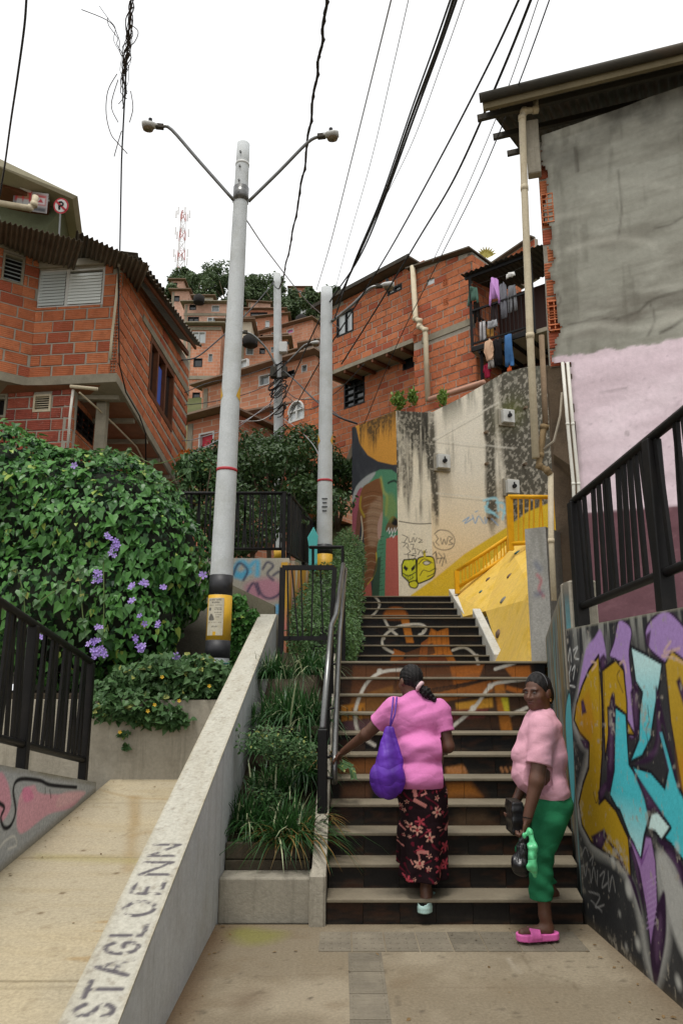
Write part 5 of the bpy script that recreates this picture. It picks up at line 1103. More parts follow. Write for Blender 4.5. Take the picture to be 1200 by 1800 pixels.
for i, k in enumerate(sel): place(lm[i % 3], 'leaf', P_[k], hg, Matrix(R_[i].tolist()).to_euler())
# lilac flowers, in clusters and single, each a part
v_, f_ = leaf_shape('flower'); fm = bpy.data.meshes.new('flower'); fm.from_pydata((v_*.042).tolist(), [], f_); fm.materials.append(M_lilac)
for (px_, py_, n_, sp_) in ((195,945,3,8),(200,958,3,8),(203,968,4,9),(168,1012,3,8),(172,1018,3,7),(236,1028,2,5),(252,1025,3,6),(173,1101,2,4),(165,1130,4,9),(172,1136,4,9),(165,1150,3,8),(178,1148,3,7),(246,1128,4,8),(248,1136,4,8),(311,1154,2,4),(250,1090,2,8),(278,1098,2,6),(230,1055,2,5),(290,1030,2,4),(66,1120,2,8),(355,1008,2,3),(128,820,1,3)):
    for _ in range(n_):
        q = at(px_+rng.uniform(-sp_, sp_), py_+rng.uniform(-sp_, sp_), 8.15 if py_ > 1040 else 8.35); place(fm, 'flower', q, hg, (math.radians(65+rng.uniform(-25, 25)), rng.uniform(-.5, .5), rng.uniform(-.6, .6)), (rng.uniform(.75, 1.15),)*3)
for i, pts in enumerate(([(140,1010),(143,1050),(147,1090),(152,1110)], [(182,980),(183,1050),(182,1110),(180,1140)], [(30,1000),(42,1045),(44,1085)], [(65,1060),(110,1030),(140,1000)], [(330,830),(290,850),(240,838),(215,800),(190,790)], [(325,800),(270,815),(225,790)])):
    MB().tube(catmull([list(at(x, y, 8.3 if i < 4 else 9.2)) for x, y in pts], False, 4), .006, 5).build('tendril', plain('green stem', (.10, .15, .04)), hg)
    pp = np.array([list(at(x+rng.uniform(-6, 6), y+rng.uniform(-6, 6), 8.28 if i < 4 else 9.2)) for x, y in pts for _ in range(5)])
    leaves('tendril_leaves', pp, np.tile([0, -1., .4], (len(pp), 1))+rng.normal(size=pp.shape)*.4, np.tile([0, -.3, -1.], (len(pp), 1))+rng.normal(size=pp.shape)*.5, rng.uniform(.06, .1, len(pp)), 'heart', M_ivy, hg)
# low planting draped over the bed wall
iv = thing('ground_ivy', 'low leafy ground cover with small yellow flowers draping over the bed wall', 'plant', (-1.9, 8.2, 1.4))
cl = []
for (px_, py_, r_) in ((240,1195,.30),(290,1180,.34),(340,1195,.34),(375,1185,.26),(200,1220,.30),(230,1240,.30),(270,1225,.34),(310,1230,.36),(350,1222,.30),(290,1255,.22),(250,1258,.18),(185,1245,.22),(310,1262,.16),(305,1275,.08),(262,1272,.07),(220,1290,.06),(221,1312,.05),(395,1190,.2),(345,1165,.16),(300,1178,.18)):
    c_ = at(px_, py_, 8.12 if py_ < 1235 else 7.95); k = int(1500*r_); d = sphere_pts(k); cl.append(np.array(c_)+d*r_*np.array([1.05, .7, .62])*rng.uniform(.5, 1, (k, 1)))
P_ = np.vstack(cl); P_ = P_[(P_[:, 1] < 7.93) | (P_[:, 2] > 1.40)]
leaves('ivy_leaves', P_, rng.normal(size=P_.shape)*.6+np.array([0, -.6, .8]), rng.normal(size=P_.shape)*.7+np.array([0, -.4, -.6]), rng.uniform(.045, .09, len(P_)), 'heart', M_ivy, iv)
fy = bpy.data.meshes.new('yellow_flower'); fy.from_pydata((v_*.02).tolist(), [], f_); fy.materials.append(M_yelf)
for px_, py_ in ((272,1239),(285,1190),(368,1206),(260,1250),(315,1232),(211,1287)): place(fy, 'yellow_flower', at(px_, py_, 7.75), iv, (1.2, .2, .3))

# planter beside the stairs: front wall, boards, sloping soil
pt_ = thing('planter', 'sloping planter between pale parapet and stairs with stained concrete front', 'planter', (-.5, 5.56, 0))
bevel(MB().box(-.83, -.21, 5.50, 5.72, -.02, .27).build('front_wall', M_conc, pt_), .012, 2); bevel(MB().box(-.215, -.11, 5.385, 5.6, -.02, .315).build('end_block', M_conc, pt_), .012)
for k in range(2): bevel(MB().box(-.825, -.22, 5.73+.012*k, 5.77+.012*k, .22+.115*k, .33+.115*k).build('board', M_wood, pt_), .006)
def zs(Y): return .40+(Y-5.78)*.62
mb = MB(); mb.hexa([(-.83, 5.78, 0), (-.15, 5.78, 0), (-.10, 9.6, 0), (-.83, 9.6, 0), (-.83, 5.78, .40), (-.15, 5.78, .40), (-.10, 9.6, zs(8.2)), (-.83, 9.6, zs(8.2))]); fixn(mb.build('soil', M_soil, pt_))
def tuft(name, label, c_, n, L, spread, m=M_grass, group=None, dry=0, flat=1.0, up=1.0):
    c_ = V(c_); t = thing(name, label, 'grass', c_, group)
    for mat_, nn_, nm in ((m, n, 'blades'), (M_grass2, dry, 'dry_blades')):
        if not nn_: continue
        vs = []; fs = []
        for i in range(nn_):
            a_ = rng.uniform(0, 2*math.pi); ln = L*rng.uniform(.55, 1.1); lean = rng.uniform(.2, 1.25) if nm == 'blades' else rng.uniform(.7, 1.3); w_ = rng.uniform(.004, .0085)
            bx, by = c_.x+rng.normal()*spread*.35, c_.y+rng.normal()*spread*.3*flat; dx, dy = math.cos(a_), math.sin(a_); px_, py_ = -dy, dx; b0 = len(vs)
            if nm != 'blades': dy = -abs(dy)
            for k in range(6):
                s_ = k/5; rr = ln*lean*(s_**1.3)*.9; hz = ln*up*(s_*(1.05-lean*.3)-lean*.78*s_**2.4); ww = w_*(1-s_**3)*(1 if k < 5 else .1)
                vs += [(bx+dx*rr+px_*ww, by+dy*rr*flat+py_*ww, c_.z+hz), (bx+dx*rr-px_*ww, by+dy*rr*flat-py_*ww, c_.z+hz)]
            fs += [(b0+2*k, b0+2*k+1, b0+2*k+3, b0+2*k+2) for k in range(5)]
        tag(MB().add(vs, fs).build(nm, mat_, t), kind='stuff')
    return t
gt = 'grass clumps in the planter'
tuft('grass_clump', 'large arching grass clump with dry tips overhanging the planter boards', (-.38, 5.84, .42), 520, .50, .26, group=gt, dry=60)
tuft('grass_clump', 'upright dark grass clump against the pale parapet near the boards', (-.70, 5.98, .48), 300, .42, .14, group=gt)
tuft('grass_clump', 'short dense grass clump midway up the planter', (-.55, 6.35, .72), 260, .3, .25, group=gt)
tuft('grass_clump', 'grass clump by the tall black post midway up the planter', (-.30, 6.45, .78), 360, .36, .2, group=gt)
tuft('grass_clump', 'widest grass clump with pale arching blades below the black frame', (-.45, 7.15, 1.17), 900, .56, .42, group=gt)
tuft('grass_clump', 'low grass clump half hidden under the widest clump, by the parapet', (-.66, 6.75, .96), 160, .34, .2, group=gt)
tuft('grass_clump', 'low grass clump half hidden under the widest clump, by the handrail', (-.32, 6.82, 1.0), 150, .34, .2, group=gt)
tuft('grass_clump', 'dark grass clump right under the black frame', (-.30, 7.85, 1.62), 480, .42, .3, group=gt)
tuft('grass_clump', 'dark grass clump at the top of the pale parapet', (-.68, 7.75, 1.58), 420, .42, .22, group=gt)
tuft('grass_clump', 'sparse dry grass at the foot of the tall black post', (-.17, 6.0, .52), 60, .28, .06, group=gt, dry=40)
tuft('grass_clump', 'thin dry grass leaning over the stair edge', (-.12, 6.6, .90), 50, .3, .1, group=gt, dry=50)
fn = thing('fern', 'small green fern fronds poking out beside the handrail', 'fern', at(610, 1345, 6.2))
for (x0, y0_, x1_, y1_) in ((590,1335,618,1348),(618,1348,622,1368),(588,1340,606,1352)):
    a_, b_ = at(x0, y0_, 6.3), at(x1_, y1_, 6.1); kk = 14; pp = np.array([list(lerp(a_, b_, (i+.5)/kk)) for i in range(kk) for _ in range(2)]); dd = np.array([(1 if i % 2 else -1) for i in range(2*kk)])
    pr = (b_-a_).normalized().cross(V((0, 1, 0))); leaves('frond', pp, np.tile([.2, -.7, .7], (len(pp), 1)), dd[:, None]*np.array(pr)+np.array(b_-a_).reshape(1, 3), np.full(len(pp), .032), 'oval', M_ivy, fn); MB().tube([a_, b_], .004, 5).build('stem', M_leaf.copy() if False else plain('fern stem', (.08, .14, .03)), fn)
for (px_, py_, r_, nn_, lab) in ((475, 1400, .12, 260, 'patch of small leafy weeds under the grass clumps by the boards'), (500, 1335, .14, 320, 'patch of fern-like weeds midway up the planter'), (470, 1300, .2, 520, 'dark weed patch below the widest grass clump'), (520, 1320, .16, 420, 'dark fern-like weeds beside the handrail post'), (430, 1485, .09, 220, 'fringe of bright small leaves along the top planter board')):
    c_ = at(px_, py_, 6.1 if py_ < 1450 else 5.85); t = thing('weed_patch', lab, 'weeds', c_-Z*r_, 'weeds in the planter'); d = sphere_pts(nn_)*rng.uniform(.3, 1, (nn_, 1))*r_*np.array([1.6, .8, .6])+np.array(c_)
    leaves('weed_leaves', d, rng.normal(size=d.shape)*.5+np.array([0, -.4, 1]), rng.normal(size=d.shape), rng.uniform(.02, .045, nn_), 'oval', M_ivy, t)

# clipped hedge strip left of the upper flights
hd = thing('clipped_hedge', 'small-leaved clipped hedge running up beside the upper flights', 'hedge', (.0, 11.5, 1.76))
M_hedge = leafmat('hedge leaf', (.03, .075, .022), (.09, .17, .05))
cl = []
for i in range(15):
    Y = 9.3+i*.40; z0_ = 1.76 if Y < 11.2 else 1.76+(Y-11.2)*.42; top_ = 1.95+ (Y-9.3)*.42+ (0.1*math.sin(i*2.1)); k = 1500
    cx_ = -.13+.018*i; cl.append(np.array([cx_, Y, (z0_+top_)/2+.1])+sphere_pts(k)*np.array([.33+.05*math.sin(i), .33, max(.35, (top_-z0_)/2+.15)])*rng.uniform(.8, 1.03, (k, 1)))
for (x_, Y, zc, rz_) in ((-.35, 9.6, 2.0, .5), (-.42, 10.3, 2.2, .55), (-.4, 11.0, 2.5, .5), (-.3, 12.0, 2.9, .5)):
    k = 1500; cl.append(np.array([x_, Y, zc])+sphere_pts(k)*np.array([.32, .35, rz_])*rng.uniform(.75, 1.03, (k, 1)))
P_ = np.vstack(cl); P_ = P_[P_[:, 0] > -.75]
leaves('foliage', P_, rng.normal(size=P_.shape)*.5+np.array([.4, -.6, .5]), rng.normal(size=P_.shape)+np.array([0, 0, -.4]), rng.uniform(.035, .06, len(P_)), 'oval', M_hedge, hd)
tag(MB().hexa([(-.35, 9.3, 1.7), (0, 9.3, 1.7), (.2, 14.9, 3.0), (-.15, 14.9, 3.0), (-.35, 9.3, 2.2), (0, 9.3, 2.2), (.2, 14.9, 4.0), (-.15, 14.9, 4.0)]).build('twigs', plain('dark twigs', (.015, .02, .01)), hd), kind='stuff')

# ================================================================ black rails beside the stairs
hr = thing('handrail', 'black steel stair handrail with polished top, gripped by the climbing woman', 'handrail', (-.17, 5.9, .4))
ra0 = at(567, 1281, 5.95); ra1 = at(582, 1100, 7.35); ra2 = at(590, 1082, 7.5); ra3 = at(603, 992, 8.6)
bevel(MB().bar((ra0.x, ra0.y, .38), ra0, .075, .075).build('post', M_black, hr), .008)
MB().tube([ra0, ra1, ra2, ra3], .026, 12).build('top_rail', M_steel, hr, smooth=True)
for p_ in (.5, .98): q = lerp(ra0, ra1, p_); MB().bar((q.x, q.y, zs(q.y)-.05), q, .05, .05).build('post', M_black, hr)
MB().bar((ra3.x, ra3.y, 1.76), ra3, .05, .05).build('post', M_black, hr)
for p_ in np.linspace(.06, .94, 9): q = lerp(ra0, ra1, float(p_)); MB().bar((q.x+rng.uniform(-.01,.01), q.y, zs(q.y)+.08), q, .016, .016).build('bar', M_black, hr)
h0, h1, h2 = at(588, 1336, 5.98), at(597, 1108, 7.45), at(607, 1000, 8.7)
MB().tube([h0-Z*.17+V((0, .03, 0)), h0-Z*.12, h0-Z*.03, h0+V((0, .05, .02)), h1, h2], .022, 12).build('grab_rail', M_steel, hr, smooth=True)
for p_ in (.03, .35, .7, .97): q = lerp(h0, h1, p_); MB().tube([q, V((lerp(ra0, ra1, p_).x, q.y, q.z-.03))], .010, 6).build('bracket', M_black, hr)
for q in (h0-Z*.13,): MB().tube([q, q+V((-.10, 0, 0))], .012, 6).build('bracket', M_black, hr)
fr_ = thing('black_frame', 'black square frame with slanting bars above the planter grass', 'railing', at(497, 1122, 8.05))
A_, B_, C_, D_ = at(493, 1150, 8.05), at(581, 1150, 7.9), at(588, 998, 7.9), at(497, 998, 8.05)
for a_, b_, nm, w_ in ((A_, D_, 'post', .06), (D_, C_, 'top_rail', .05), (at(497, 1122, 8.05), at(578, 1122, 7.9), 'bottom_rail', .045), (B_, C_, 'post', .05)): MB().bar(a_, b_, w_, w_).build(nm, M_black, fr_)
for x0, x1_ in ((505, 507), (513, 524), (529, 532), (550, 547), (563, 568)): MB().bar(at(x1_, 1122, 8.0), at(x0, 1000, 8.0), .016, .02).build('bar', M_black, fr_)
MB().tube([at(545, 962, 9.2), at(602, 962, 8.7), at(602, 1010, 8.7)], .022, 8).build('landing_rail', M_black, fr_)

# mid-distance graffiti wall with fence, left of the stairs
mw = Canvas(V((-4.6, 11.0, 1.4)), (1, 0, 0), Z, 3.83, at(450, 981, 11).z-1.4, .02, (.40, .37, .30))
n1 = mw.noise(.5, .3, 121); mw.blend(np.clip((n1-.5)*3, 0, 1)*.5, (.30, .27, .22))
mw.poly([(430,1030),(470,1015),(500,1030),(495,1050),(450,1055)], (.45,.20,.26), smooth=True, soft=.1, a=.9)
for p_ in ([(412,1000),(425,985),(435,1000),(425,1015),(414,1005)], [(440,995),(452,985),(452,1010)], [(415,1012),(440,1005)]): mw.stroke(p_, .07, (.10,.38,.55), soft=.06)
for p_ in ([(410,1010),(420,990),(435,1002),(428,1020)], [(462,1000),(470,988),(480,995),(470,1008),(480,1020)], [(430,1050),(445,1025),(455,1045)], [(452,1025),(460,1045),(475,1052),(492,1042),(497,1020)], [(480,1012),(490,1005),(496,1012)]): mw.stroke(p_, .03, (.05,.05,.09), soft=.03)
mw.poly([(484,1062),(497,1062),(497,1080),(484,1080)], (.15,.40,.60), soft=.03); mw.poly([(497,1064),(505,1064),(505,1150),(497,1150)], (.62,.60,.50), soft=.02)
mw.blend(np.clip((1.15-mw.v)/.3, 0, 1)*.85, (.07, .065, .045)); mw.blend(np.clip(1-(mw.H-mw.v)/.05, 0, 1)*.7, (.42, .40, .33))  # lower part darkened in the colour to stand for shade
mw.build('landing_wall', M_wallp, None, back=.25, label='concrete wall with blue and pink scribbles behind the pole, fence on top', cat='wall')
mp = Canvas(at(503, 1150, 10.9), V((.35, 1.2, 0)), Z, 1.0, at(510, 990, 11).z-at(503, 1150, 10.9).z, .03, (.60, .34, .05))
n1 = mp.noise(.06, .8, 131); mp.blend(np.clip((n1-.5)*6, 0, 1), (.62, .22, .20)); n1 = mp.noise(.06, .9, 132); mp.blend(np.clip((n1-.56)*6, 0, 1), (.65, .60, .50))
mp.build('painted_pier', M_paint, None, back=.1, label='yellow and pink streaked wall end behind the black frame', cat='wall')
fixn(MB().hexa([(-1.9, 9.9, 1.3), (-.86, 9.7, 1.3), (-.86, 9.9, 1.3), (-1.9, 10.1, 1.3), tuple(at(403, 1026, 9.9)), tuple(at(482, 1064, 9.7)), tuple(at(482, 1064, 9.7)+V((0, .2, 0))), tuple(at(403, 1026, 9.9)+V((0, .2, 0)))]).build('sloped_wall', M_concd, label='short sloping concrete wall just behind the main pole', cat='wall'))  # dark concrete chosen so that the colour carries this wall's shade
zf = at(450, 981, 11).z
fence('fence', 'long black fence above the scribbled wall, behind the main pole', (-4.6, 11.1, zf), (-.83, 11.1, zf), at(450, 965, 11.1).z-zf, at(450, 867, 11.1).z-zf, (.01, .5, .99), .06, 60, 31, railw=.05, bw=.014)
fence('fence', 'black fence receding behind the second pole beside the upper steps', (-.80, 11.15, zf+.0), (-.55, 15.2, zf+.35), .10, at(450, 867, 11.1).z-zf, (.01, .5, .99), .06, 46, 32, railw=.05, bw=.014)
fixn(MB().hexa([(-.95, 11.2, 1.5), (-.70, 11.2, 1.5), (-.45, 15.5, 2), (-.7, 15.5, 2), (-.95, 11.2, zf-.01), (-.70, 11.2, zf-.01), (-.45, 15.5, zf+.34), (-.7, 15.5, zf+.34)]).build('fence_wall', M_conc, label='low concrete wall carrying the receding black fence', cat='wall'))
MB().prism([(-8, 11.2, 1.5), (-.8, 11.2, 1.5), (-.6, 16.5, 1.5), (-8, 16.5, 1.5)], (0, 0, zf-1.55)).build('upper_path', M_conc, kind='structure')
ar = thing('arrow_sign', 'turquoise pointed sign board standing left of the second pole', 'sign', at(551, 1003, 12.6))
M_teal = surf('turquoise paint', (.10, .46, .44), sc=5, var=.12, rough=.5, stain=((.3, .5, .45), .4), ssc=4)
bevel(fixn(MB().prism([at(x, y, 12.6) for x, y in ((540, 945), (551, 926), (559, 942), (557, 962), (543, 962))], (0, .04, 0)).build('board', M_teal, ar)), .006)
for x in (545, 555): MB().bar(at(x, 1004, 12.6), at(x, 962, 12.6), .05, .03).build('leg', M_teal, ar)

cr_ = thing('creeper', 'shaded creeper on the dark wall between main pole and pale parapet', 'plant', at(430, 1150, 9.6)); cl = []
for (px_, py_, r_) in ((412,1060,.16),(425,1085,.22),(405,1110,.2),(440,1120,.2),(415,1140,.22),(400,1165,.2),(445,1095,.14)):
    k = int(1300*r_); cl.append(np.array(at(px_, py_, 9.55))+sphere_pts(k)*r_*np.array([1, .5, .8])*rng.uniform(.4, 1, (k, 1)))
P_ = np.vstack(cl); leaves('creeper_leaves', P_, rng.normal(size=P_.shape)*.6+np.array([0, -.6, .6]), rng.normal(size=P_.shape)*.7+np.array([0, -.4, -.6]), rng.uniform(.04, .08, len(P_)), 'heart', M_leaf, cr_)
# ================================================================ brick houses above the retaining wall
MU = V((.7071, -.7071, 0)); MN = MU.cross(Z).normalized()
M0 = at(748, 600, 19.5)
def mpt(px_, py_, n=0): return onp(px_, py_, M0+MN*n, MN)
mh = thing('brick_house', 'long brick house with an overhanging upper storey, behind the second pole', 'house', mpt(650, 780))
a_, b_ = mpt(572, 663), mpt(748, 586); z0_ = b_.z; W_ = (b_-a_).dot(MU)
O_ = V((a_.x, a_.y, z0_)); O_ = b_-MU*W_
tL, tR = mpt(572, 545).z-z0_, mpt(722, 468).z-z0_
tmp = BrickFace(mh, O_, MU, W_, tR, M_mort, M_brick)
wa, wb = tmp.uv(592, 590), tmp.uv(621, 545); wc, wd_ = tmp.uv(681, 520), tmp.uv(706, 498)
ops = [(wa[0], wb[0], min(wa[1], wb[1])-.05, max(wa[1], wb[1])), (wc[0], wd_[0], tmp.uv(683, 520)[1], tmp.uv(702, 500)[1])]
ops[0] = (wa[0], wb[0], tmp.uv(606, 588)[1], tmp.uv(606, 548)[1])
mf = BrickFace(mh, O_, MU, W_, lambda u: tL+(tR-tL)*u/W_, M_mort, M_brick, openings=ops); mf.slab(); n1_ = mf.bricks(limit=170, seed=21)
fr = frame(mf.P, *ops[0], .05, .08, M_black, mh, mull=(.55,)); pane(mf.P, ops[0][0]+.05, ops[0][1]-.05, ops[0][2]+.05, ops[0][3]-.05, -.05, M_panel, fr)
fr = frame(mf.P, *ops[1], .05, .08, M_black, mh, mull=(.5,)); pane(mf.P, ops[1][0]+.05, ops[1][1]-.05, ops[1][2]+.05, ops[1][3]-.05, -.05, M_panel, fr)
# overhang floor, beams
mb = MB(); mb.hexa([mf.P(-.02, -.13, -.8), mf.P(-.02, -.13, .03), mf.P(W_+.02, -.13, .03), mf.P(W_+.02, -.13, -.8), mf.P(-.02, -.002, -.8), mf.P(-.02, -.002, .03), mf.P(W_+.02, -.002, .03), mf.P(W_+.02, -.002, -.8)]); fixn(mb.build('floor_slab', M_beam, mh))
for k in range(7): MB().bar(mf.P(W_*(k+.5)/7, -.19, .02), mf.P(W_*(k+.5)/7, -.19, -.8), .07, .1).build('soffit_beam', M_wframe, mh)
mb = MB(); mb.hexa([mf.P(-.3, tL+.02, -1.5), mf.P(-.3, tL+.02, .35), mf.P(W_-.25, tR+.05, .35), mf.P(W_-.25, tR+.05, -1.5), mf.P(-.3, tL+.07, -1.5), mf.P(-.3, tL+.07, .35), mf.P(W_-.25, tR+.10, .35), mf.P(W_-.25, tR+.10, -1.5)]); fixn(mb.build('roof', M_roof, mh))
MB().bar(mf.P(-.3, tL+.06, .37), mf.P(W_-.25, tR+.09, .37), .05, .12).build('gutter', M_zinc, mh)
# lower storey, set back
LO = mf.P(0, 0)-MN*.75; q_ = onp(500, 740, LO, MN); uL_ = (q_-LO).dot(MU); LW = W_-uL_
zl_ = onp(640, 800, LO, MN).z-1.0; LO2 = LO+MU*uL_; LO2 = V((LO2.x, LO2.y, zl_)); Hl = z0_-.14-zl_
tmp = BrickFace(mh, LO2, MU, LW, Hl, M_mort, M_brick)
def rect(t_, x0, x1, yb_, yt_): xm = (x0+x1)/2; return (t_.uv(x0, (yb_+yt_)/2)[0], t_.uv(x1, (yb_+yt_)/2)[0], t_.uv(xm, yb_)[1], t_.uv(xm, yt_)[1])
ops = [rect(tmp, 605, 641, 714, 668), rect(tmp, 708, 735, 647, 628), rect(tmp, 508, 535, 740, 706)]
lf = BrickFace(mh, LO2, MU, LW, Hl, M_mort, M_brick, openings=ops); lf.slab(); lf.bricks(limit=130, seed=22, stuffmat=M_brickj)
fr = frame(lf.P, *ops[0], .05, .08, M_black, mh, mull=(.5,), bars=(.25, .5, .75)); pane(lf.P, *ops[0], -.06, M_paned, fr)
fr = frame(lf.P, *ops[1], .04, .08, M_black, mh); pane(lf.P, *ops[1], -.06, M_paned, fr)
o0 = ops[2]; fr = frame(lf.P, *o0, .06, .08, M_alu, mh, mull=(.5,), bars=(.55,)); pane(lf.P, *o0, -.06, M_panel, fr)
um, zm_ = (o0[0]+o0[1])/2, o0[3]-(o0[1]-o0[0])/2      # brick spandrels make the window head round
R_ = (o0[1]-o0[0])/2
for s_ in (-1, 1):
    pts = [lf.P(um+s_*R_, o0[3], .03)]+[lf.P(um+s_*R_*math.cos(t_), zm_+R_*math.sin(t_), .03) for t_ in np.linspace(0, math.pi/2, 7)]
    fixn(MB().prism(pts, -MN*.05).build('spandrel', M_brick, mh))
MB().tube([lf.P(um-R_*math.cos(t_)*.98, zm_+R_*math.sin(t_)*.98, .035) for t_ in np.linspace(0, math.pi, 13)], .035, 6).build('arch_trim', M_alu, mh)
mb = MB(); mb.hexa([lf.P(0, -.1, -.2), lf.P(0, -.1, -.16), lf.P(LW, -.1, -.16), lf.P(LW, -.1, -.2), lf.P(0, Hl, -3), lf.P(0, Hl, -.16), lf.P(LW, Hl, -.16), lf.P(LW, Hl, -3)]); fixn(mb.build('inner_wall', M_dark, mh))
mb = MB(); mb.hexa([mf.P(0, 0, -4), mf.P(0, 0, -.2), mf.P(W_, 0, -.2), mf.P(W_, 0, -4), mf.P(0, tL, -4), mf.P(0, tL, -.2), mf.P(W_, tR, -.2), mf.P(W_, tR, -4)]); fixn(mb.build('inner_body', M_mort, mh))
# --- taller house on the right with the laundry balcony
th = thing('brick_house', 'tall brick house with downpipe and laundry balcony, above the cream wall', 'house', mpt(790, 700))
S0_ = mpt(727, 600, .25); z3 = mpt(760, 760, .25).z
O3 = V((S0_.x, S0_.y, z3)); W3 = (mpt(835, 600, .25)-S0_).dot(MU)
tl, tr = mpt(735, 470, .25).z-z3, mpt(832, 441, .25).z-z3
tmp = BrickFace(th, O3, MU, W3, tr, M_mort, M_brick); ops = [rect(tmp, 750, 763, 500, 490)]
zbm = tmp.uv(790, 580)[1]
tf = BrickFace(th, O3, MU, W3, lambda u: tl+(tr-tl)*u/W3, M_mort, M_brick, openings=ops, skip=lambda u, v: abs(v-zbm) < .1); tf.slab(); tf.bricks(limit=220, seed=23, stuffmat=M_brickj)
mb = MB(); mb.hexa([tf.P(.3, zbm-.09, 0), tf.P(.3, zbm-.09, .03), tf.P(W3, zbm-.09, .03), tf.P(W3, zbm-.09, 0), tf.P(.3, zbm+.09, 0), tf.P(.3, zbm+.09, .03), tf.P(W3, zbm+.09, .03), tf.P(W3, zbm+.09, 0)]); fixn(mb.build('floor_beam', M_beam, th))
pane(tf.P, *ops[0], -.04, M_panel, th, 'small_window')
for k in range(7): hollow(th, tf.P(.05, 1.0+k*.63, .01), MU, MN, w_=.10, hh=.17)
for px_, py_ in ((783, 496), (784, 530)): u_, v_2 = tf.uv(px_, py_); hollow(th, tf.P(u_, v_2, .0), MU, MN, w_=.16, hh=.17)
RU = V((.7071, .7071, 0)); rO = tf.P(W3, 0); rt = BrickFace(th, rO, RU, 2.4, lambda u: tr-.06*u, M_mort, brickmat('paler brick', (.46, .16, .075), (.55, .21, .10), (.42, .13, .06))); rt.slab(); rt.bricks(limit=70, seed=24, stuffmat=M_brickj)  # return face built in a slightly paler brick
mb = MB(); mb.hexa([tf.P(.25, 0, -3.5), tf.P(.25, 0, -.2), tf.P(W3-.1, 0, -.2), tf.P(W3-.1, 0, -3.5), tf.P(.25, tl-.1, -3.5), tf.P(.25, tl-.1, -.2), tf.P(W3-.1, tr-.1, -.2), tf.P(W3-.1, tr-.1, -3.5)]); fixn(mb.build('inner_body', M_mort, th))
mb = MB(); mb.hexa([tf.P(-.1, tl+.01, -2.6), tf.P(-.1, tl+.01, .2), tf.P(W3+.05, tr+.03, .2), tf.P(W3+.05, tr-.05, -2.6), tf.P(-.1, tl+.05, -2.6), tf.P(-.1, tl+.05, .2), tf.P(W3+.05, tr+.07, .2), tf.P(W3+.05, tr-.01, -2.6)]); fixn(mb.build('roof', M_roof, th))
pipe('cream downpipe with a kink beside the laundry house, down to the retaining wall', [mpt(725, 468, .40), mpt(730, 560, .40), mpt(737, 564, .45), mpt(737, 574, .45), mpt(747, 580, .45), mpt(752, 705, .45)], .075, group=None)
pipe('pinkish pipe sloping along the foot of the laundry house', [mpt(755, 702, .5), mpt(850, 672, .9)], .07, plain('terracotta pipe', (.45, .24, .16)), collars=False)
# brick strip and tin roof further right, agave leaves on the roof
bs = thing('brick_parapet', 'brick parapet with tin edge behind the laundry balcony', 'parapet', at(900, 470, 20)); 
p0 = at(868, 470, 21.5); p1 = at(940, 446, 20); uu = V((p1.x-p0.x, p1.y-p0.y, 0)); bq = BrickFace(bs, V((p0.x, p0.y, p0.z-1.2)), uu, uu.length, lambda u: 1.28+.0*u, M_mort, M_brick); bq.slab(); bq.bricks(limit=60, seed=25)
MB().bar(bq.P(-.1, 1.31, .05), bq.P(uu.length, 1.31, .05), .2, .05).build('tin_edge', M_roof, bs)
ag = thing('agave', 'spiky yellow-green agave on the roof edge', 'plant', at(852, 450, 21))
for k in range(9):
    a_ = math.radians(-70+k*17.5); d = V((math.sin(a_), -.2, math.cos(a_))); b_ = at(854, 452, 21); sd_ = V((math.cos(a_), 0, -math.sin(a_)))*.05
    MB().add([b_-sd_, b_+sd_, b_+d*.2+sd_*.8, b_+d*.34, b_+d*.2-sd_*.8, b_+d*.12+V((0, .03, 0))], [(0,1,2,5), (5,2,3), (5,3,4), (0,5,4)]).build('leaf', plain('agave', (.42, .36, .08)), ag)
# --- balcony with laundry
bc = thing('laundry_balcony', 'black metal balcony hung with clothes', 'balcony', at(830, 615, 17.6))
BA, BB = at(828, 612, 17.7), at(940, 572, 16.6); bu = V((BB.x-BA.x, BB.y-BA.y, 0)); bl_ = bu.length; bu.normalize(); bN = bu.cross(Z).normalized()
def bp(u, z, n=0): return V((BA.x, BA.y, 0))+bu*u+bN*n+Z*z
zf0, zr0, ztp = BA.z, at(830, 548, 17.7).z, at(826, 489, 17.7).z
for nm, u0, u1, zz_, w_ in (('floor_edge', 0, bl_, zf0-.05, .12), ('hand_rail', 0, bl_, zr0, .05), ('roof_edge', -.1, bl_, ztp+.02, .09), ('lower_rail', 0, bl_, zf0+.1, .035)): MB().bar(bp(u0, zz_), bp(u1, zz_), .05, w_).build(nm, M_black, bc)
for u_ in (0.03, bl_-.03): MB().bar(bp(u_, zf0-.1), bp(u_, ztp), .07, .07).build('post', M_black, bc)
MB().bar(bp(.22, zf0-2.2, -.1), bp(.22, zf0-.1, -.1), .08, .08).build('post', M_black, bc)
for k in range(1, 16): MB().bar(bp(bl_*k/16, zf0+.1), bp(bl_*k/16, zr0), .014, .014).build('bar', M_black, bc)
MB().bar(bp(.03, zr0, 0), bp(.03, zr0, -1.3), .04, .04).build('side_rail', M_black, bc)
fixn(MB().hexa([bp(0, zf0-.12, -1.5), bp(0, zf0-.12, -.03), bp(bl_+.4, zf0-.12, -.03), bp(bl_+.4, zf0-.12, -1.5), bp(0, zf0-.02, -1.5), bp(0, zf0-.02, -.03), bp(bl_+.4, zf0-.02, -.03), bp(bl_+.4, zf0-.02, -1.5)]).build('floor', M_beam, bc))
for k in range(4): MB().bar(bp(bl_*(k+.5)/4, zf0-.16, 0), bp(bl_*(k+.5)/4, zf0-.16, -1.5), .06, .08).build('joist', M_black, bc)
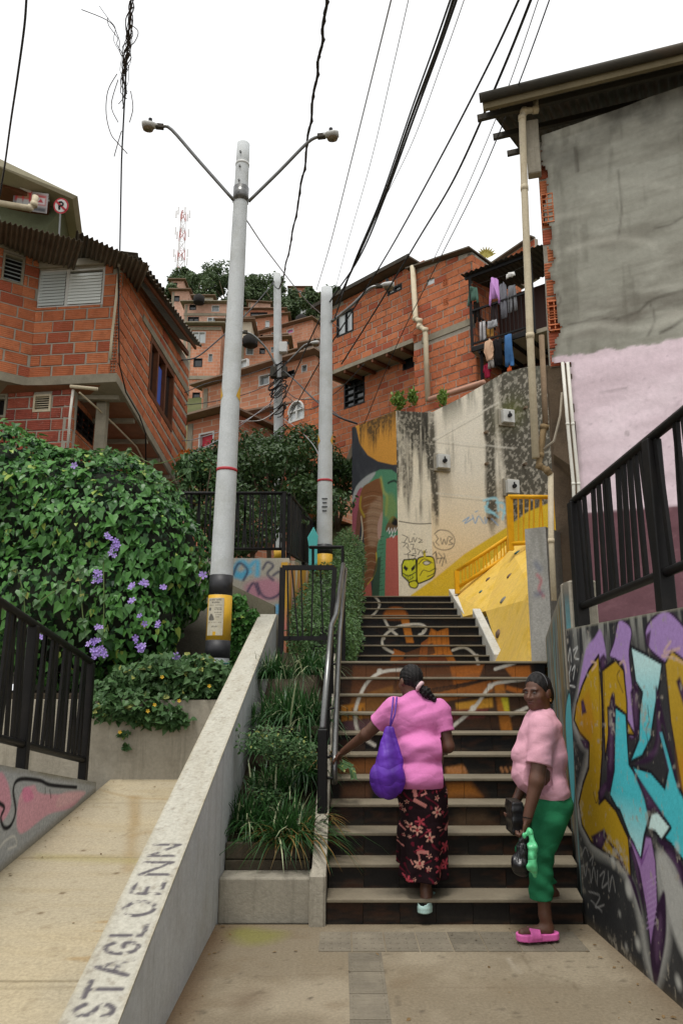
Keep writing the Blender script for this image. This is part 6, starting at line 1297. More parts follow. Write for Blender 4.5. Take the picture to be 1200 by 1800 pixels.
corrug(MB(), bp(-.15, ztp+.08, .15), bu*(bl_+.5), -bN*1.7+Z*.15, 16).build('roof', M_zinc, bc)
fixn(MB().hexa([bp(-.1, zf0-2.5, -1.9), bp(-.1, zf0-2.5, -1.5), bp(bl_+.5, zf0-2.5, -1.5), bp(bl_+.5, zf0-2.5, -1.9), bp(-.1, ztp, -1.9), bp(-.1, ztp, -1.5), bp(bl_+.5, ztp, -1.5), bp(bl_+.5, ztp, -1.9)]).build('back_wall', plain('dark red boards', (.05, .022, .016)), bc))
MB().tube([bp(0, ztp-.18, -.1), bp(bl_*.5, ztp-.22, -.1), bp(bl_, ztp-.15, -.1)], .006, 5).build('clothes_line', M_steel, bc); MB().tube([bp(0, zf0-.02, .1), bp(bl_*.5, zf0-.05, .1), bp(bl_, zf0-.0, .1)], .006, 5).build('clothes_line', M_steel, bc)
def garment(name, label, cat, px_, top, bot, half, kind, col, n=.0):
    """hanging cloth with folds, thickness and a garment outline; px are the photo's columns and rows"""
    q = onp(px_, top, bp(0, 0, n), bN); L_ = q.z-onp(px_, bot, bp(0, 0, n), bN).z; hw = half/1320*17.8
    if kind == 'shirt': out_ = [(-.35, 0), (-.12, -.03), (.12, -.03), (.35, 0), (.75, .12), (1.0, .55), (.72, .60), (.55, .35), (.58, 1), (-.58, 1), (-.55, .35), (-.72, .60), (-1.0, .55), (-.75, .12)]
    elif kind == 'long': out_ = [(-.35, 0), (-.12, -.02), (.12, -.02), (.35, 0), (.7, .1), (.95, .9), (.72, .95), (.5, .35), (.5, .72), (-.5, .72), (-.5, .35), (-.72, .95), (-.95, .9), (-.7, .1)]
    elif kind == 'pants': out_ = [(-.7, 0), (.7, 0), (.85, .5), (.95, 1), (.25, 1), (.05, .35), (-.2, 1), (-.9, 1), (-.85, .5)]
    else: out_ = [(-.8, 0), (-.2, .03), (.8, 0), (.95, .9), (.3, 1), (-.4, .93), (-.9, 1)]
    r = random.Random(px_*7+top); ph = r.uniform(0, 6)
    bm = bmesh.new(); vs = [bm.verts.new(q+bu*(x*hw)-Z*(y*L_)+bN*(math.sin(x*5+ph)*.03+.02*math.sin(y*6+ph))) for x, y in out_]
    f = bm.faces.new(vs); bmesh.ops.triangulate(bm, faces=[f]); bmesh.ops.subdivide_edges(bm, edges=bm.edges[:], cuts=2, use_grid_fill=True)
    for v in bm.verts: rel = (v.co-q).dot(bu)/hw; v.co += bN*(math.sin(rel*9+ph)*.022+math.sin((v.co-q).z*7+rel*4+ph)*.012)
    gg = bmesh.ops.extrude_face_region(bm, geom=bm.faces[:]); 
    for v in [e for e in gg['geom'] if isinstance(e, bmesh.types.BMVert)]: v.co -= bN*.02
    bmesh.ops.recalc_face_normals(bm, faces=bm.faces); me = bpy.data.meshes.new(name); bm.to_mesh(me); bm.free()
    me.materials.append(surf('cloth '+name, col, sc=20, var=.15, rough=.95, bump=.3, bsc=90, spec=.1)); me.polygons.foreach_set('use_smooth', [True]*len(me.polygons))
    o = bpy.data.objects.new(name, me); C.objects.link(o); tag(o, label, cat, 'laundry on the balcony'); return o
garment('sweater', 'green long-sleeved sweater at the left post of the balcony', 'clothes', 830, 505, 538, 13, 'long', (.07, .13, .10), .05)
garment('sweater', 'lilac long-sleeved top hanging high on the balcony', 'clothes', 867, 489, 540, 12, 'long', (.50, .26, .56), .05)
garment('shirt', 'grey shirt just right of the lilac top', 'clothes', 882, 497, 560, 10, 'shirt', (.16, .16, .18), .0)
garment('trousers', 'grey trousers right of the grey shirt on the balcony', 'clothes', 898, 502, 548, 10, 'pants', (.19, .19, .20), .02)
garment('towel', 'white towel bunched near the balcony roof', 'clothes', 896, 480, 488, 10, 'cloth', (.62, .61, .58), .1)
garment('skirt', 'dark skirt below the lilac top', 'clothes', 867, 535, 575, 9, 'cloth', (.05, .035, .035), -.1)
garment('jacket', 'dark brown trousers below the green sweater', 'clothes', 836, 530, 566, 8, 'pants', (.03, .022, .018), -.05)
garment('cap', 'crumpled grey cloth on the balcony rail', 'clothes', 864, 563, 577, 11, 'cloth', (.28, .28, .29), .1)
garment('shirt', 'white patterned shirt behind the balcony bars', 'clothes', 847, 565, 600, 7, 'cloth', (.42, .40, .40), -.05)
garment('shirt', 'ochre cloth behind the balcony bars', 'clothes', 860, 575, 592, 8, 'cloth', (.42, .22, .06), -.08)
garment('shirt', 'beige T-shirt hanging below the balcony floor', 'clothes', 858, 597, 634, 10, 'shirt', (.55, .36, .24), .12)
garment('dress', 'long black dress hanging below the balcony floor', 'clothes', 873, 594, 645, 9, 'cloth', (.012, .011, .012), .12)
garment('jeans', 'blue jeans hanging below the balcony floor', 'clothes', 892, 588, 644, 9, 'pants', (.05, .13, .28), .12)
garment('shorts', 'grey shorts under the beige T-shirt', 'clothes', 862, 632, 648, 7, 'pants', (.22, .20, .18), .1)
garment('shirt', 'red shirt at the foot of the laundry, by the lower post', 'clothes', 855, 640, 664, 8, 'shirt', (.30, .02, .05), .05)
garment('trousers', 'orange trousers peeping from below the jeans', 'clothes', 895, 642, 660, 5, 'pants', (.5, .10, .03), .05)
# weeds on the top of the retaining wall
for px_, py_, lab in ((700, 706, 'bushy weed on top of the mural wall'), (725, 700, 'taller thin weed beside the bushy one on the mural wall'), (778, 700, 'small weed on the wall under the terracotta pipe')):
    c_ = at(px_, py_, 15.9); t = thing('weed', lab, 'weed', c_-Z*.15, 'weeds on the mural wall'); k = 220; d = sphere_pts(k)*rng.uniform(.2, 1, (k, 1))*np.array([.2 if px_ < 720 else .1, .2, .22])+np.array(c_)
    leaves('weed_leaves', d, rng.normal(size=d.shape)+np.array([0, -.5, 0]), rng.normal(size=d.shape)*.5+np.array([0, 0, 1.]), rng.uniform(.06, .12, k), 'oval', leafmat('weed leaf', (.06, .13, .02), (.16, .25, .04)), t)

# ================================================================ houses up the hillside
FB = [farbrick('far brick a', (.38, .135, .075), (.48, .20, .115), (.40, .31, .24)), farbrick('far brick b', (.44, .18, .10), (.54, .25, .15), (.46, .37, .29)), farbrick('far brick c', (.50, .28, .20), (.58, .35, .25), (.52, .43, .35)), surf('far cream render', (.50, .44, .34), sc=.6, var=.15)]
M_lid = plain('tank lid', (.03, .03, .035)); M_farroof = surf('rusty tin roof', (.20, .12, .08), (.28, .22, .17), sc=.6, var=.35, bump=.2); M_fwhite = plain('far white frame', (.5, .5, .48)); M_fgreyw = surf('far grey render', (.40, .39, .36), sc=.8, var=.15)
def far_house(label, x0, x1, yt, yb, Y, mat_, wins=(), slope=0, roof='flat', depth=5, yaw=0, bands=(), trims=True):
    """front rectangle given by its photo corners at distance Y; slope lifts the right end of the roof line (px)"""
    A_, B_ = at(x0, yb, Y), at(x1, yb, Y-yaw); zt_ = at(x0, yt, Y).z; zt2 = at(x1, yt-slope, Y-yaw).z
    u_ = V((B_.x-A_.x, B_.y-A_.y, 0)); W_ = u_.length; u_.normalize(); n_ = u_.cross(Z).normalized(); zb_ = min(A_.z, B_.z)-3.0
    Pq = lambda u, z, k=0: V((A_.x, A_.y, 0))+u_*u+n_*k+Z*z
    t = thing('hillside_house', label, 'house', Pq(W_/2, zb_), 'houses on the hillside')
    wr = []
    for w in wins:
        wa_, wb_ = [onp(x, y, A_, n_) for x, y in ((w[0], w[3]), (w[1], w[2]))]; wr.append(((wa_-A_).dot(u_), (wb_-A_).dot(u_), min(wa_.z, wb_.z)-zb_, max(wa_.z, wb_.z)-zb_))
    bfc = BrickFace(t, Pq(0, zb_), u_, W_, lambda u: (zt_+(zt2-zt_)*u/W_)-zb_, mat_, mat_, openings=wr, thick=.25); bfc.slab()
    mb = MB(); mb.hexa([Pq(0, zb_, -depth), Pq(0, zb_, -.3), Pq(W_, zb_, -.3), Pq(W_, zb_, -depth), Pq(0, zt_-.02, -depth), Pq(0, zt_-.02, -.3), Pq(W_, zt2-.02, -.3), Pq(W_, zt2-.02, -depth)]); fixn(mb.build('body', mat_, t))
    mb = MB(); mb.hexa([Pq(-.3, zt_+.02, -depth-.2), Pq(-.3, zt_+.02, .5), Pq(W_+.3, zt2+.02, .5), Pq(W_+.3, zt2+.02, -depth-.2), Pq(-.3, zt_+.09, -depth-.2), Pq(-.3, zt_+.09, .5), Pq(W_+.3, zt2+.09, .5), Pq(W_+.3, zt2+.09, -depth-.2)])
    fixn(mb.build('roof', M_farroof if roof != 'slab' else M_beam, t))
    for k in range(max(1, int(W_/3.5))):
        if trims: MB().bar(Pq(W_*(k+.02)/max(1, int(W_/3.5))+.12, zb_, .0), Pq(W_*(k+.02)/max(1, int(W_/3.5))+.12, zt_-.1, .0), .22, .06, n_).build('column', M_beam, t)
    for i, (w, q) in enumerate(zip(wins, wr)):
        g_ = w[4] if len(w) > 4 else M_pane
        fr = frame(bfc.P, *q, min(.07, (q[1]-q[0])*.08), .12, M_fwhite if g_ is not M_paned else M_black, t, mull=(.5,) if q[1]-q[0] > .7 else ()); pane(bfc.P, *q, -.12, g_, fr)
    for yb2 in bands:
        z_ = onp((x0+x1)/2, yb2, A_, n_).z; fixn(MB().hexa([Pq(0, z_-.12, 0), Pq(0, z_-.12, .06), Pq(W_, z_-.12, .06), Pq(W_, z_-.12, 0), Pq(0, z_+.12, 0), Pq(0, z_+.12, .06), Pq(W_, z_+.12, .06), Pq(W_, z_+.12, 0)]).build('floor_band', M_beam, t))
    return t
pk_ = plain('pink pane', (.55, .15, .35)); tl_ = plain('teal pane', (.15, .45, .45))
far_house('pale brick house with wide windows at the left of the hillside', 322, 398, 534, 580, 62, FB[2], [(333, 345, 536, 545, M_paned), (372, 386, 537, 548), (330, 350, 557, 568, M_paned), (364, 383, 558, 569)], bands=(553, 571), roof='slab')
far_house('tall narrow brick house right behind the left roof', 322, 383, 573, 745, 46, FB[1], [(337, 362, 583, 603, M_panel), (340, 356, 630, 645, M_paned), (338, 352, 690, 704, M_paned), (366, 374, 622, 636)], bands=(578, 664), roof='slab')
far_house('grey strip of house behind the main pole', 383, 440, 566, 640, 50, FB[3], [(386, 396, 578, 600, M_paned), (386, 394, 625, 640, M_paned), (415, 424, 580, 590), (430, 437, 600, 612, M_paned)])
far_house('long low brick house with a white door below the hilltop trees', 424, 505, 563, 600, 72, FB[0], [(427, 434, 566, 573, M_paned), (466, 474, 564, 575, M_panel), (444, 452, 566, 573), (484, 491, 562, 570, M_paned)], slope=10)
far_house('brick house with pink and turquoise windows', 446, 548, 590, 640, 58, FB[1], [(477, 485, 583, 593, tl_), (504, 516, 577, 588, pk_), (457, 462, 588, 592, M_paned)], slope=28, yaw=3)
far_house('brick house with grille window under the pink-windowed one', 420, 505, 602, 650, 47, FB[1], [(432, 446, 612, 624), (456, 466, 612, 622, M_paned), (476, 484, 610, 620)], slope=6)
far_house('small house in shade with open loft right of the third pole', 498, 556, 625, 690, 42, FB[0], [(510, 536, 613, 623, M_paned), (500, 505, 600, 606, M_paned)], slope=12, yaw=2)
far_house('white rendered gable just left of the second pole', 533, 572, 612, 690, 33, M_fgreyw, [(540, 548, 655, 662, M_paned)], slope=12)
far_house('brick house with two grey windows behind the third pole', 352, 552, 682, 762, 30, FB[1], [(420, 435, 630, 650, M_panel), (455, 474, 656, 680, M_pane), (505, 518, 650, 664, M_paned), (394, 404, 690, 705, M_paned), (530, 540, 640, 655)], slope=58, yaw=3, bands=())
far_house('red brick house on the crest at the right of the hilltop', 508, 546, 506, 545, 105, FB[0], [(519, 527, 523, 531, M_paned), (524, 530, 511, 514)])
far_house('low brick house on the crest behind the second pole', 540, 596, 517, 545, 112, FB[0], [])
far_house('small white house below the crest', 513, 541, 534, 562, 92, plain('far white wall', (.62, .63, .60)), [(516, 536, 538, 548), (518, 536, 551, 556, M_paned)])
far_house('tin-roofed shack beneath the hilltop trees', 436, 475, 531, 556, 88, FB[2], [(446, 456, 541, 547, M_paned)], slope=-3)
far_house('dark shack with tin roof above the long brick house', 428, 500, 545, 562, 78, FB[0], [(440, 470, 549, 556, M_paned)])
far_house('small brick turret at the far left of the skyline', 300, 322, 494, 520, 80, FB[2], [(306, 312, 497, 502, M_paned)])
far_house('narrow house with awnings left of the tall brick one', 300, 330, 512, 560, 70, FB[2], [(304, 316, 520, 530, M_paned)])
far_house('low brick house with a red curtained window behind the shrubs', 326, 402, 742, 830, 25, FB[0], [(349, 377, 757, 790, M_red)], slope=20, yaw=1.0)
far_house('brick lean-to between main pole and third pole', 392, 500, 742, 800, 27, FB[0], [(440, 470, 765, 790, M_paned)], slope=25)
far_house('yellow water-tank frame house on the left hillside', 341, 374, 523, 540, 70, FB[3], [(345, 370, 526, 534, plain('ochre screen', (.35, .25, .06)))])
for px_, py_, Y, lab in ((350, 524, 61, 'black water tank on the pale brick house'), (408, 560, 50, 'black water tank behind the main pole'), (470, 583, 58, 'black water tank by the turquoise window'), (530, 560, 57, 'black water tank near the pink window'), (440, 596, 46, 'black water tank beside the third pole lamp')):
    t = thing('water_tank', lab, 'water tank', at(px_, py_+5, Y), 'roof water tanks'); q = at(px_, py_, Y); MB().tube([q-Z*.5, q-Z*.45, q+Z*.1, q+Z*.25, q+Z*.3], [.45, .5, .48, .3, .1], 14).build('tank', M_dark, t, smooth=True); MB().tube([q+Z*.28, q+Z*.36], .14, 10).build('lid', M_lid, t)
far_house('little brick annex between main pole and long low house', 398, 428, 588, 640, 54, FB[0], [(404, 412, 592, 600, M_paned), (415, 423, 606, 614)])
far_house('pale rendered hut with one dark door near the third pole', 470, 500, 596, 630, 50, FB[3], [(478, 484, 600, 612, M_paned)], slope=4)
# hillside trees, each its own
i_ = 0
for px_, py_, Y, rx, rz, lab in ((320, 492, 95, 2.6, 3.4, 'leafy tree by the mast on the left skyline'), (350, 498, 100, 4.2, 3.6, 'dark rounded tree right of the mast'), (380, 495, 104, 4.5, 4.2, 'tall dark tree behind the main pole'), (345, 515, 92, 4, 2.6, 'low bushy tree below the skyline, left'), (440, 508, 104, 3.5, 3.2, 'dark tree left of the third pole top'), (466, 506, 108, 5, 4.4, 'largest dark tree, behind the third pole top'), (490, 525, 100, 3.6, 4, 'dense tree right of the third pole top'), (430, 525, 98, 3.0, 2.0, 'pale bushy tree left of the third pole'), (552, 530, 84, 2.6, 2.8, 'dark tree left of the second pole top'), (575, 528, 88, 2.8, 2.4, 'tree behind the second pole top'), (505, 548, 88, 2.6, 1.8, 'shrubby tree beside the small white house'), (400, 512, 100, 4, 3.2, 'spreading tree just right of the main pole'), (310, 520, 74, 2.0, 1.6, 'small tree above the left roof')):
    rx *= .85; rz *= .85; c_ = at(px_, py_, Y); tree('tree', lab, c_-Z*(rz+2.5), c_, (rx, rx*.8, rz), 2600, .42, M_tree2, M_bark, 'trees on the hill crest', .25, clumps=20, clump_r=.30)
# trees and shrubs behind the mid fence
for px_, py_, Y, rx, rz, n_, lab in ((470, 830, 15.8, 1.3, 1.0, 5200, 'dense dark shrub tree behind the black fence, left of the second pole'), (530, 800, 16.8, 1.0, .8, 4200, 'dark shrub tree between third and second pole'), (430, 800, 17.5, .9, .8, 3000, 'shrub tree right of the main pole'), (352, 850, 13.6, .55, .7, 2200, 'pale leafy shrub at the left end of the black fence'), (590, 840, 17.5, .7, .7, 2200, 'shrub behind the second pole by the mural'), (540, 890, 15.2, .9, .7, 2600, 'shaded shrub below, behind the receding fence'), (440, 920, 13.2, 1.1, .7, 3000, 'shaded shrub behind the long black fence')):
    c_ = at(px_, py_, Y); tree('shrub', lab, (c_.x, c_.y, 2.9), c_, (rx, rx*.8, rz), n_, .10, M_tree if 'pale' not in lab else M_ivy, M_bark, 'shrubs behind the fences', .07, cat='shrub', clumps=26, clump_r=.40)
of = thing('flame_shrub', 'shrub with orange flowers beside the left house', 'shrub', at(345, 850, 15.5)); c_ = at(348, 815, 15.5)
crown(of, c_, (.5, .4, .35), 1600, .08, M_ivy, clumps=12); crown(of, at(345, 803, 15.4), (.40, .3, .22), 420, .07, M_orangef, clumps=9, name='blossom'); MB().tube([at(345, 900, 15.5), c_], [.05, .02], 6).build('stem', M_bark, of)
# radio mast
ms = thing('radio_mast', 'tall red and white lattice radio mast on the skyline', 'mast', at(313, 520, 150)); bA = at(313, 525, 150); tA = at(322, 372, 150); h_ = tA.z-bA.z
M_mast = [plain('mast red', (.50, .22, .20)), plain('mast white', (.66, .64, .63))]  # red and white washed out in the colour to stand for haze
for k in range(9):
    mb = MB(); z0_, z1_ = k/9, (k+1)/9
    for a_, b_ in ((0, 1), (1, 2), (2, 0)):
        c0_, c1_ = [(math.cos(2.1*j+.4), math.sin(2.1*j+.4)) for j in (a_, b_)]
        w0_, w1_ = 1.3-.7*z0_, 1.3-.7*z1_; p00 = lerp(bA, tA, z0_)+V((c0_[0]*w0_, c0_[1]*w0_, 0)); p01 = lerp(bA, tA, z1_)+V((c0_[0]*w1_, c0_[1]*w1_, 0)); p10 = lerp(bA, tA, z0_)+V((c1_[0]*w0_, c1_[1]*w0_, 0)); p11 = lerp(bA, tA, z1_)+V((c1_[0]*w1_, c1_[1]*w1_, 0))
        mb.tube([p00, p01], .10, 5); mb.tube([p00, p11], .06, 4); mb.tube([p10, p01], .06, 4); mb.tube([p01, p11], .06, 4)
    mb.build('lattice_section', M_mast[k % 2], ms)
for z_, n_ in ((.97, 6), (.75, 5), (.52, 4), (.42, 3)):
    for k in range(n_): a_ = 2*math.pi*k/n_; q = lerp(bA, tA, z_)+V((math.cos(a_)*1.5, math.sin(a_)*1.5, 0)); MB().bar(q-Z*.9, q+Z*.9, .3, .2).build('antenna', M_mast[1], ms)
# building mass of the near-left street edge above the hedge is closed by the hill itself
# ================================================================ poles and street lamps
M_pole = surf('painted concrete pole', (.47, .49, .49), (.53, .55, .55), sc=4, var=.1, rough=.7, stain=((.33, .33, .29), .6), ssc=3, bump=.25, bsc=50)
M_pblack, M_pyel, M_pred = plain('pole black', (.018, .018, .02), rough=.5), plain('pole yellow', (.58, .33, .02), rough=.5), plain('pole red', (.35, .02, .03))
M_lampw = plain('lamp housing', (.5, .5, .48), rough=.5); M_lens = glass('lamp lens', (.10, .07, .035), .1, .8)
def pole_thing(label, b, t, r0, r1, bands, name='utility_pole'):
    """bands: (row0,row1,material) rows as photo rows on the pole's own line"""
    b, t = V(b), V(t); o = thing(name, label, 'pole', b, None); n = 28
    MB().tube([lerp(b, t, k/n) for k in range(n+1)], [lerp(r0, r1, k/n) for k in range(n+1)], 20).build('shaft', M_pole, o, smooth=True)
    for f0, f1, m in bands: MB().tube([lerp(b, t, f0), lerp(b, t, f1)], [lerp(r0, r1, f0)+.004, lerp(r0, r1, f1)+.004], 20).build('band', m, o, smooth=True)
    return o
def frac(b, t, Y, py):
    """fraction along a pole at the photo row py"""
    lo, hi = 0., 1.
    for _ in range(40):
        m_ = (lo+hi)/2; q = lerp(V(b), V(t), m_)-CAM; y = 900-FL*q.dot(UPV)/q.dot(FWD)
        if y > py: lo = m_
        else: hi = m_
    return (lo+hi)/2
pb, ptp = at(379, 1200, 8.6), at(428, 254, 8.75)
fr_1 = lambda y: frac(pb, ptp, 8.6, y)
mp_ = pole_thing('tall white lamp pole with black and yellow bands, left of the stairs', pb-Z*.3, ptp, .143, .086, [])
pb2 = pb-Z*.3
fr_1 = lambda y: frac(pb2, ptp, 8.6, y)
def band(o, b, t, r0, r1, y0, y1, m):
    f0, f1 = frac(b, t, 0, y0), frac(b, t, 0, y1); MB().tube([lerp(b, t, f0), lerp(b, t, f1)], [lerp(r0, r1, f0)+.004, lerp(r0, r1, f1)+.004], 20).build('band', m, o, smooth=True)
for y0, y1, m in ((1047, 1012, M_pblack), (1126, 1047.5, M_pyel), (1157, 1126.5, M_pblack), (830, 825, M_pred), (1168, 1165, plain('pole teal', (.03, .16, .14))), (292, 288, M_lampw)): band(mp_, pb2, ptp, .143, .086, y0, y1, m)
# pasted bill on the yellow band: a curved sheet of paper
f0, f1 = fr_1(1118), fr_1(1053); cA, cB = lerp(pb2, ptp, f0), lerp(pb2, ptp, f1); rr = lerp(.143, .086, f0)+.007
bc_ = Canvas((0, 0, 0), (1, 0, 0), Z, .20, (cB-cA).length, .004, (.50, .46, .36))
bc_.blend(np.clip((bc_.noise(.05, .05, 7)-.5)*4, 0, 1)*.4, (.40, .34, .22)); H_ = bc_.H
def ticks(y, x0, x1, hgt, dens=.012, col=(.06, .055, .05)):
    x = x0; r = random.Random(int(y*1000))
    while x < x1:
        if r.random() > .15: bc_.stroke([(x, y), (x+r.uniform(-.002, .002), y+hgt*r.uniform(.6, 1))], .005, col, uv=True, smooth=False)
        x += dens*r.uniform(.7, 1.2)
for y, a_, b_, hg_ in ((.93, .02, .17, .02), (.86, .06, .15, .018), (.80, .02, .18, .006), (.72, .10, .18, .008), (.68, .10, .18, .008), (.60, .10, .18, .008), (.54, .11, .18, .006), (.48, .10, .18, .008), (.34, .02, .18, .006), (.22, .07, .14, .016)): ticks(y*H_, a_, b_, hg_, .010)
bc_.poly([(.02, .74*H_), (.05, .74*H_), (.05, .66*H_), (.02, .66*H_)], (.12, .11, .1), uv=True); bc_.poly([(.02, .42*H_), (.05, .58*H_), (.085, .50*H_), (.09, .40*H_)], (.14, .13, .11), uv=True, smooth=True); bc_.poly([(.085, 0), (.12, 0), (.12, .10*H_), (.085, .10*H_)], (.58, .33, .02), uv=True)
ob = bc_.build('pasted_bill', M_paint, mp_, back=0)
axis = (cB-cA).normalized(); g0 = org(mp_)
for v in ob.data.vertices:
    w_ = v.co+g0; a_ = (w_.x-.10)/rr-.22; q = cA+axis*w_.z; v.co = q+V((math.sin(a_), -math.cos(a_), 0))*rr-g0
# yellow diamond reflectors and the clamp with two lamp arms
for sgn in (-1, 1):
    f_ = fr_1(700); q = lerp(pb2, ptp, f_); r_ = lerp(.143, .086, f_)+.005
    MB().add([q+V((sgn*r_*math.sin(a_), -r_*math.cos(a_), z_)) for a_, z_ in ((.75, .0), (1.1, .10), (1.5, .16), (1.5, -.05), (1.1, -.03))], [(0, 1, 2, 3, 4)]).build('reflector', M_pyel, mp_)
fc = fr_1(340); qc = lerp(pb2, ptp, fc); rc_ = lerp(.143, .086, fc)
MB().tube([lerp(pb2, ptp, fr_1(356)), lerp(pb2, ptp, fr_1(331))], rc_+.012, 16).build('clamp', M_steel, mp_, smooth=True)
for y in (275, 300, 325, 345): q = lerp(pb2, ptp, fr_1(y)); MB().tube([q-V((.02, lerp(.143, .086, fr_1(y)), 0)), q-V((.02, lerp(.143, .086, fr_1(y))+.02, 0))], .014, 8).build('bolt', M_steel, mp_)
def lamp_head(parent, tip, dirx, s=1.0):
    """tip: end of the arm; dirx: -1 head to the left, 1 to the right"""
    tip = V(tip); X = V((dirx, -.15, 0)).normalized(); Yv = Z.cross(X); L = .34*s
    hb_ = MB(); prof = [(0, .03, .03), (.10, .05, .045), (.16, .085, .065), (.30, .10, .075), (.36, .07, .06)]; rings = []
    for x_, w_, h_ in prof: rings.append([tip+X*x_*s+Yv*(w_*s*math.cos(a_))+Z*(h_*s*math.sin(a_)*.8+.01*s) for a_ in [2*math.pi*k/12 for k in range(12)]])
    hb_.add([p_ for r in rings for p_ in r], [(i*12+k, i*12+(k+1) % 12, (i+1)*12+(k+1) % 12, (i+1)*12+k) for i in range(4) for k in range(12)]+[tuple(range(11, -1, -1)), tuple(range(48, 60))])
    h_ = fixn(hb_.build('lamp_head', M_lampw, parent, smooth=True))
    c_ = tip+X*.25*s-Z*.055*s
    bl = MB(); bl.add([c_+X*(.105*s*math.cos(a_)*k_)+Yv*(.085*s*math.sin(a_)*k_)-Z*d_*s for k_, d_ in ((1, 0), (.85, .04), (.45, .06)) for a_ in [2*math.pi*j/14 for j in range(14)]], [(l*14+j, l*14+(j+1) % 14, (l+1)*14+(j+1) % 14, (l+1)*14+j) for l in range(2) for j in range(14)]+[tuple(range(28, 42))]); fixn(bl.build('lens', M_lens, h_, smooth=True))
    MB().tube([tip+X*.22*s+Z*.05*s, tip+X*.22*s+Z*.14*s], .035*s, 10).build('photocell', M_black, h_); MB().bar(tip+X*-.02*s-Z*.0, tip+X*.12*s, .09*s, .07*s).build('bracket', M_zinc, h_)
def arm(parent, pts, r=.022): MB().tube([V(p_) for p_ in catmull([list(p_) for p_ in pts], False, 4)], r, 10).build('lamp_arm', M_steel, parent, smooth=True)
arm(mp_, [at(411, 352, 8.55), at(350, 283, 8.5), at(302, 228, 8.45), at(286, 222, 8.43)]); lamp_head(mp_, at(286, 223, 8.43), -1, .72)
arm(mp_, [at(437, 354, 8.55), at(490, 302, 8.5), at(540, 251, 8.45), at(560, 240, 8.43)]); lamp_head(mp_, at(560, 240, 8.43), 1, .72)
p2b, p2t = at(569, 1075, 13.2), at(574, 507, 13.2)
p2 = pole_thing('second white pole with yellow and black foot, right of the black frame', p2b, p2t, .150, .108, [])
for y0, y1, m in ((1018, 975, M_pyel), (974.5, 958, M_pblack), (848, 844, M_pred), (1075, 1019, M_pblack)): band(p2, p2b, p2t, .150, .108, y0, y1, m)
for sgn in (-1, 1):
    q = lerp(p2b, p2t, frac(p2b, p2t, 0, 778)); r_ = .135; MB().add([q+V((sgn*r_*math.sin(a_), -r_*math.cos(a_), z_)) for a_, z_ in ((.75, .0), (1.1, .10), (1.5, .16), (1.5, -.05), (1.1, -.03))], [(0, 1, 2, 3, 4)]).build('reflector', M_pyel, p2)
for k in range(4): q = lerp(p2b, p2t, frac(p2b, p2t, 0, 880+k*7)); MB().obox(q+V((0, -.146, 0)), V((.05-.01*(k % 2), 0, 0)), V((0, .002, 0)), Z*.012).build('stencil_mark', M_pblack, p2)
arm(p2, [at(582, 566, 13.1), at(620, 535, 13.0), at(648, 508, 12.9), at(664, 503, 12.9)], .028); lamp_head(p2, at(662, 503, 12.9), 1, .9)
p3b, p3t = at(492, 1010, 22), at(487, 482, 22)
p3 = pole_thing('slim grey power pole with boxes and tangled cables, in the middle distance', p3b, p3t, .175, .115, [])
band(p3, p3b, p3t, .175, .115, 985, 965, M_pyel)
for px_, py_, sx in ((481, 655, .16), (500, 655, .14), (498, 612, .2)): q = at(px_, py_, 21.7); bevel(MB().obox(q, V((sx/1.6, 0, 0)), V((0, .12, 0)), Z*.17).build('cable_box', M_lampw if py_ < 650 else M_zinc, p3), .02)
arm(p3, [at(487, 648, 21.9), at(470, 615, 21.8), at(446, 590, 21.7), at(432, 584, 21.7)], .03); lamp_head(p3, at(434, 584, 21.7), -1, 1.2)
arm(p3, [at(497, 645, 21.9), at(520, 622, 21.8), at(534, 608, 21.7), at(543, 604, 21.7)], .03); lamp_head(p3, at(541, 604, 21.7), 1, 1.0)
for k in range(12):
    a_, z_ = rng.uniform(0, 6), rng.uniform(640, 760); q = at(490, z_, 21.8); mb = MB(); mb.tube([q+V((.2*math.cos(a_+t_)*rng.uniform(.8, 1.6), .15*math.sin(a_+t_)-.1, .25*math.sin(t_*1.3+a_))) for t_ in np.linspace(0, 5, 14)], .018, 5); mb.build('cable_coil', M_black, p3)
# ================================================================ overhead cables
cg = 'overhead cables'
M_cable = plain('black cable', (.012, .012, .013), rough=.6); M_cableg = plain('grey cable', (.22, .22, .23), rough=.6)
def cable(label, pts, r, m=None, group=cg, twist=0, name='cable'):
    """pts: (col,row,distance)"""
    P_ = catmull([list(at(*p_)) for p_ in pts], False, 10)
    if twist: P_ = [p_+np.array([math.cos(i*1.1), math.sin(i*.7), math.sin(i*1.3)])*twist for i, p_ in enumerate(P_)]
    mb = MB().tube(P_, r, 6)
    if twist: mb.tube([p_+np.array([math.cos(i*2.1+2)*1.6, 0, math.sin(i*1.9)])*twist for i, p_ in enumerate(P_)], r*.8, 6)
    return mb.build(name, m or M_cable, None, smooth=True, label=label, cat='cable', group=group)
cable('thick twisted black cable rising from the third pole past the right lamp', [(577,-40,6.5),(567,60,7.5),(551,170,9),(532,310,12),(508,440,16),(492,505,20),(480,500,21.8)], .018, twist=.012)
cable('black cable hanging at the far left edge of the sky', [(48,-30,7),(44,40,7.3),(32,130,8),(20,210,9),(9,290,10.2),(0,345,10.8)], .014)
cable('leftmost strand of the black bundle over the right side', [(806,-30,6),(770,80,7),(725,200,8.5),(672,350,10.5),(625,460,12),(590,535,13.0)], .018)
cable('middle strand of the black bundle over the right side', [(812,-30,6.1),(772,85,7.1),(728,205,8.6),(677,345,10.5),(630,455,12),(560,565,14),(500,700,21)], .015)
cable('rightmost strand of the black bundle over the right side', [(801,-30,6.2),(765,75,7.1),(722,195,8.6),(668,352,10.6),(622,462,12),(588,560,13.0)], .012)
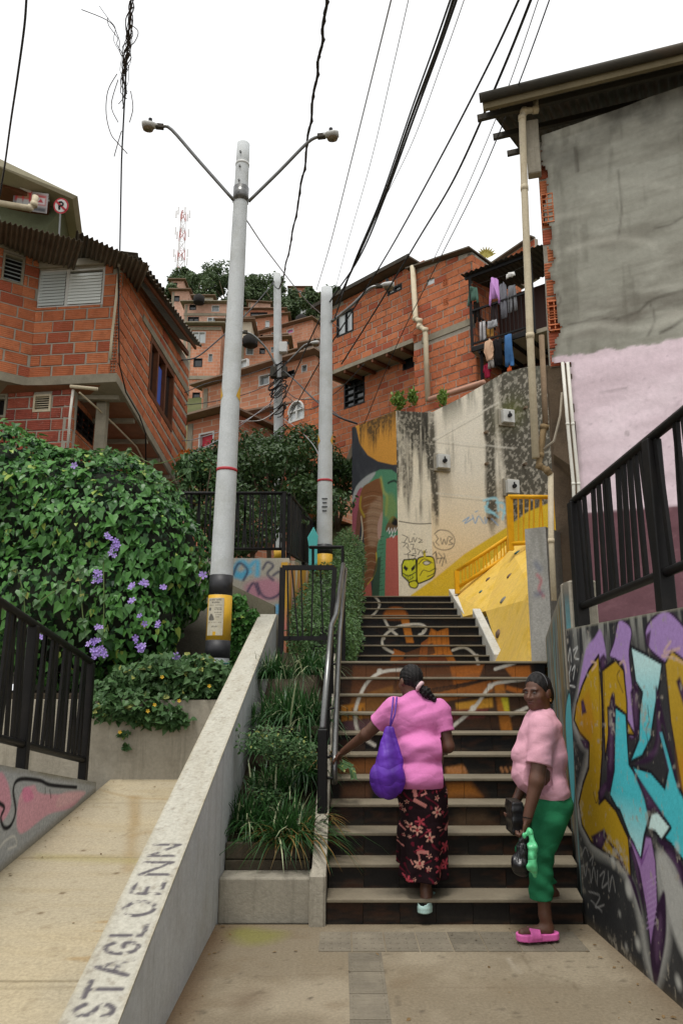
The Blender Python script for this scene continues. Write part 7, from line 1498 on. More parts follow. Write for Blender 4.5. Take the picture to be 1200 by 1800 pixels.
cable('thin grey wire left of the black bundle', [(692,-20,7),(660,110,8.5),(618,280,11),(580,430,15),(556,510,20)], .010, M_cableg)
cable('faint thin wire beside the black bundle', [(722,-20,7),(690,120,8.5),(650,290,11),(610,430,15),(590,505,18)], .006, M_cableg)
cable('faint thin wire right of the black bundle', [(822,-20,6.5),(780,100,8),(720,260,10),(650,400,12.5),(600,520,13.2)], .006, M_cableg)
cable('long black cable slanting from the roof corner side, left one', [(920,-20,6),(860,110,7.2),(775,275,9.2),(690,430,11.5),(620,545,13.2),(560,640,15),(505,740,21)], .014)
cable('long black cable slanting from the roof corner side, right one', [(940,-20,6),(880,130,7.2),(800,310,9.4),(735,420,11.5),(660,545,13.4),(600,640,15.2)], .016)
cable('slim wire crossing in front of the roof corner, ending at the wall', [(972,-20,6.2),(910,150,7.2),(840,320,9),(775,450,11),(700,600,13.5),(640,745,15.3)], .008)
cable('faint wire crossing in front of the roof corner', [(952,-20,6.2),(890,160,7.4),(820,330,9.2),(760,460,11)], .006, M_cableg)
cable('grey stay wire from the main pole down to the right', [(432,385,8.8),(480,455,11),(545,535,15),(600,580,19)], .010, M_cableg)
cable('black cable from the left roof to the third pole', [(320,633,16),(345,628,17),(375,605,18),(430,555,20),(470,510,21.5),(483,492,22)], .018)
cable('lower black cable from the second pole to the third pole', [(628,745,14.8),(590,730,15),(550,700,17),(520,670,19.5),(497,650,21.8)], .022)
cable('thin line from the third pole to the shrubs', [(487,700,21.8),(440,735,18),(390,770,16),(330,800,15)], .010, M_cableg)
cable('pale cable drooping from the third pole towards the main pole', [(488,720,21.8),(460,738,20),(420,740,17),(395,737,14)], .012, plain('pale cable', (.4, .4, .38)))
cable('thin line low behind the main pole', [(320,775,15),(350,770,15),(420,745,17),(488,705,21.8)], .009, M_cableg)
cable('thin black line from the left roof to the third pole', [(325,690,15),(370,672,17),(430,660,19),(487,640,21.9)], .010)
cable('thin black line sagging under the left roof line', [(325,712,15),(380,705,17),(440,690,20),(487,668,21.9)], .010)
cable('thin black line above the arched window', [(497,690,21.8),(540,720,19),(590,690,16),(640,640,15)], .009)
cable('thin line running up to the second pole from the shrubs', [(575,880,13.1),(560,800,14),(530,760,17),(497,735,21.7)], .009, M_cableg)
cable('black line hanging from the lower house roof', [(497,680,21.8),(520,700,20),(560,705,18),(600,735,16)], .012)
# straight drop cable with a tangle of dead vine around it
vc = thing('tangled_cable', 'thin vertical cable wrapped in dry vine stems, upper left sky', 'cable', at(209, 700, 11.2), cg)
MB().tube([at(232, -20, 8), at(222, 120, 8.8), at(214, 280, 9.8), at(211, 440, 11.2)], .012, 6).build('cable', M_cable, vc)
M_twig = plain('dry vine', (.045, .035, .03), rough=.9)
for k in range(16):
    r = random.Random(k+40); mb = MB(); y = r.uniform(-20, 60); x = 232-y*.085; pts = []
    if k < 3: x = 150+k*18
    for s_ in range(r.randint(7, 13)):
        pts.append(list(at(x+r.uniform(-7, 7), y, 8+y/150))); y += r.uniform(10, 26)
        tx = 226-y*.05+r.uniform(-8, 6); x += (tx-x)*.35
        if y > 265: break
    if len(pts) > 3: mb.tube(catmull(pts, False, 3), r.uniform(.004, .008), 5).build('dry_stem', M_twig, vc)
for pts in ([(206, 130), (190, 160), (187, 200), (195, 235), (208, 252), (224, 270)], [(214, 230), (208, 250), (201, 275)], [(208, 140), (196, 185), (208, 215)], [(225, 40), (243, 55), (236, 75), (226, 80)], [(230, 160), (234, 190), (228, 215)]): MB().tube(catmull([list(at(x, y, 9)) for x, y in pts], False, 5), .007, 5).build('dry_stem', M_twig, vc)
# ================================================================ people: one continuous body each, grown from a smooth distance field
def rc(P, a, b, r1, r2):
    a, b = np.array(a, float), np.array(b, float); ba = b-a; t = np.clip(((P-a)@ba)/(ba@ba+1e-12), 0, 1)
    return np.linalg.norm(P-a-t[:, None]*ba, axis=1)-(r1+(r2-r1)*t)
def el(P, c, r, R=None):
    q = P-np.array(c, float)
    if R is not None: q = q@np.array(R, float).T
    r = np.array(r, float); k0 = np.linalg.norm(q/r, axis=1); k1 = np.linalg.norm(q/r**2, axis=1)+1e-9
    return k0*(k0-1)/k1
def su(a, b, k): h = np.clip(.5+.5*(b-a)/k, 0, 1); return b+(a-b)*h-k*h*(1-h)
def ssub(a, b, k): return -su(-a, b, k)          # a minus b
def chain(*ds, k=.03):
    o = ds[0]
    for d in ds[1:]: o = su(o, d, k)
    return o
def snet(fn, lo, hi, h):
    lo, hi = np.array(lo), np.array(hi); n = np.ceil((hi-lo)/h).astype(int)+1; B = 5
    nb = (n+B-1)//B; n = nb*B
    cc = np.stack(np.meshgrid(*[(np.arange(k)+.5)*B for k in nb], indexing='ij'), -1).reshape(-1, 3)-.5
    dc = fn(lo+cc*h); act = np.abs(dc) < h*B*1.5
    val = np.broadcast_to(np.where(dc < 0, -1., 1.).reshape(nb)[:, None, :, None, :, None], (nb[0], B, nb[1], B, nb[2], B)).reshape(n).astype(np.float32).copy()
    off = np.stack(np.meshgrid(*[np.arange(B)]*3, indexing='ij'), -1).reshape(-1, 3)
    base = (cc[act]+.5-B/2).round().astype(int); pts = (base[:, None]+off[None]).reshape(-1, 3)
    val[pts[:, 0], pts[:, 1], pts[:, 2]] = fn(lo+pts*h)
    s = val < 0; acc = np.zeros(tuple(n-1)+(3,), np.float32); cnt = np.zeros(tuple(n-1), np.float32)
    for ax in range(3):
        sl0 = [slice(None)]*3; sl1 = [slice(None)]*3; sl0[ax] = slice(0, -1); sl1[ax] = slice(1, None)
        v0, v1 = val[tuple(sl0)], val[tuple(sl1)]; cr = (v0 < 0) != (v1 < 0); t = np.where(cr, v0/(v0-v1+1e-12), 0)
        oth = [a for a in range(3) if a != ax]
        for da in (0, 1):
            for db in (0, 1):
                ss = [slice(None)]*3; ss[oth[0]] = slice(da, n[oth[0]]-1+da); ss[oth[1]] = slice(db, n[oth[1]]-1+db)
                c_ = cr[tuple(ss)]; cnt += c_; acc[..., ax] += np.where(c_, t[tuple(ss)], 0); acc[..., oth[0]] += c_*da; acc[..., oth[1]] += c_*db
    m = cnt > 0; idx = np.full(m.shape, -1); idx[m] = np.arange(m.sum())
    vs = (np.argwhere(m)+acc[m]/cnt[m][:, None])*h+lo
    fs = []
    for ax in range(3):
        oth = [a for a in range(3) if a != ax]; sl0 = [slice(1, -1)]*3; sl1 = [slice(1, -1)]*3; sl0[ax] = slice(0, -1); sl1[ax] = slice(1, None)
        s0, s1 = s[tuple(sl0)], s[tuple(sl1)]; cr = np.argwhere(s0 != s1)
        if len(cr) == 0: continue
        flip = s0[tuple(cr.T)]; c_ = cr.copy(); c_[:, oth[0]] += 1; c_[:, oth[1]] += 1
        def g(da, db): q = c_.copy(); q[:, oth[0]] -= da; q[:, oth[1]] -= db; return idx[tuple(q.T)]
        quad = np.stack([g(1, 1), g(0, 1), g(0, 0), g(1, 0)], 1)
        if ax == 1: flip = ~flip
        quad = np.where(flip[:, None], quad, quad[:, ::-1]); fs.append(quad)
    return vs, np.vstack(fs)
def sdf_obj(name, fn, lo, hi, h, m, parent, col=None, **kw):
    vs, fs = snet(fn, lo, hi, h); me = bpy.data.meshes.new(name)
    me.from_pydata((vs-np.array(org(parent))).tolist(), [], fs.tolist()); me.materials.append(m); me.polygons.foreach_set('use_smooth', [True]*len(me.polygons))
    if col is not None:
        a_ = me.color_attributes.new('Col', 'FLOAT_COLOR', 'POINT'); a_.data.foreach_set('color', np.hstack([col(vs), np.ones((len(vs), 1))]).ravel())
    me.update(); o = bpy.data.objects.new(name, me); C.objects.link(o); o.parent = parent; return tag(o, **kw)
J = lambda x, y, Y: np.array(at(x, y, Y))
def hand(P, w, d, n, curl, sc=1.0, thumb=1):
    """w wrist, d towards the fingers, n palm normal; fingers curl towards n"""
    d = np.array(d, float); d /= np.linalg.norm(d); n = np.array(n, float); n -= d*(n@d); n /= np.linalg.norm(n); s = np.cross(d, n)
    pc = w+d*.048*sc; R = np.stack([s, d, n]); o = el(P, pc, (.040*sc, .052*sc, .017*sc), R)
    for i, (off, ln) in enumerate(((-.029, .070), (-.010, .082), (.010, .076), (.028, .060))):
        p = w+d*(.088-.006*abs(i-1.3))*sc+s*off*sc; a = .0; r = .0092*sc
        for k, f in enumerate((.45, .32, .23)):
            a += curl*(.75 if k == 0 else 1.0); dd = d*math.cos(a)+n*math.sin(a); q = p+dd*ln*f*sc; o = su(o, rc(P, p, q, r, r*.92), .006); p = q; r *= .92
    p = w+d*.030*sc-s*.034*sc*thumb
    for k, (ln, a) in enumerate(((.036, .7), (.030, .45), (.022, .2))):
        dd = d*math.cos(a)-s*math.sin(a)*thumb+n*(.3+.35*curl); dd /= np.linalg.norm(dd); q = p+dd*ln*sc; o = su(o, rc(P, p, q, .0115*sc-.0012*k, .0105*sc-.0012*k), .008); p = q
    return o
def head(P, c, f, u, sc=1.0):
    """c centre of the skull, f facing direction, u up; returns the face field and the local coordinates"""
    f = np.array(f, float); f /= np.linalg.norm(f); u = np.array(u, float); u -= f*(u@f); u /= np.linalg.norm(u); s = np.cross(f, u)
    q = (P-c)@np.stack([s, f, u]).T/sc; ax = np.abs(q); M = np.stack([ax[:, 0], q[:, 1], q[:, 2]], 1)    # mirrored
    o = el(q, (0, -.012, .025), (.077, .096, .092)); o = su(o, el(q, (0, .022, -.035), (.060, .072, .075)), .03); o = su(o, el(q, (0, .058, -.088), (.032, .030, .024)), .03)
    o = su(o, el(M, (.042, .052, -.025), (.026, .030, .026)), .02)                    # cheekbones
    o = su(o, el(M, (.026, .080, .022), (.030, .014, .010)), .012)                    # brow
    o = ssub(o, el(M, (.031, .098, .004), (.020, .018, .012)), .012)                  # eye hollow
    o = su(o, rc(q, (0, .088, .010), (0, .108, -.028), .009, .013), .010); o = su(o, el(M, (.014, .096, -.032), (.011, .013, .009)), .008)
    o = su(o, el(q, (0, .086, -.055), (.026, .014, .009)), .006); o = su(o, el(q, (0, .083, -.068), (.024, .015, .010)), .006)
    o = ssub(o, el(q, (0, .100, -.0615), (.020, .010, .0022)), .003)
    o = su(o, el(M, (.080, -.012, -.008), (.010, .022, .030)), .010)                   # ears
    return o*sc, q
M_skin = vcol('skin', rough=.5, grain=.10, spec=.45, bump=.12, bsc=160)
M_cloth = vcol('woven cloth', rough=.9, grain=.10, spec=.1, bump=.25, bsc=220, gsc=90, wrinkle=.16)
M_hair = vcol('black hair', rough=.5, grain=.4, spec=.22, bump=.6, bsc=190, gsc=120)
M_foam = plain('mint foam rubber', (.42, .60, .56), rough=.55); M_pinkf = plain('pink foam rubber', (.72, .14, .42), rough=.5)
SK = np.array((.105, .045, .026))
def fold(P, f=1.0, a=.004, seed=0.):
    r1 = 1-np.abs(np.sin(P[:, 2]*16*f+P[:, 0]*22+2*np.sin(P[:, 0]*11+P[:, 1]*9+seed)+seed)); r2 = 1-np.abs(np.sin(P[:, 2]*27*f-P[:, 0]*14+2*np.sin(P[:, 2]*9+P[:, 1]*7)+seed*1.7))
    return -a*.8*(r1**2+.7*r2**2)+a*.5+ a*(np.sin(P[:, 2]*38*f+P[:, 0]*17+seed)*np.sin(P[:, 0]*21-P[:, 2]*9+seed*2)+.6*np.sin(P[:, 2]*63*f-P[:, 0]*31+P[:, 1]*20))

# ---------------------------------------------------------------- woman climbing the steps
w1 = thing('person', 'woman in magenta-pink T-shirt and dark floral skirt climbing the steps, seen from behind', 'person', at(745, 1598, 5.5))
hc = J(721, 1198, 5.66); nb_ = J(728, 1226, 5.62); shL, shR = J(692, 1246, 5.60), J(772, 1250, 5.60)
elL, wrL = J(643, 1291, 5.72), J(604, 1321, 5.93); elR, wrR = J(787, 1312, 5.56), J(776, 1322, 5.78)
hipc = J(738, 1385, 5.52); knR, anR = J(748, 1480, 5.57), J(748, 1566, 5.475); knL, anL = J(722, 1470, 5.72), J(716, 1516, 5.80)
hf, hu = (-.42, .90, -.12), (-.05, .22, 1)
def body1(P):
    d, _ = head(P, hc, hf, hu, .98)
    d = su(d, rc(P, nb_, hc-np.array((0, 0, .05)), .058, .054), .03)
    tor = chain(el(P, J(732, 1275, 5.60), (.165, .115, .17)), el(P, J(738, 1335, 5.55), (.165, .13, .13)), el(P, hipc, (.17, .14, .12)), k=.06); d = su(d, tor, .05)
    d = su(d, rc(P, shL, elL, .056, .043), .04); d = su(d, rc(P, elL, wrL, .042, .027), .02); d = su(d, hand(P, wrL, J(590, 1331, 6.02)-wrL, (.1, .25, -1), .62, .95, -1), .014)
    d = su(d, rc(P, shR, elR, .056, .045), .04); d = su(d, rc(P, elR, wrR, .043, .029), .02); d = su(d, hand(P, wrR, (-.2, 1, .1), (0, .2, -1), .6, .95, 1), .012)
    for k_, a_, hx in ((knR, anR, .05), (knL, anL, -.05)):
        d = su(d, rc(P, hipc+np.array((hx, .03, -.05)), k_, .085, .055), .05); d = su(d, rc(P, k_, a_, .052, .036), .03)
        ft = a_+np.array((0, .0, -.075)); d = su(d, rc(P, a_, ft+np.array((0, -.015, .035)), .036, .034), .02); d = su(d, rc(P, ft+np.array((0, -.01, .028)), ft+np.array((.07 if k_ is knR else .01, .14, .016)), .034, .026), .025)
    return d
def skincol(c, f, u, sc):
    def fn(P):
        f_ = np.array(f, float); f_ /= np.linalg.norm(f_); u_ = np.array(u, float); u_ -= f_*(u_@f_); u_ /= np.linalg.norm(u_); s_ = np.cross(f_, u_); q = (P-c)@np.stack([s_, f_, u_]).T/sc
        col = np.tile(SK, (len(P), 1)); nz = .5+.5*np.sin(P[:, 0]*60)*np.sin(P[:, 1]*47+P[:, 2]*53); col *= (.92+.14*nz)[:, None]
        near = np.linalg.norm(q, axis=1) < .16
        def mk(m, cc, a=1.): nonlocal col; w_ = (np.clip(m, 0, 1)*a*near)[:, None]; col = col+(np.array(cc)-col)*w_
        mk(1.6-np.hypot(q[:, 0]/.026, (q[:, 2]+.062)/.014)*1.3-5*(q[:, 1] < .06), (.115, .028, .026), .9)
        mk(1.5-np.hypot(q[:, 0]/.014, (q[:, 2]+.0615)/.003)*1.0-5*(q[:, 1] < .06), (.03, .01, .01), .8)
        for sgn in (-1, 1): mk(2-np.hypot((q[:, 0]-sgn*.032)/.020, (q[:, 2]-.024-.1*(.03-np.abs(q[:, 0])))/.0042)*1.4-5*(q[:, 1] < .04), (.012, .007, .006), .9)
        mk(1.4-np.hypot(q[:, 0]/.02, (q[:, 2]+.02)/.05)-5*(q[:, 1] < .07), SK*1.25, .4)
        return np.clip(col, 0, 1)
    return fn
def bb(*pts, pad=.15): A_ = np.array(pts); return A_.min(0)-pad, A_.max(0)+pad
lo, hi = bb(hc, wrL, wrR, anR, anL, pad=.19); sdf_obj('body', body1, lo, hi, .0055, M_skin, w1, skincol(hc, hf, hu, .98))
PK1 = np.array((.62, .19, .42))
def shirt1(P):
    d = chain(el(P, J(731, 1268, 5.60), (.195, .145, .165)), el(P, J(738, 1322, 5.54), (.196, .165, .13)), el(P, J(739, 1365, 5.51), (.198, .185, .13)), rc(P, shL+np.array((.01, 0, .005)), shR+np.array((-.01, 0, .003)), .072, .072), rc(P, nb_+np.array((0, 0, -.05)), nb_+np.array((0, .0, -.01)), .09, .075), k=.05)
    d = su(d, el(P, J(744, 1312, 5.46), (.13, .09, .05)), .05)
    d = su(d, rc(P, shL, lerp(shL, elL, .60), .080, .079), .035); d = su(d, rc(P, shR, lerp(shR, elR, .62), .078, .076), .035)
    d = d+fold(P, 1, .0035)+.005*np.exp(-((P[:, 2]-J(738, 1340, 5.4)[2]-.05*(P[:, 0]-.55))/.018)**2)*(P[:, 1] < 5.55)
    d = np.maximum(d, J(738, 1391, 5.4)[2]+.10*(P[:, 0]-J(738, 1391, 5.4)[0])-P[:, 2])
    aL = (elL-shL)/np.linalg.norm(elL-shL); d = np.maximum(d, (P-lerp(shL, elL, .56))@aL-1e3*(P[:, 0] > shL[0]))
    aR = (elR-shR)/np.linalg.norm(elR-shR); d = np.maximum(d, np.where(P[:, 0] > shR[0]-.005, (P-lerp(shR, elR, .60))@aR-1e3*(P[:, 0] < J(770, 1300, 5.5)[0]), -1))
    d = np.maximum(d, -rc(P, nb_+np.array((-.005, .02, -.01)), hc, .067, .05)); return d
lo, hi = bb(shL, shR, hipc, elL, pad=.2); lo[0] = min(lo[0], .1)
def pinkcol(base, seam=None):
    def fn(P):
        c_ = np.tile(base, (len(P), 1)); n_ = .5+.5*np.sin(P[:, 0]*13+P[:, 2]*9)*np.sin(P[:, 2]*17-P[:, 0]*5); return c_*(.93+.1*n_)[:, None]
    return fn
sdf_obj('shirt', shirt1, lo, hi, .006, M_cloth, w1, pinkcol(PK1))
zt1, zb1 = J(738, 1380, 5.5)[2], J(745, 1545, 5.5)[2]
def skirt1(P):
    t = np.clip((zt1+.05-P[:, 2])/(zt1+.05-zb1), 0, 1.2); cx = np.interp(t, [0, .4, .8, 1.1], [J(739, 1380, 5.5)[0], J(747, 1440, 5.5)[0], J(747, 1500, 5.5)[0], J(743, 1540, 5.5)[0]])
    rx = np.interp(t, [0, .15, .5, .8, 1.1], [.165, .178, .155, .15, .165]); cy = np.interp(t, [0, 1], [5.52, 5.56]); ry = np.interp(t, [0, .2, 1], [.16, .185, .20])
    a = np.arctan2(P[:, 1]-cy, P[:, 0]-cx); q = np.hypot((P[:, 0]-cx)/rx, (P[:, 1]-cy)/ry); d = (q-1)*np.minimum(rx, ry)*.9+(.006+.014*t)*np.sin(a*7+1.3)*np.clip(t-.2, 0, 1)
    d = su(d, rc(P, J(722, 1460, 5.62), J(714, 1512, 5.76), .10, .075), .05)
    d = np.maximum(d, P[:, 2]-zt1-.06); d = np.maximum(d, zb1+.10*np.clip(J(725, 1540, 5.5)[0]-P[:, 0], 0, 1)-P[:, 2]+.06*np.clip(P[:, 1]-5.6, 0, 1)); return np.abs(d+.008)-.008 if False else d
FLW = []
r_s = random.Random(5)
for _ in range(60): FLW.append((r_s.uniform(.38, .80), r_s.uniform(zb1, zt1), r_s.choice([.011, .013, .016, .02, .030, .036]), r_s.uniform(0, 6), r_s.choice(['a', 'a', 'b', 'c'])))
def skirtcol(P):
    c_ = np.tile((.014, .006, .008), (len(P), 1)); blot = np.sin(P[:, 0]*70+3*np.sin(P[:, 2]*40))*np.sin(P[:, 2]*55+2*np.sin(P[:, 0]*30)); c_[blot > .72] = (.10, .008, .018)
    for x, z_, r_, ph, k in FLW:
        dx, dz = P[:, 0]-x, P[:, 2]-z_; a = np.arctan2(dz, dx)+ph; rr = np.hypot(dx, dz)
        if k == 'b': m = (np.abs(dx*math.cos(ph)+dz*math.sin(ph)) < r_*1.3) & (np.abs(-dx*math.sin(ph)+dz*math.cos(ph)) < r_*.35); c_[m] = (.42, .16, .14); continue
        m = rr < r_*(.62+.38*np.cos(5*a)); c_[m] = (.50, .26, .20) if k == 'a' else (.36, .05, .07); c_[rr < r_*.28] = (.30, .04, .05)
    return c_
lo, hi = bb(J(705, 1380, 5.5), J(790, 1545, 5.5), J(705, 1500, 5.8), pad=.26); sdf_obj('skirt', skirt1, lo, hi, .0055, M_cloth, w1, skirtcol)
def hair1(P):
    _, q = head(P, hc, hf, hu, .98); d = el(q, (0, -.016, .032), (.084, .100, .096)); d = np.maximum(d, (q[:, 1]*.9-q[:, 2]*.75-.030)); d = np.maximum(d, -.072-q[:, 2]-.0*q[:, 1]); d = d*.98+.0016*np.sin(np.arctan2(q[:, 0], q[:, 2]+.02)*26)
    p0 = J(737, 1206, 5.57); d = su(d, rc(P, J(731, 1203, 5.60), p0, .030, .026), .02)
    tail = chain(rc(P, p0, J(748, 1216, 5.55), .022, .033), rc(P, J(748, 1216, 5.55), J(762, 1230, 5.55), .033, .020), k=.02)+.006*np.sin(P[:, 0]*160)*np.sin(P[:, 2]*170+P[:, 1]*90); return su(d, tail, .01)
def haircol(P): return np.clip(np.tile((.010, .0085, .008), (len(P), 1))*(1+.6*np.sin(P[:, 0]*230)[:, None]), 0, 1)
lo, hi = bb(hc, J(762, 1232, 5.55), pad=.15); sdf_obj('hair', hair1, lo, hi, .005, M_hair, w1, haircol)
pS = J(737.5, 1206, 5.56); mb = MB(); ax_ = V((.75, -.25, -.6)).normalized(); e1 = ax_.orthogonal().normalized(); e2 = ax_.cross(e1)
mb.tube([V(pS)+(e1*math.cos(t_)+e2*math.sin(t_))*.027 for t_ in np.linspace(0, 2*math.pi, 19)], [.013+.003*(k % 2) for k in range(19)], 8); mb.build('scrunchie', plain('pale pink scrunchie', (.62, .42, .44)), w1, smooth=True)
def sole(name, m, parent, a, d, ln, wd, th, strap, toe_open=True):
    """slip-on sandal: thick rounded sole and an upper"""
    a, d = np.array(a), np.array(d, float); d /= np.linalg.norm(d); s = np.array((-d[1], d[0], 0)); R = np.stack([d, s, np.array((0, 0, 1.))])
    def fn(P):
        q = (P-a)@R.T; x = q[:, 0]/ln; wdt = wd*(.78+.30*np.clip(x, 0, 1)-.12*(x > .85)); e = np.hypot(np.maximum(np.abs(q[:, 0]-ln/2)-ln/2+wdt, 0), q[:, 1])-wdt; d1 = np.maximum(e, np.abs(q[:, 2]-th/2)-th/2); o = d1-.004
        if strap == 'clog':
            up = el(q, (ln*.66, 0, th+.012), (ln*.38, wd*1.02, .050)); o = su(o, np.maximum(up, th*.5-q[:, 2]), .01); o = su(o, np.maximum(np.maximum(e-.002, -e-.014), np.abs(q[:, 2]-th-.012)-.018), .008)
            o = np.maximum(o, -el(q, (ln*.25, 0, th+.04), (ln*.30, wd*.82, .045)))
        else:
            arch = np.abs(np.hypot(q[:, 1], (q[:, 2]-th*.6)*1.15)-wd*1.0)-.007; arch = np.maximum(arch, np.abs(q[:, 0]-ln*.60+.25*np.abs(q[:, 1])*0)-.032); o = su(o, np.maximum(arch, th*.4-q[:, 2]), .006)
        return o
    return sdf_obj(name, fn, a-np.array((ln+.06, ln+.06, .04)), a+np.array((ln+.06, ln+.06, .14)), .0045, m, parent)
sole('sandal', M_foam, w1, anR+np.array((-.035, -.075, -.118)), (.42, .9, 0), .26, .052, .030, 'clog'); sole('sandal', M_foam, w1, anL+np.array((-.005, -.065, -.118)), (.02, 1, 0), .25, .047, .028, 'clog')
# purple tote bag on her shoulder
tb = thing('tote_bag', 'purple cloth tote bag hanging from the climbing woman\'s shoulder', 'bag', at(681, 1405, 5.33))
bT, bB = J(685, 1282, 5.43), J(681, 1368, 5.35)
def bag(P):
    q = P.copy(); q[:, 1] = bB[1]+(P[:, 1]-bB[1])*1.55; b0 = bT.copy(); d = su(rc(q, bT, lerp(bT, bB, .6), .030, .088), el(q, bB+np.array((0, 0, .0)), (.118, .115, .135)), .05)
    return d/1.3+.006*np.sin((P[:, 0]-bB[0])*48+P[:, 2]*5)*np.clip((P[:, 2]-bB[2]+.02)*6, 0, 1)+.006*(1-np.abs(np.sin((P[:, 0]-bB[0])*30*(1+2*np.clip(P[:, 2]-bB[2], 0, .3))+P[:, 2]*9)))**2-.003
lo, hi = bb(bT, bB, pad=.2); sdf_obj('bag_body', bag, lo, hi, .006, vcol('purple nylon', rough=.5, grain=.12, spec=.3, bump=.15, wrinkle=.3), tb, lambda P: np.tile((.10, .022, .33), (len(P), 1))*(.9+.15*np.sin(P[:, 0]*50)[:, None]))
for dx in (0, 6): MB().tube([V(bT)+V((0, 0, .01)), at(688+dx, 1255, 5.445), at(690+dx, 1236, 5.48), at(691+dx, 1226, 5.56), at(690+dx, 1236, 5.66)], .006, 6).build('strap', plain('purple strap', (.10, .03, .30)), tb, smooth=True)

# ---------------------------------------------------------------- woman standing at the foot of the steps
w2 = thing('person', 'woman in pale pink T-shirt and green cropped trousers standing sideways, looking back', 'person', at(955, 1648, 5.15))
YW = 5.15
hc2 = J(944, 1217, YW); nb2 = J(952, 1254, YW+.01); hf2, hu2 = (-.74, -.66, -.06), (.0, 0, 1)
sN_, sF = J(954, 1280, YW-.15), J(950, 1278, YW+.17); eN, wN = J(943, 1372, YW-.20), J(926, 1440, YW-.20); eF, wF = J(925, 1370, YW+.20), J(905, 1410, YW+.14)
hip2 = J(962, 1420, YW); kN, aN = J(951, 1505, YW-.06), J(957, 1608, YW-.06); kF, aF = J(926, 1495, YW+.20), J(972, 1572, YW+.36)
def body2(P):
    d, _ = head(P, hc2, hf2, hu2, 1.0)
    d = su(d, rc(P, nb2, hc2+np.array((.02, .015, -.05)), .062, .056), .03)
    tor = chain(el(P, J(950, 1300, YW), (.105, .15, .15)), el(P, J(945, 1360, YW), (.125, .15, .13)), el(P, hip2, (.13, .16, .12)), k=.06); d = su(d, tor, .05)
    d = su(d, rc(P, sN_, eN, .058, .048), .03); d = su(d, rc(P, eN, wN, .047, .029), .02); d = su(d, hand(P, wN, J(921, 1475, YW-.20)-wN, (-.7, .5, 0), .95, .95, -1), .012)
    d = su(d, rc(P, sF, eF, .056, .045), .03); d = su(d, rc(P, eF, wF, .044, .028), .02); d = su(d, hand(P, wF, (-.4, -.4, -1), (-.6, -.3, .3), .8, .95, 1), .012)
    for k_, a_, hy in ((kN, aN, -.07), (kF, aF, .07)):
        d = su(d, rc(P, hip2+np.array((0, hy, -.05)), k_, .09, .06), .04); d = su(d, rc(P, k_, a_, .060, .036), .03)
        d = su(d, rc(P, a_, a_+np.array((.012, 0, -.075)), .036, .036), .02); d = su(d, rc(P, a_+np.array((.008, 0, -.08)), a_+np.array((-.15, -.02, -.098)), .036, .026), .025)
    return d
lo, hi = bb(hc2, wN, wF, aN, aF, sF, pad=.20); sdf_obj('body', body2, lo, hi, .0055, M_skin, w2, skincol(hc2, hf2, hu2, 1.0))
f_ = V(hf2).normalized(); u_ = (Z-f_*f_.z).normalized(); s_ = f_.cross(u_)
for sg_ in (-1, 1):
    e_ = V(hc2)+s_*(sg_*.031)+f_*.079+u_*.004
    for nm, cc, r_, off in (('eye', (.20, .165, .15), .0120, -.001), ('iris', (.006, .004, .004), .0066, .0065)):
        mb = MB(); mb.add([e_+f_*off+V((math.sin(a_)*math.cos(b_)*r_, math.sin(a_)*math.sin(b_)*r_, math.cos(a_)*r_*.62)) for a_ in np.linspace(0, math.pi, 7) for b_ in np.linspace(0, 2*math.pi, 10)[:-1]], [(i*9+k, i*9+(k+1) % 9, (i+1)*9+(k+1) % 9, (i+1)*9+k) for i in range(6) for k in range(9)]); mb.build(nm, plain(nm+' mat', cc, rough=.2), w2, smooth=True)
def hair2(P):
    _, q = head(P, hc2, hf2, hu2, 1.0); d = el(q, (0, -.018, .034), (.083, .098, .094)); d = np.maximum(d, q[:, 1]*.95-q[:, 2]*.62-.020)
    d = su(d, el(q, (0, -.090, -.026), (.058, .052, .076)), .03); d = np.maximum(d, -.085-q[:, 2]); return d+.0012*np.sin(q[:, 0]*260)
lo, hi = bb(hc2, pad=.16); sdf_obj('hair', hair2, lo, hi, .005, M_hair, w2, haircol)
q_ = lambda x, y, z_: V(hc2)+s_*x+f_*y+u_*z_
MB().tube([q_(.088*math.cos(t_), .010-.02*math.sin(t_), .034+.098*math.sin(t_)) for t_ in np.linspace(.1, math.pi-.1, 14)], .0025, 6).build('hair_band', plain('hair band', (.10, .10, .10), rough=.4), w2, smooth=True)
for sg_ in (-1, 1): MB().tube([q_(sg_*.090, -.010+.008*math.cos(t_), -.048+.010*math.sin(t_)) for t_ in np.linspace(0, 6.28, 9)], .0022, 5).build('earring', plain('gold', (.7, .5, .2), rough=.3, metal=1), w2)
PK2 = np.array((.64, .34, .41))
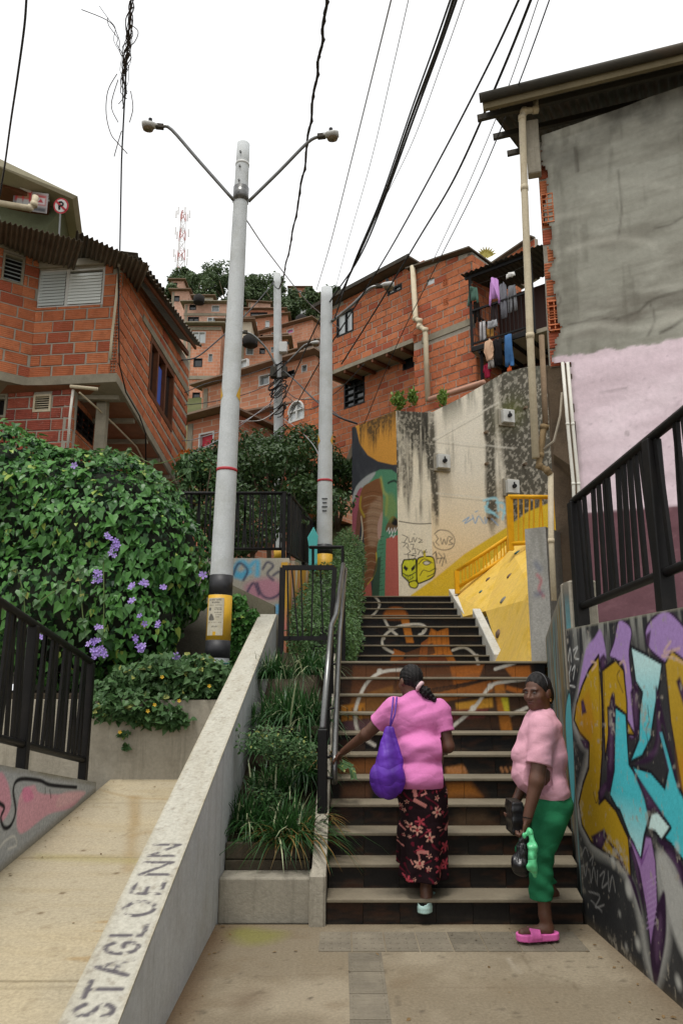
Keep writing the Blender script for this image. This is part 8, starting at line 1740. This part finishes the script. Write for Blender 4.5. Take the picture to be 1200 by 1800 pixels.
def shirt2(P):
    d = chain(el(P, J(950, 1292, YW), (.135, .185, .155)), el(P, J(928, 1322, YW), (.105, .15, .085)), el(P, J(931, 1360, YW), (.118, .18, .12)), el(P, J(962, 1385, YW), (.135, .185, .12)), el(P, J(966, 1330, YW), (.105, .17, .14)), rc(P, nb2+np.array((0, 0, -.055)), nb2+np.array((0, 0, -.015)), .095, .07), rc(P, sN_+np.array((0, .02, 0)), sF-np.array((0, .02, 0)), .075, .075), k=.065)
    d = su(d, rc(P, sN_, lerp(sN_, eN, .74), .078, .080), .03); d = su(d, rc(P, sF, lerp(sF, eF, .74), .078, .080), .03)
    d = d+fold(P, .9, .0035, 2.)+.003*np.exp(-((P[:, 2]-J(930, 1343, YW)[2]+.2*(P[:, 0]-1.2))/.014)**2)*(P[:, 0] < J(948, 1340, YW)[0])
    d = np.maximum(d, J(945, 1411, YW)[2]-.0*P[:, 0]-P[:, 2]); aN_ = (eN-sN_)/np.linalg.norm(eN-sN_)
    inarm = (rc(P, sN_, eN, .085, .085) < .02) & (P[:, 1] < YW-.135); d = np.where(inarm, np.maximum(d, (P-lerp(sN_, eN, .70))@aN_), d)
    d = np.maximum(d, -rc(P, nb2+np.array((-.01, 0, 0)), hc2, .066, .05)); return d
lo, hi = bb(sN_, sF, J(1000, 1400, YW), J(897, 1330, YW), hip2, pad=.14); sdf_obj('shirt', shirt2, lo, hi, .006, M_cloth, w2, pinkcol(PK2))
def pants2(P):
    zz_ = P[:, 2]; d = chain(el(P, J(964, 1412, YW), (.145, .175, .12)), el(P, J(978, 1420, YW), (.090, .15, .095)), rc(P, hip2+np.array((-.012, -.07, -.06)), kN, .112, .070), rc(P, kN, J(950, 1580, YW-.06), .070, .074), k=.03)
    d = su(d, chain(rc(P, hip2+np.array((-.01, .08, -.06)), kF, .112, .070), rc(P, kF, J(962, 1556, YW+.33), .070, .066), k=.03), .02)
    d = d+.004*np.sin(zz_*70+P[:, 0]*40)*np.clip((hip2[2]-.15-zz_)*5, 0, 1)+.002*np.sin(zz_*45-P[:, 0]*30)
    d = np.maximum(d, np.where(P[:, 1] < YW+.09, J(949, 1580, YW-.06)[2]-zz_, J(962, 1550, YW+.33)[2]-zz_)); return np.maximum(d, zz_-J(960, 1385, YW)[2])
def pantcol(P):
    c_ = np.tile((.022, .17, .075), (len(P), 1))*(.9+.16*np.sin(P[:, 2]*30+P[:, 0]*22)[:, None]); g_ = J(908, 1420, YW-.1)
    for dx, dz, r_ in ((0, 0, .014), (.012, -.03, .016), (-.01, -.06, .014), (.015, -.075, .012), (.004, -.10, .012)): c_[np.hypot(P[:, 0]-g_[0]-dx-.02, P[:, 2]-g_[2]-dz) < r_] = (.55, .50, .03)
    return c_
lo, hi = bb(hip2, kN, kF, J(949, 1585, YW), J(936, 1560, YW+.27), J(1000, 1420, YW), pad=.18); sdf_obj('trousers', pants2, lo, hi, .006, M_cloth, w2, pantcol)
sole('sandal', M_pinkf, w2, aN+np.array((.078, .012, -.134)), (-1, -.14, 0), .265, .050, .032, 'slide'); sole('sandal', plain('pale sandal', (.5, .5, .46)), w2, aF+np.array((.07, .012, -.134)), (-1, -.1, 0), .25, .048, .028, 'slide')
MB().tube([V(wN)+V((math.cos(t_)*.031, math.sin(t_)*.031, .012+.004*math.sin(t_*2))) for t_ in np.linspace(0, 6.28, 13)], .003, 5).build('bracelet', M_black, w2)
# what she carries
M_plast = vcol('thin plastic', rough=.32, grain=.1, spec=.45, bump=.1, wrinkle=.45)
def sack(name, label, top, bot, rt, rb, flat_, col, wr=.006):
    t = thing(name, label, 'bag', V(bot)-Z*rb)
    def fn(P):
        q = P.copy(); q[:, 1] = bot[1]+(P[:, 1]-bot[1])*flat_; tt = top.copy(); tt[1] = bot[1]; q2 = q.copy()
        d = su(rc(q, tt, lerp(tt, bot, .75), rt, rb*.75), el(q, bot, (rb, rb, rb)), .03); a = np.arctan2(q[:, 1]-bot[1], q[:, 0]-bot[0]); return d/flat_+wr*np.sin(a*13+P[:, 2]*15)*np.clip((P[:, 2]-bot[2])*8, 0, 1)+wr*.5*np.sin(P[:, 0]*70+P[:, 2]*50)
    lo, hi = bb(top, bot, pad=rb+.06); sdf_obj('bag_body', fn, lo, hi, .006, M_plast, t, lambda P: np.tile(col, (len(P), 1))); return t
sack('plastic_bag', 'black plastic bag swinging from the standing woman\'s hand', J(920, 1468, YW-.22), J(915, 1522, YW-.22), .018, .062, 1.15, (.008, .008, .009))
bgt = thing('plastic_bag', 'light green thin plastic bag held in front of the black bag', 'bag', at(937, 1540, YW-.27))
def gbag(P):
    a_, b_, c_, d_ = J(930, 1462, YW-.255), J(936, 1490, YW-.29), J(935, 1520, YW-.30), J(938, 1540, YW-.29); d = chain(rc(P, a_, b_, .016, .022), rc(P, b_, c_, .022, .030), rc(P, c_, d_, .030, .014), rc(P, a_, J(921, 1470, YW-.265), .014, .012), k=.02); return d+.005*np.sin(P[:, 0]*120+P[:, 2]*35)+.003*np.sin(P[:, 2]*90)
lo, hi = bb(J(930, 1462, YW-.25), J(938, 1542, YW-.3), pad=.08); sdf_obj('bag_body', gbag, lo, hi, .005, M_plast, bgt, lambda P: np.tile((.10, .50, .22), (len(P), 1)))
bk_ = thing('handbag', 'small black handbag at the standing woman\'s front', 'bag', at(902, 1460, YW+.02))
def hbag(P): q = P-J(904, 1434, YW+.0); d = np.maximum(np.maximum(np.abs(q[:, 0])-.026, np.abs(q[:, 1])-.09), np.abs(q[:, 2])-.085)-.012; return d+.002*np.sin(q[:, 2]*90)
sdf_obj('bag_body', hbag, J(904, 1434, YW)-.2, J(904, 1434, YW)+.2, .006, M_plast, bk_, lambda P: np.tile((.010, .010, .011), (len(P), 1)))

# ================================================================ small litter: dry leaves and grit on ramp and landing
M_litter = leafmat('dry leaf', (.10, .06, .025), (.22, .14, .06), rough=.8, trans=.1)
P_ = []
for _ in range(150):
    if rng.random() < .5: x = rng.choice([-.80+abs(rng.normal())*.07, 1.58-abs(rng.normal())*.08, rng.uniform(-.8, 1.5)]); y = rng.uniform(3.2, 5.4); z_ = .006
    else: x = rng.choice([-2.28+abs(rng.normal())*.06, -1.09-abs(rng.normal())*.06, rng.uniform(-2.3, -1.1)]); y = rng.uniform(3, 7.9); z_ = zr(y)+.006
    P_.append((x, y, z_))
P_ = np.array(P_); leaves('leaf_litter', P_, np.tile([0, 0, 1.], (len(P_), 1))+rng.normal(size=P_.shape)*.25, rng.normal(size=P_.shape), rng.uniform(.010, .032, len(P_)), 'oval', M_litter, label='scattered dry leaves and grit on ramp and landing', cat='litter')
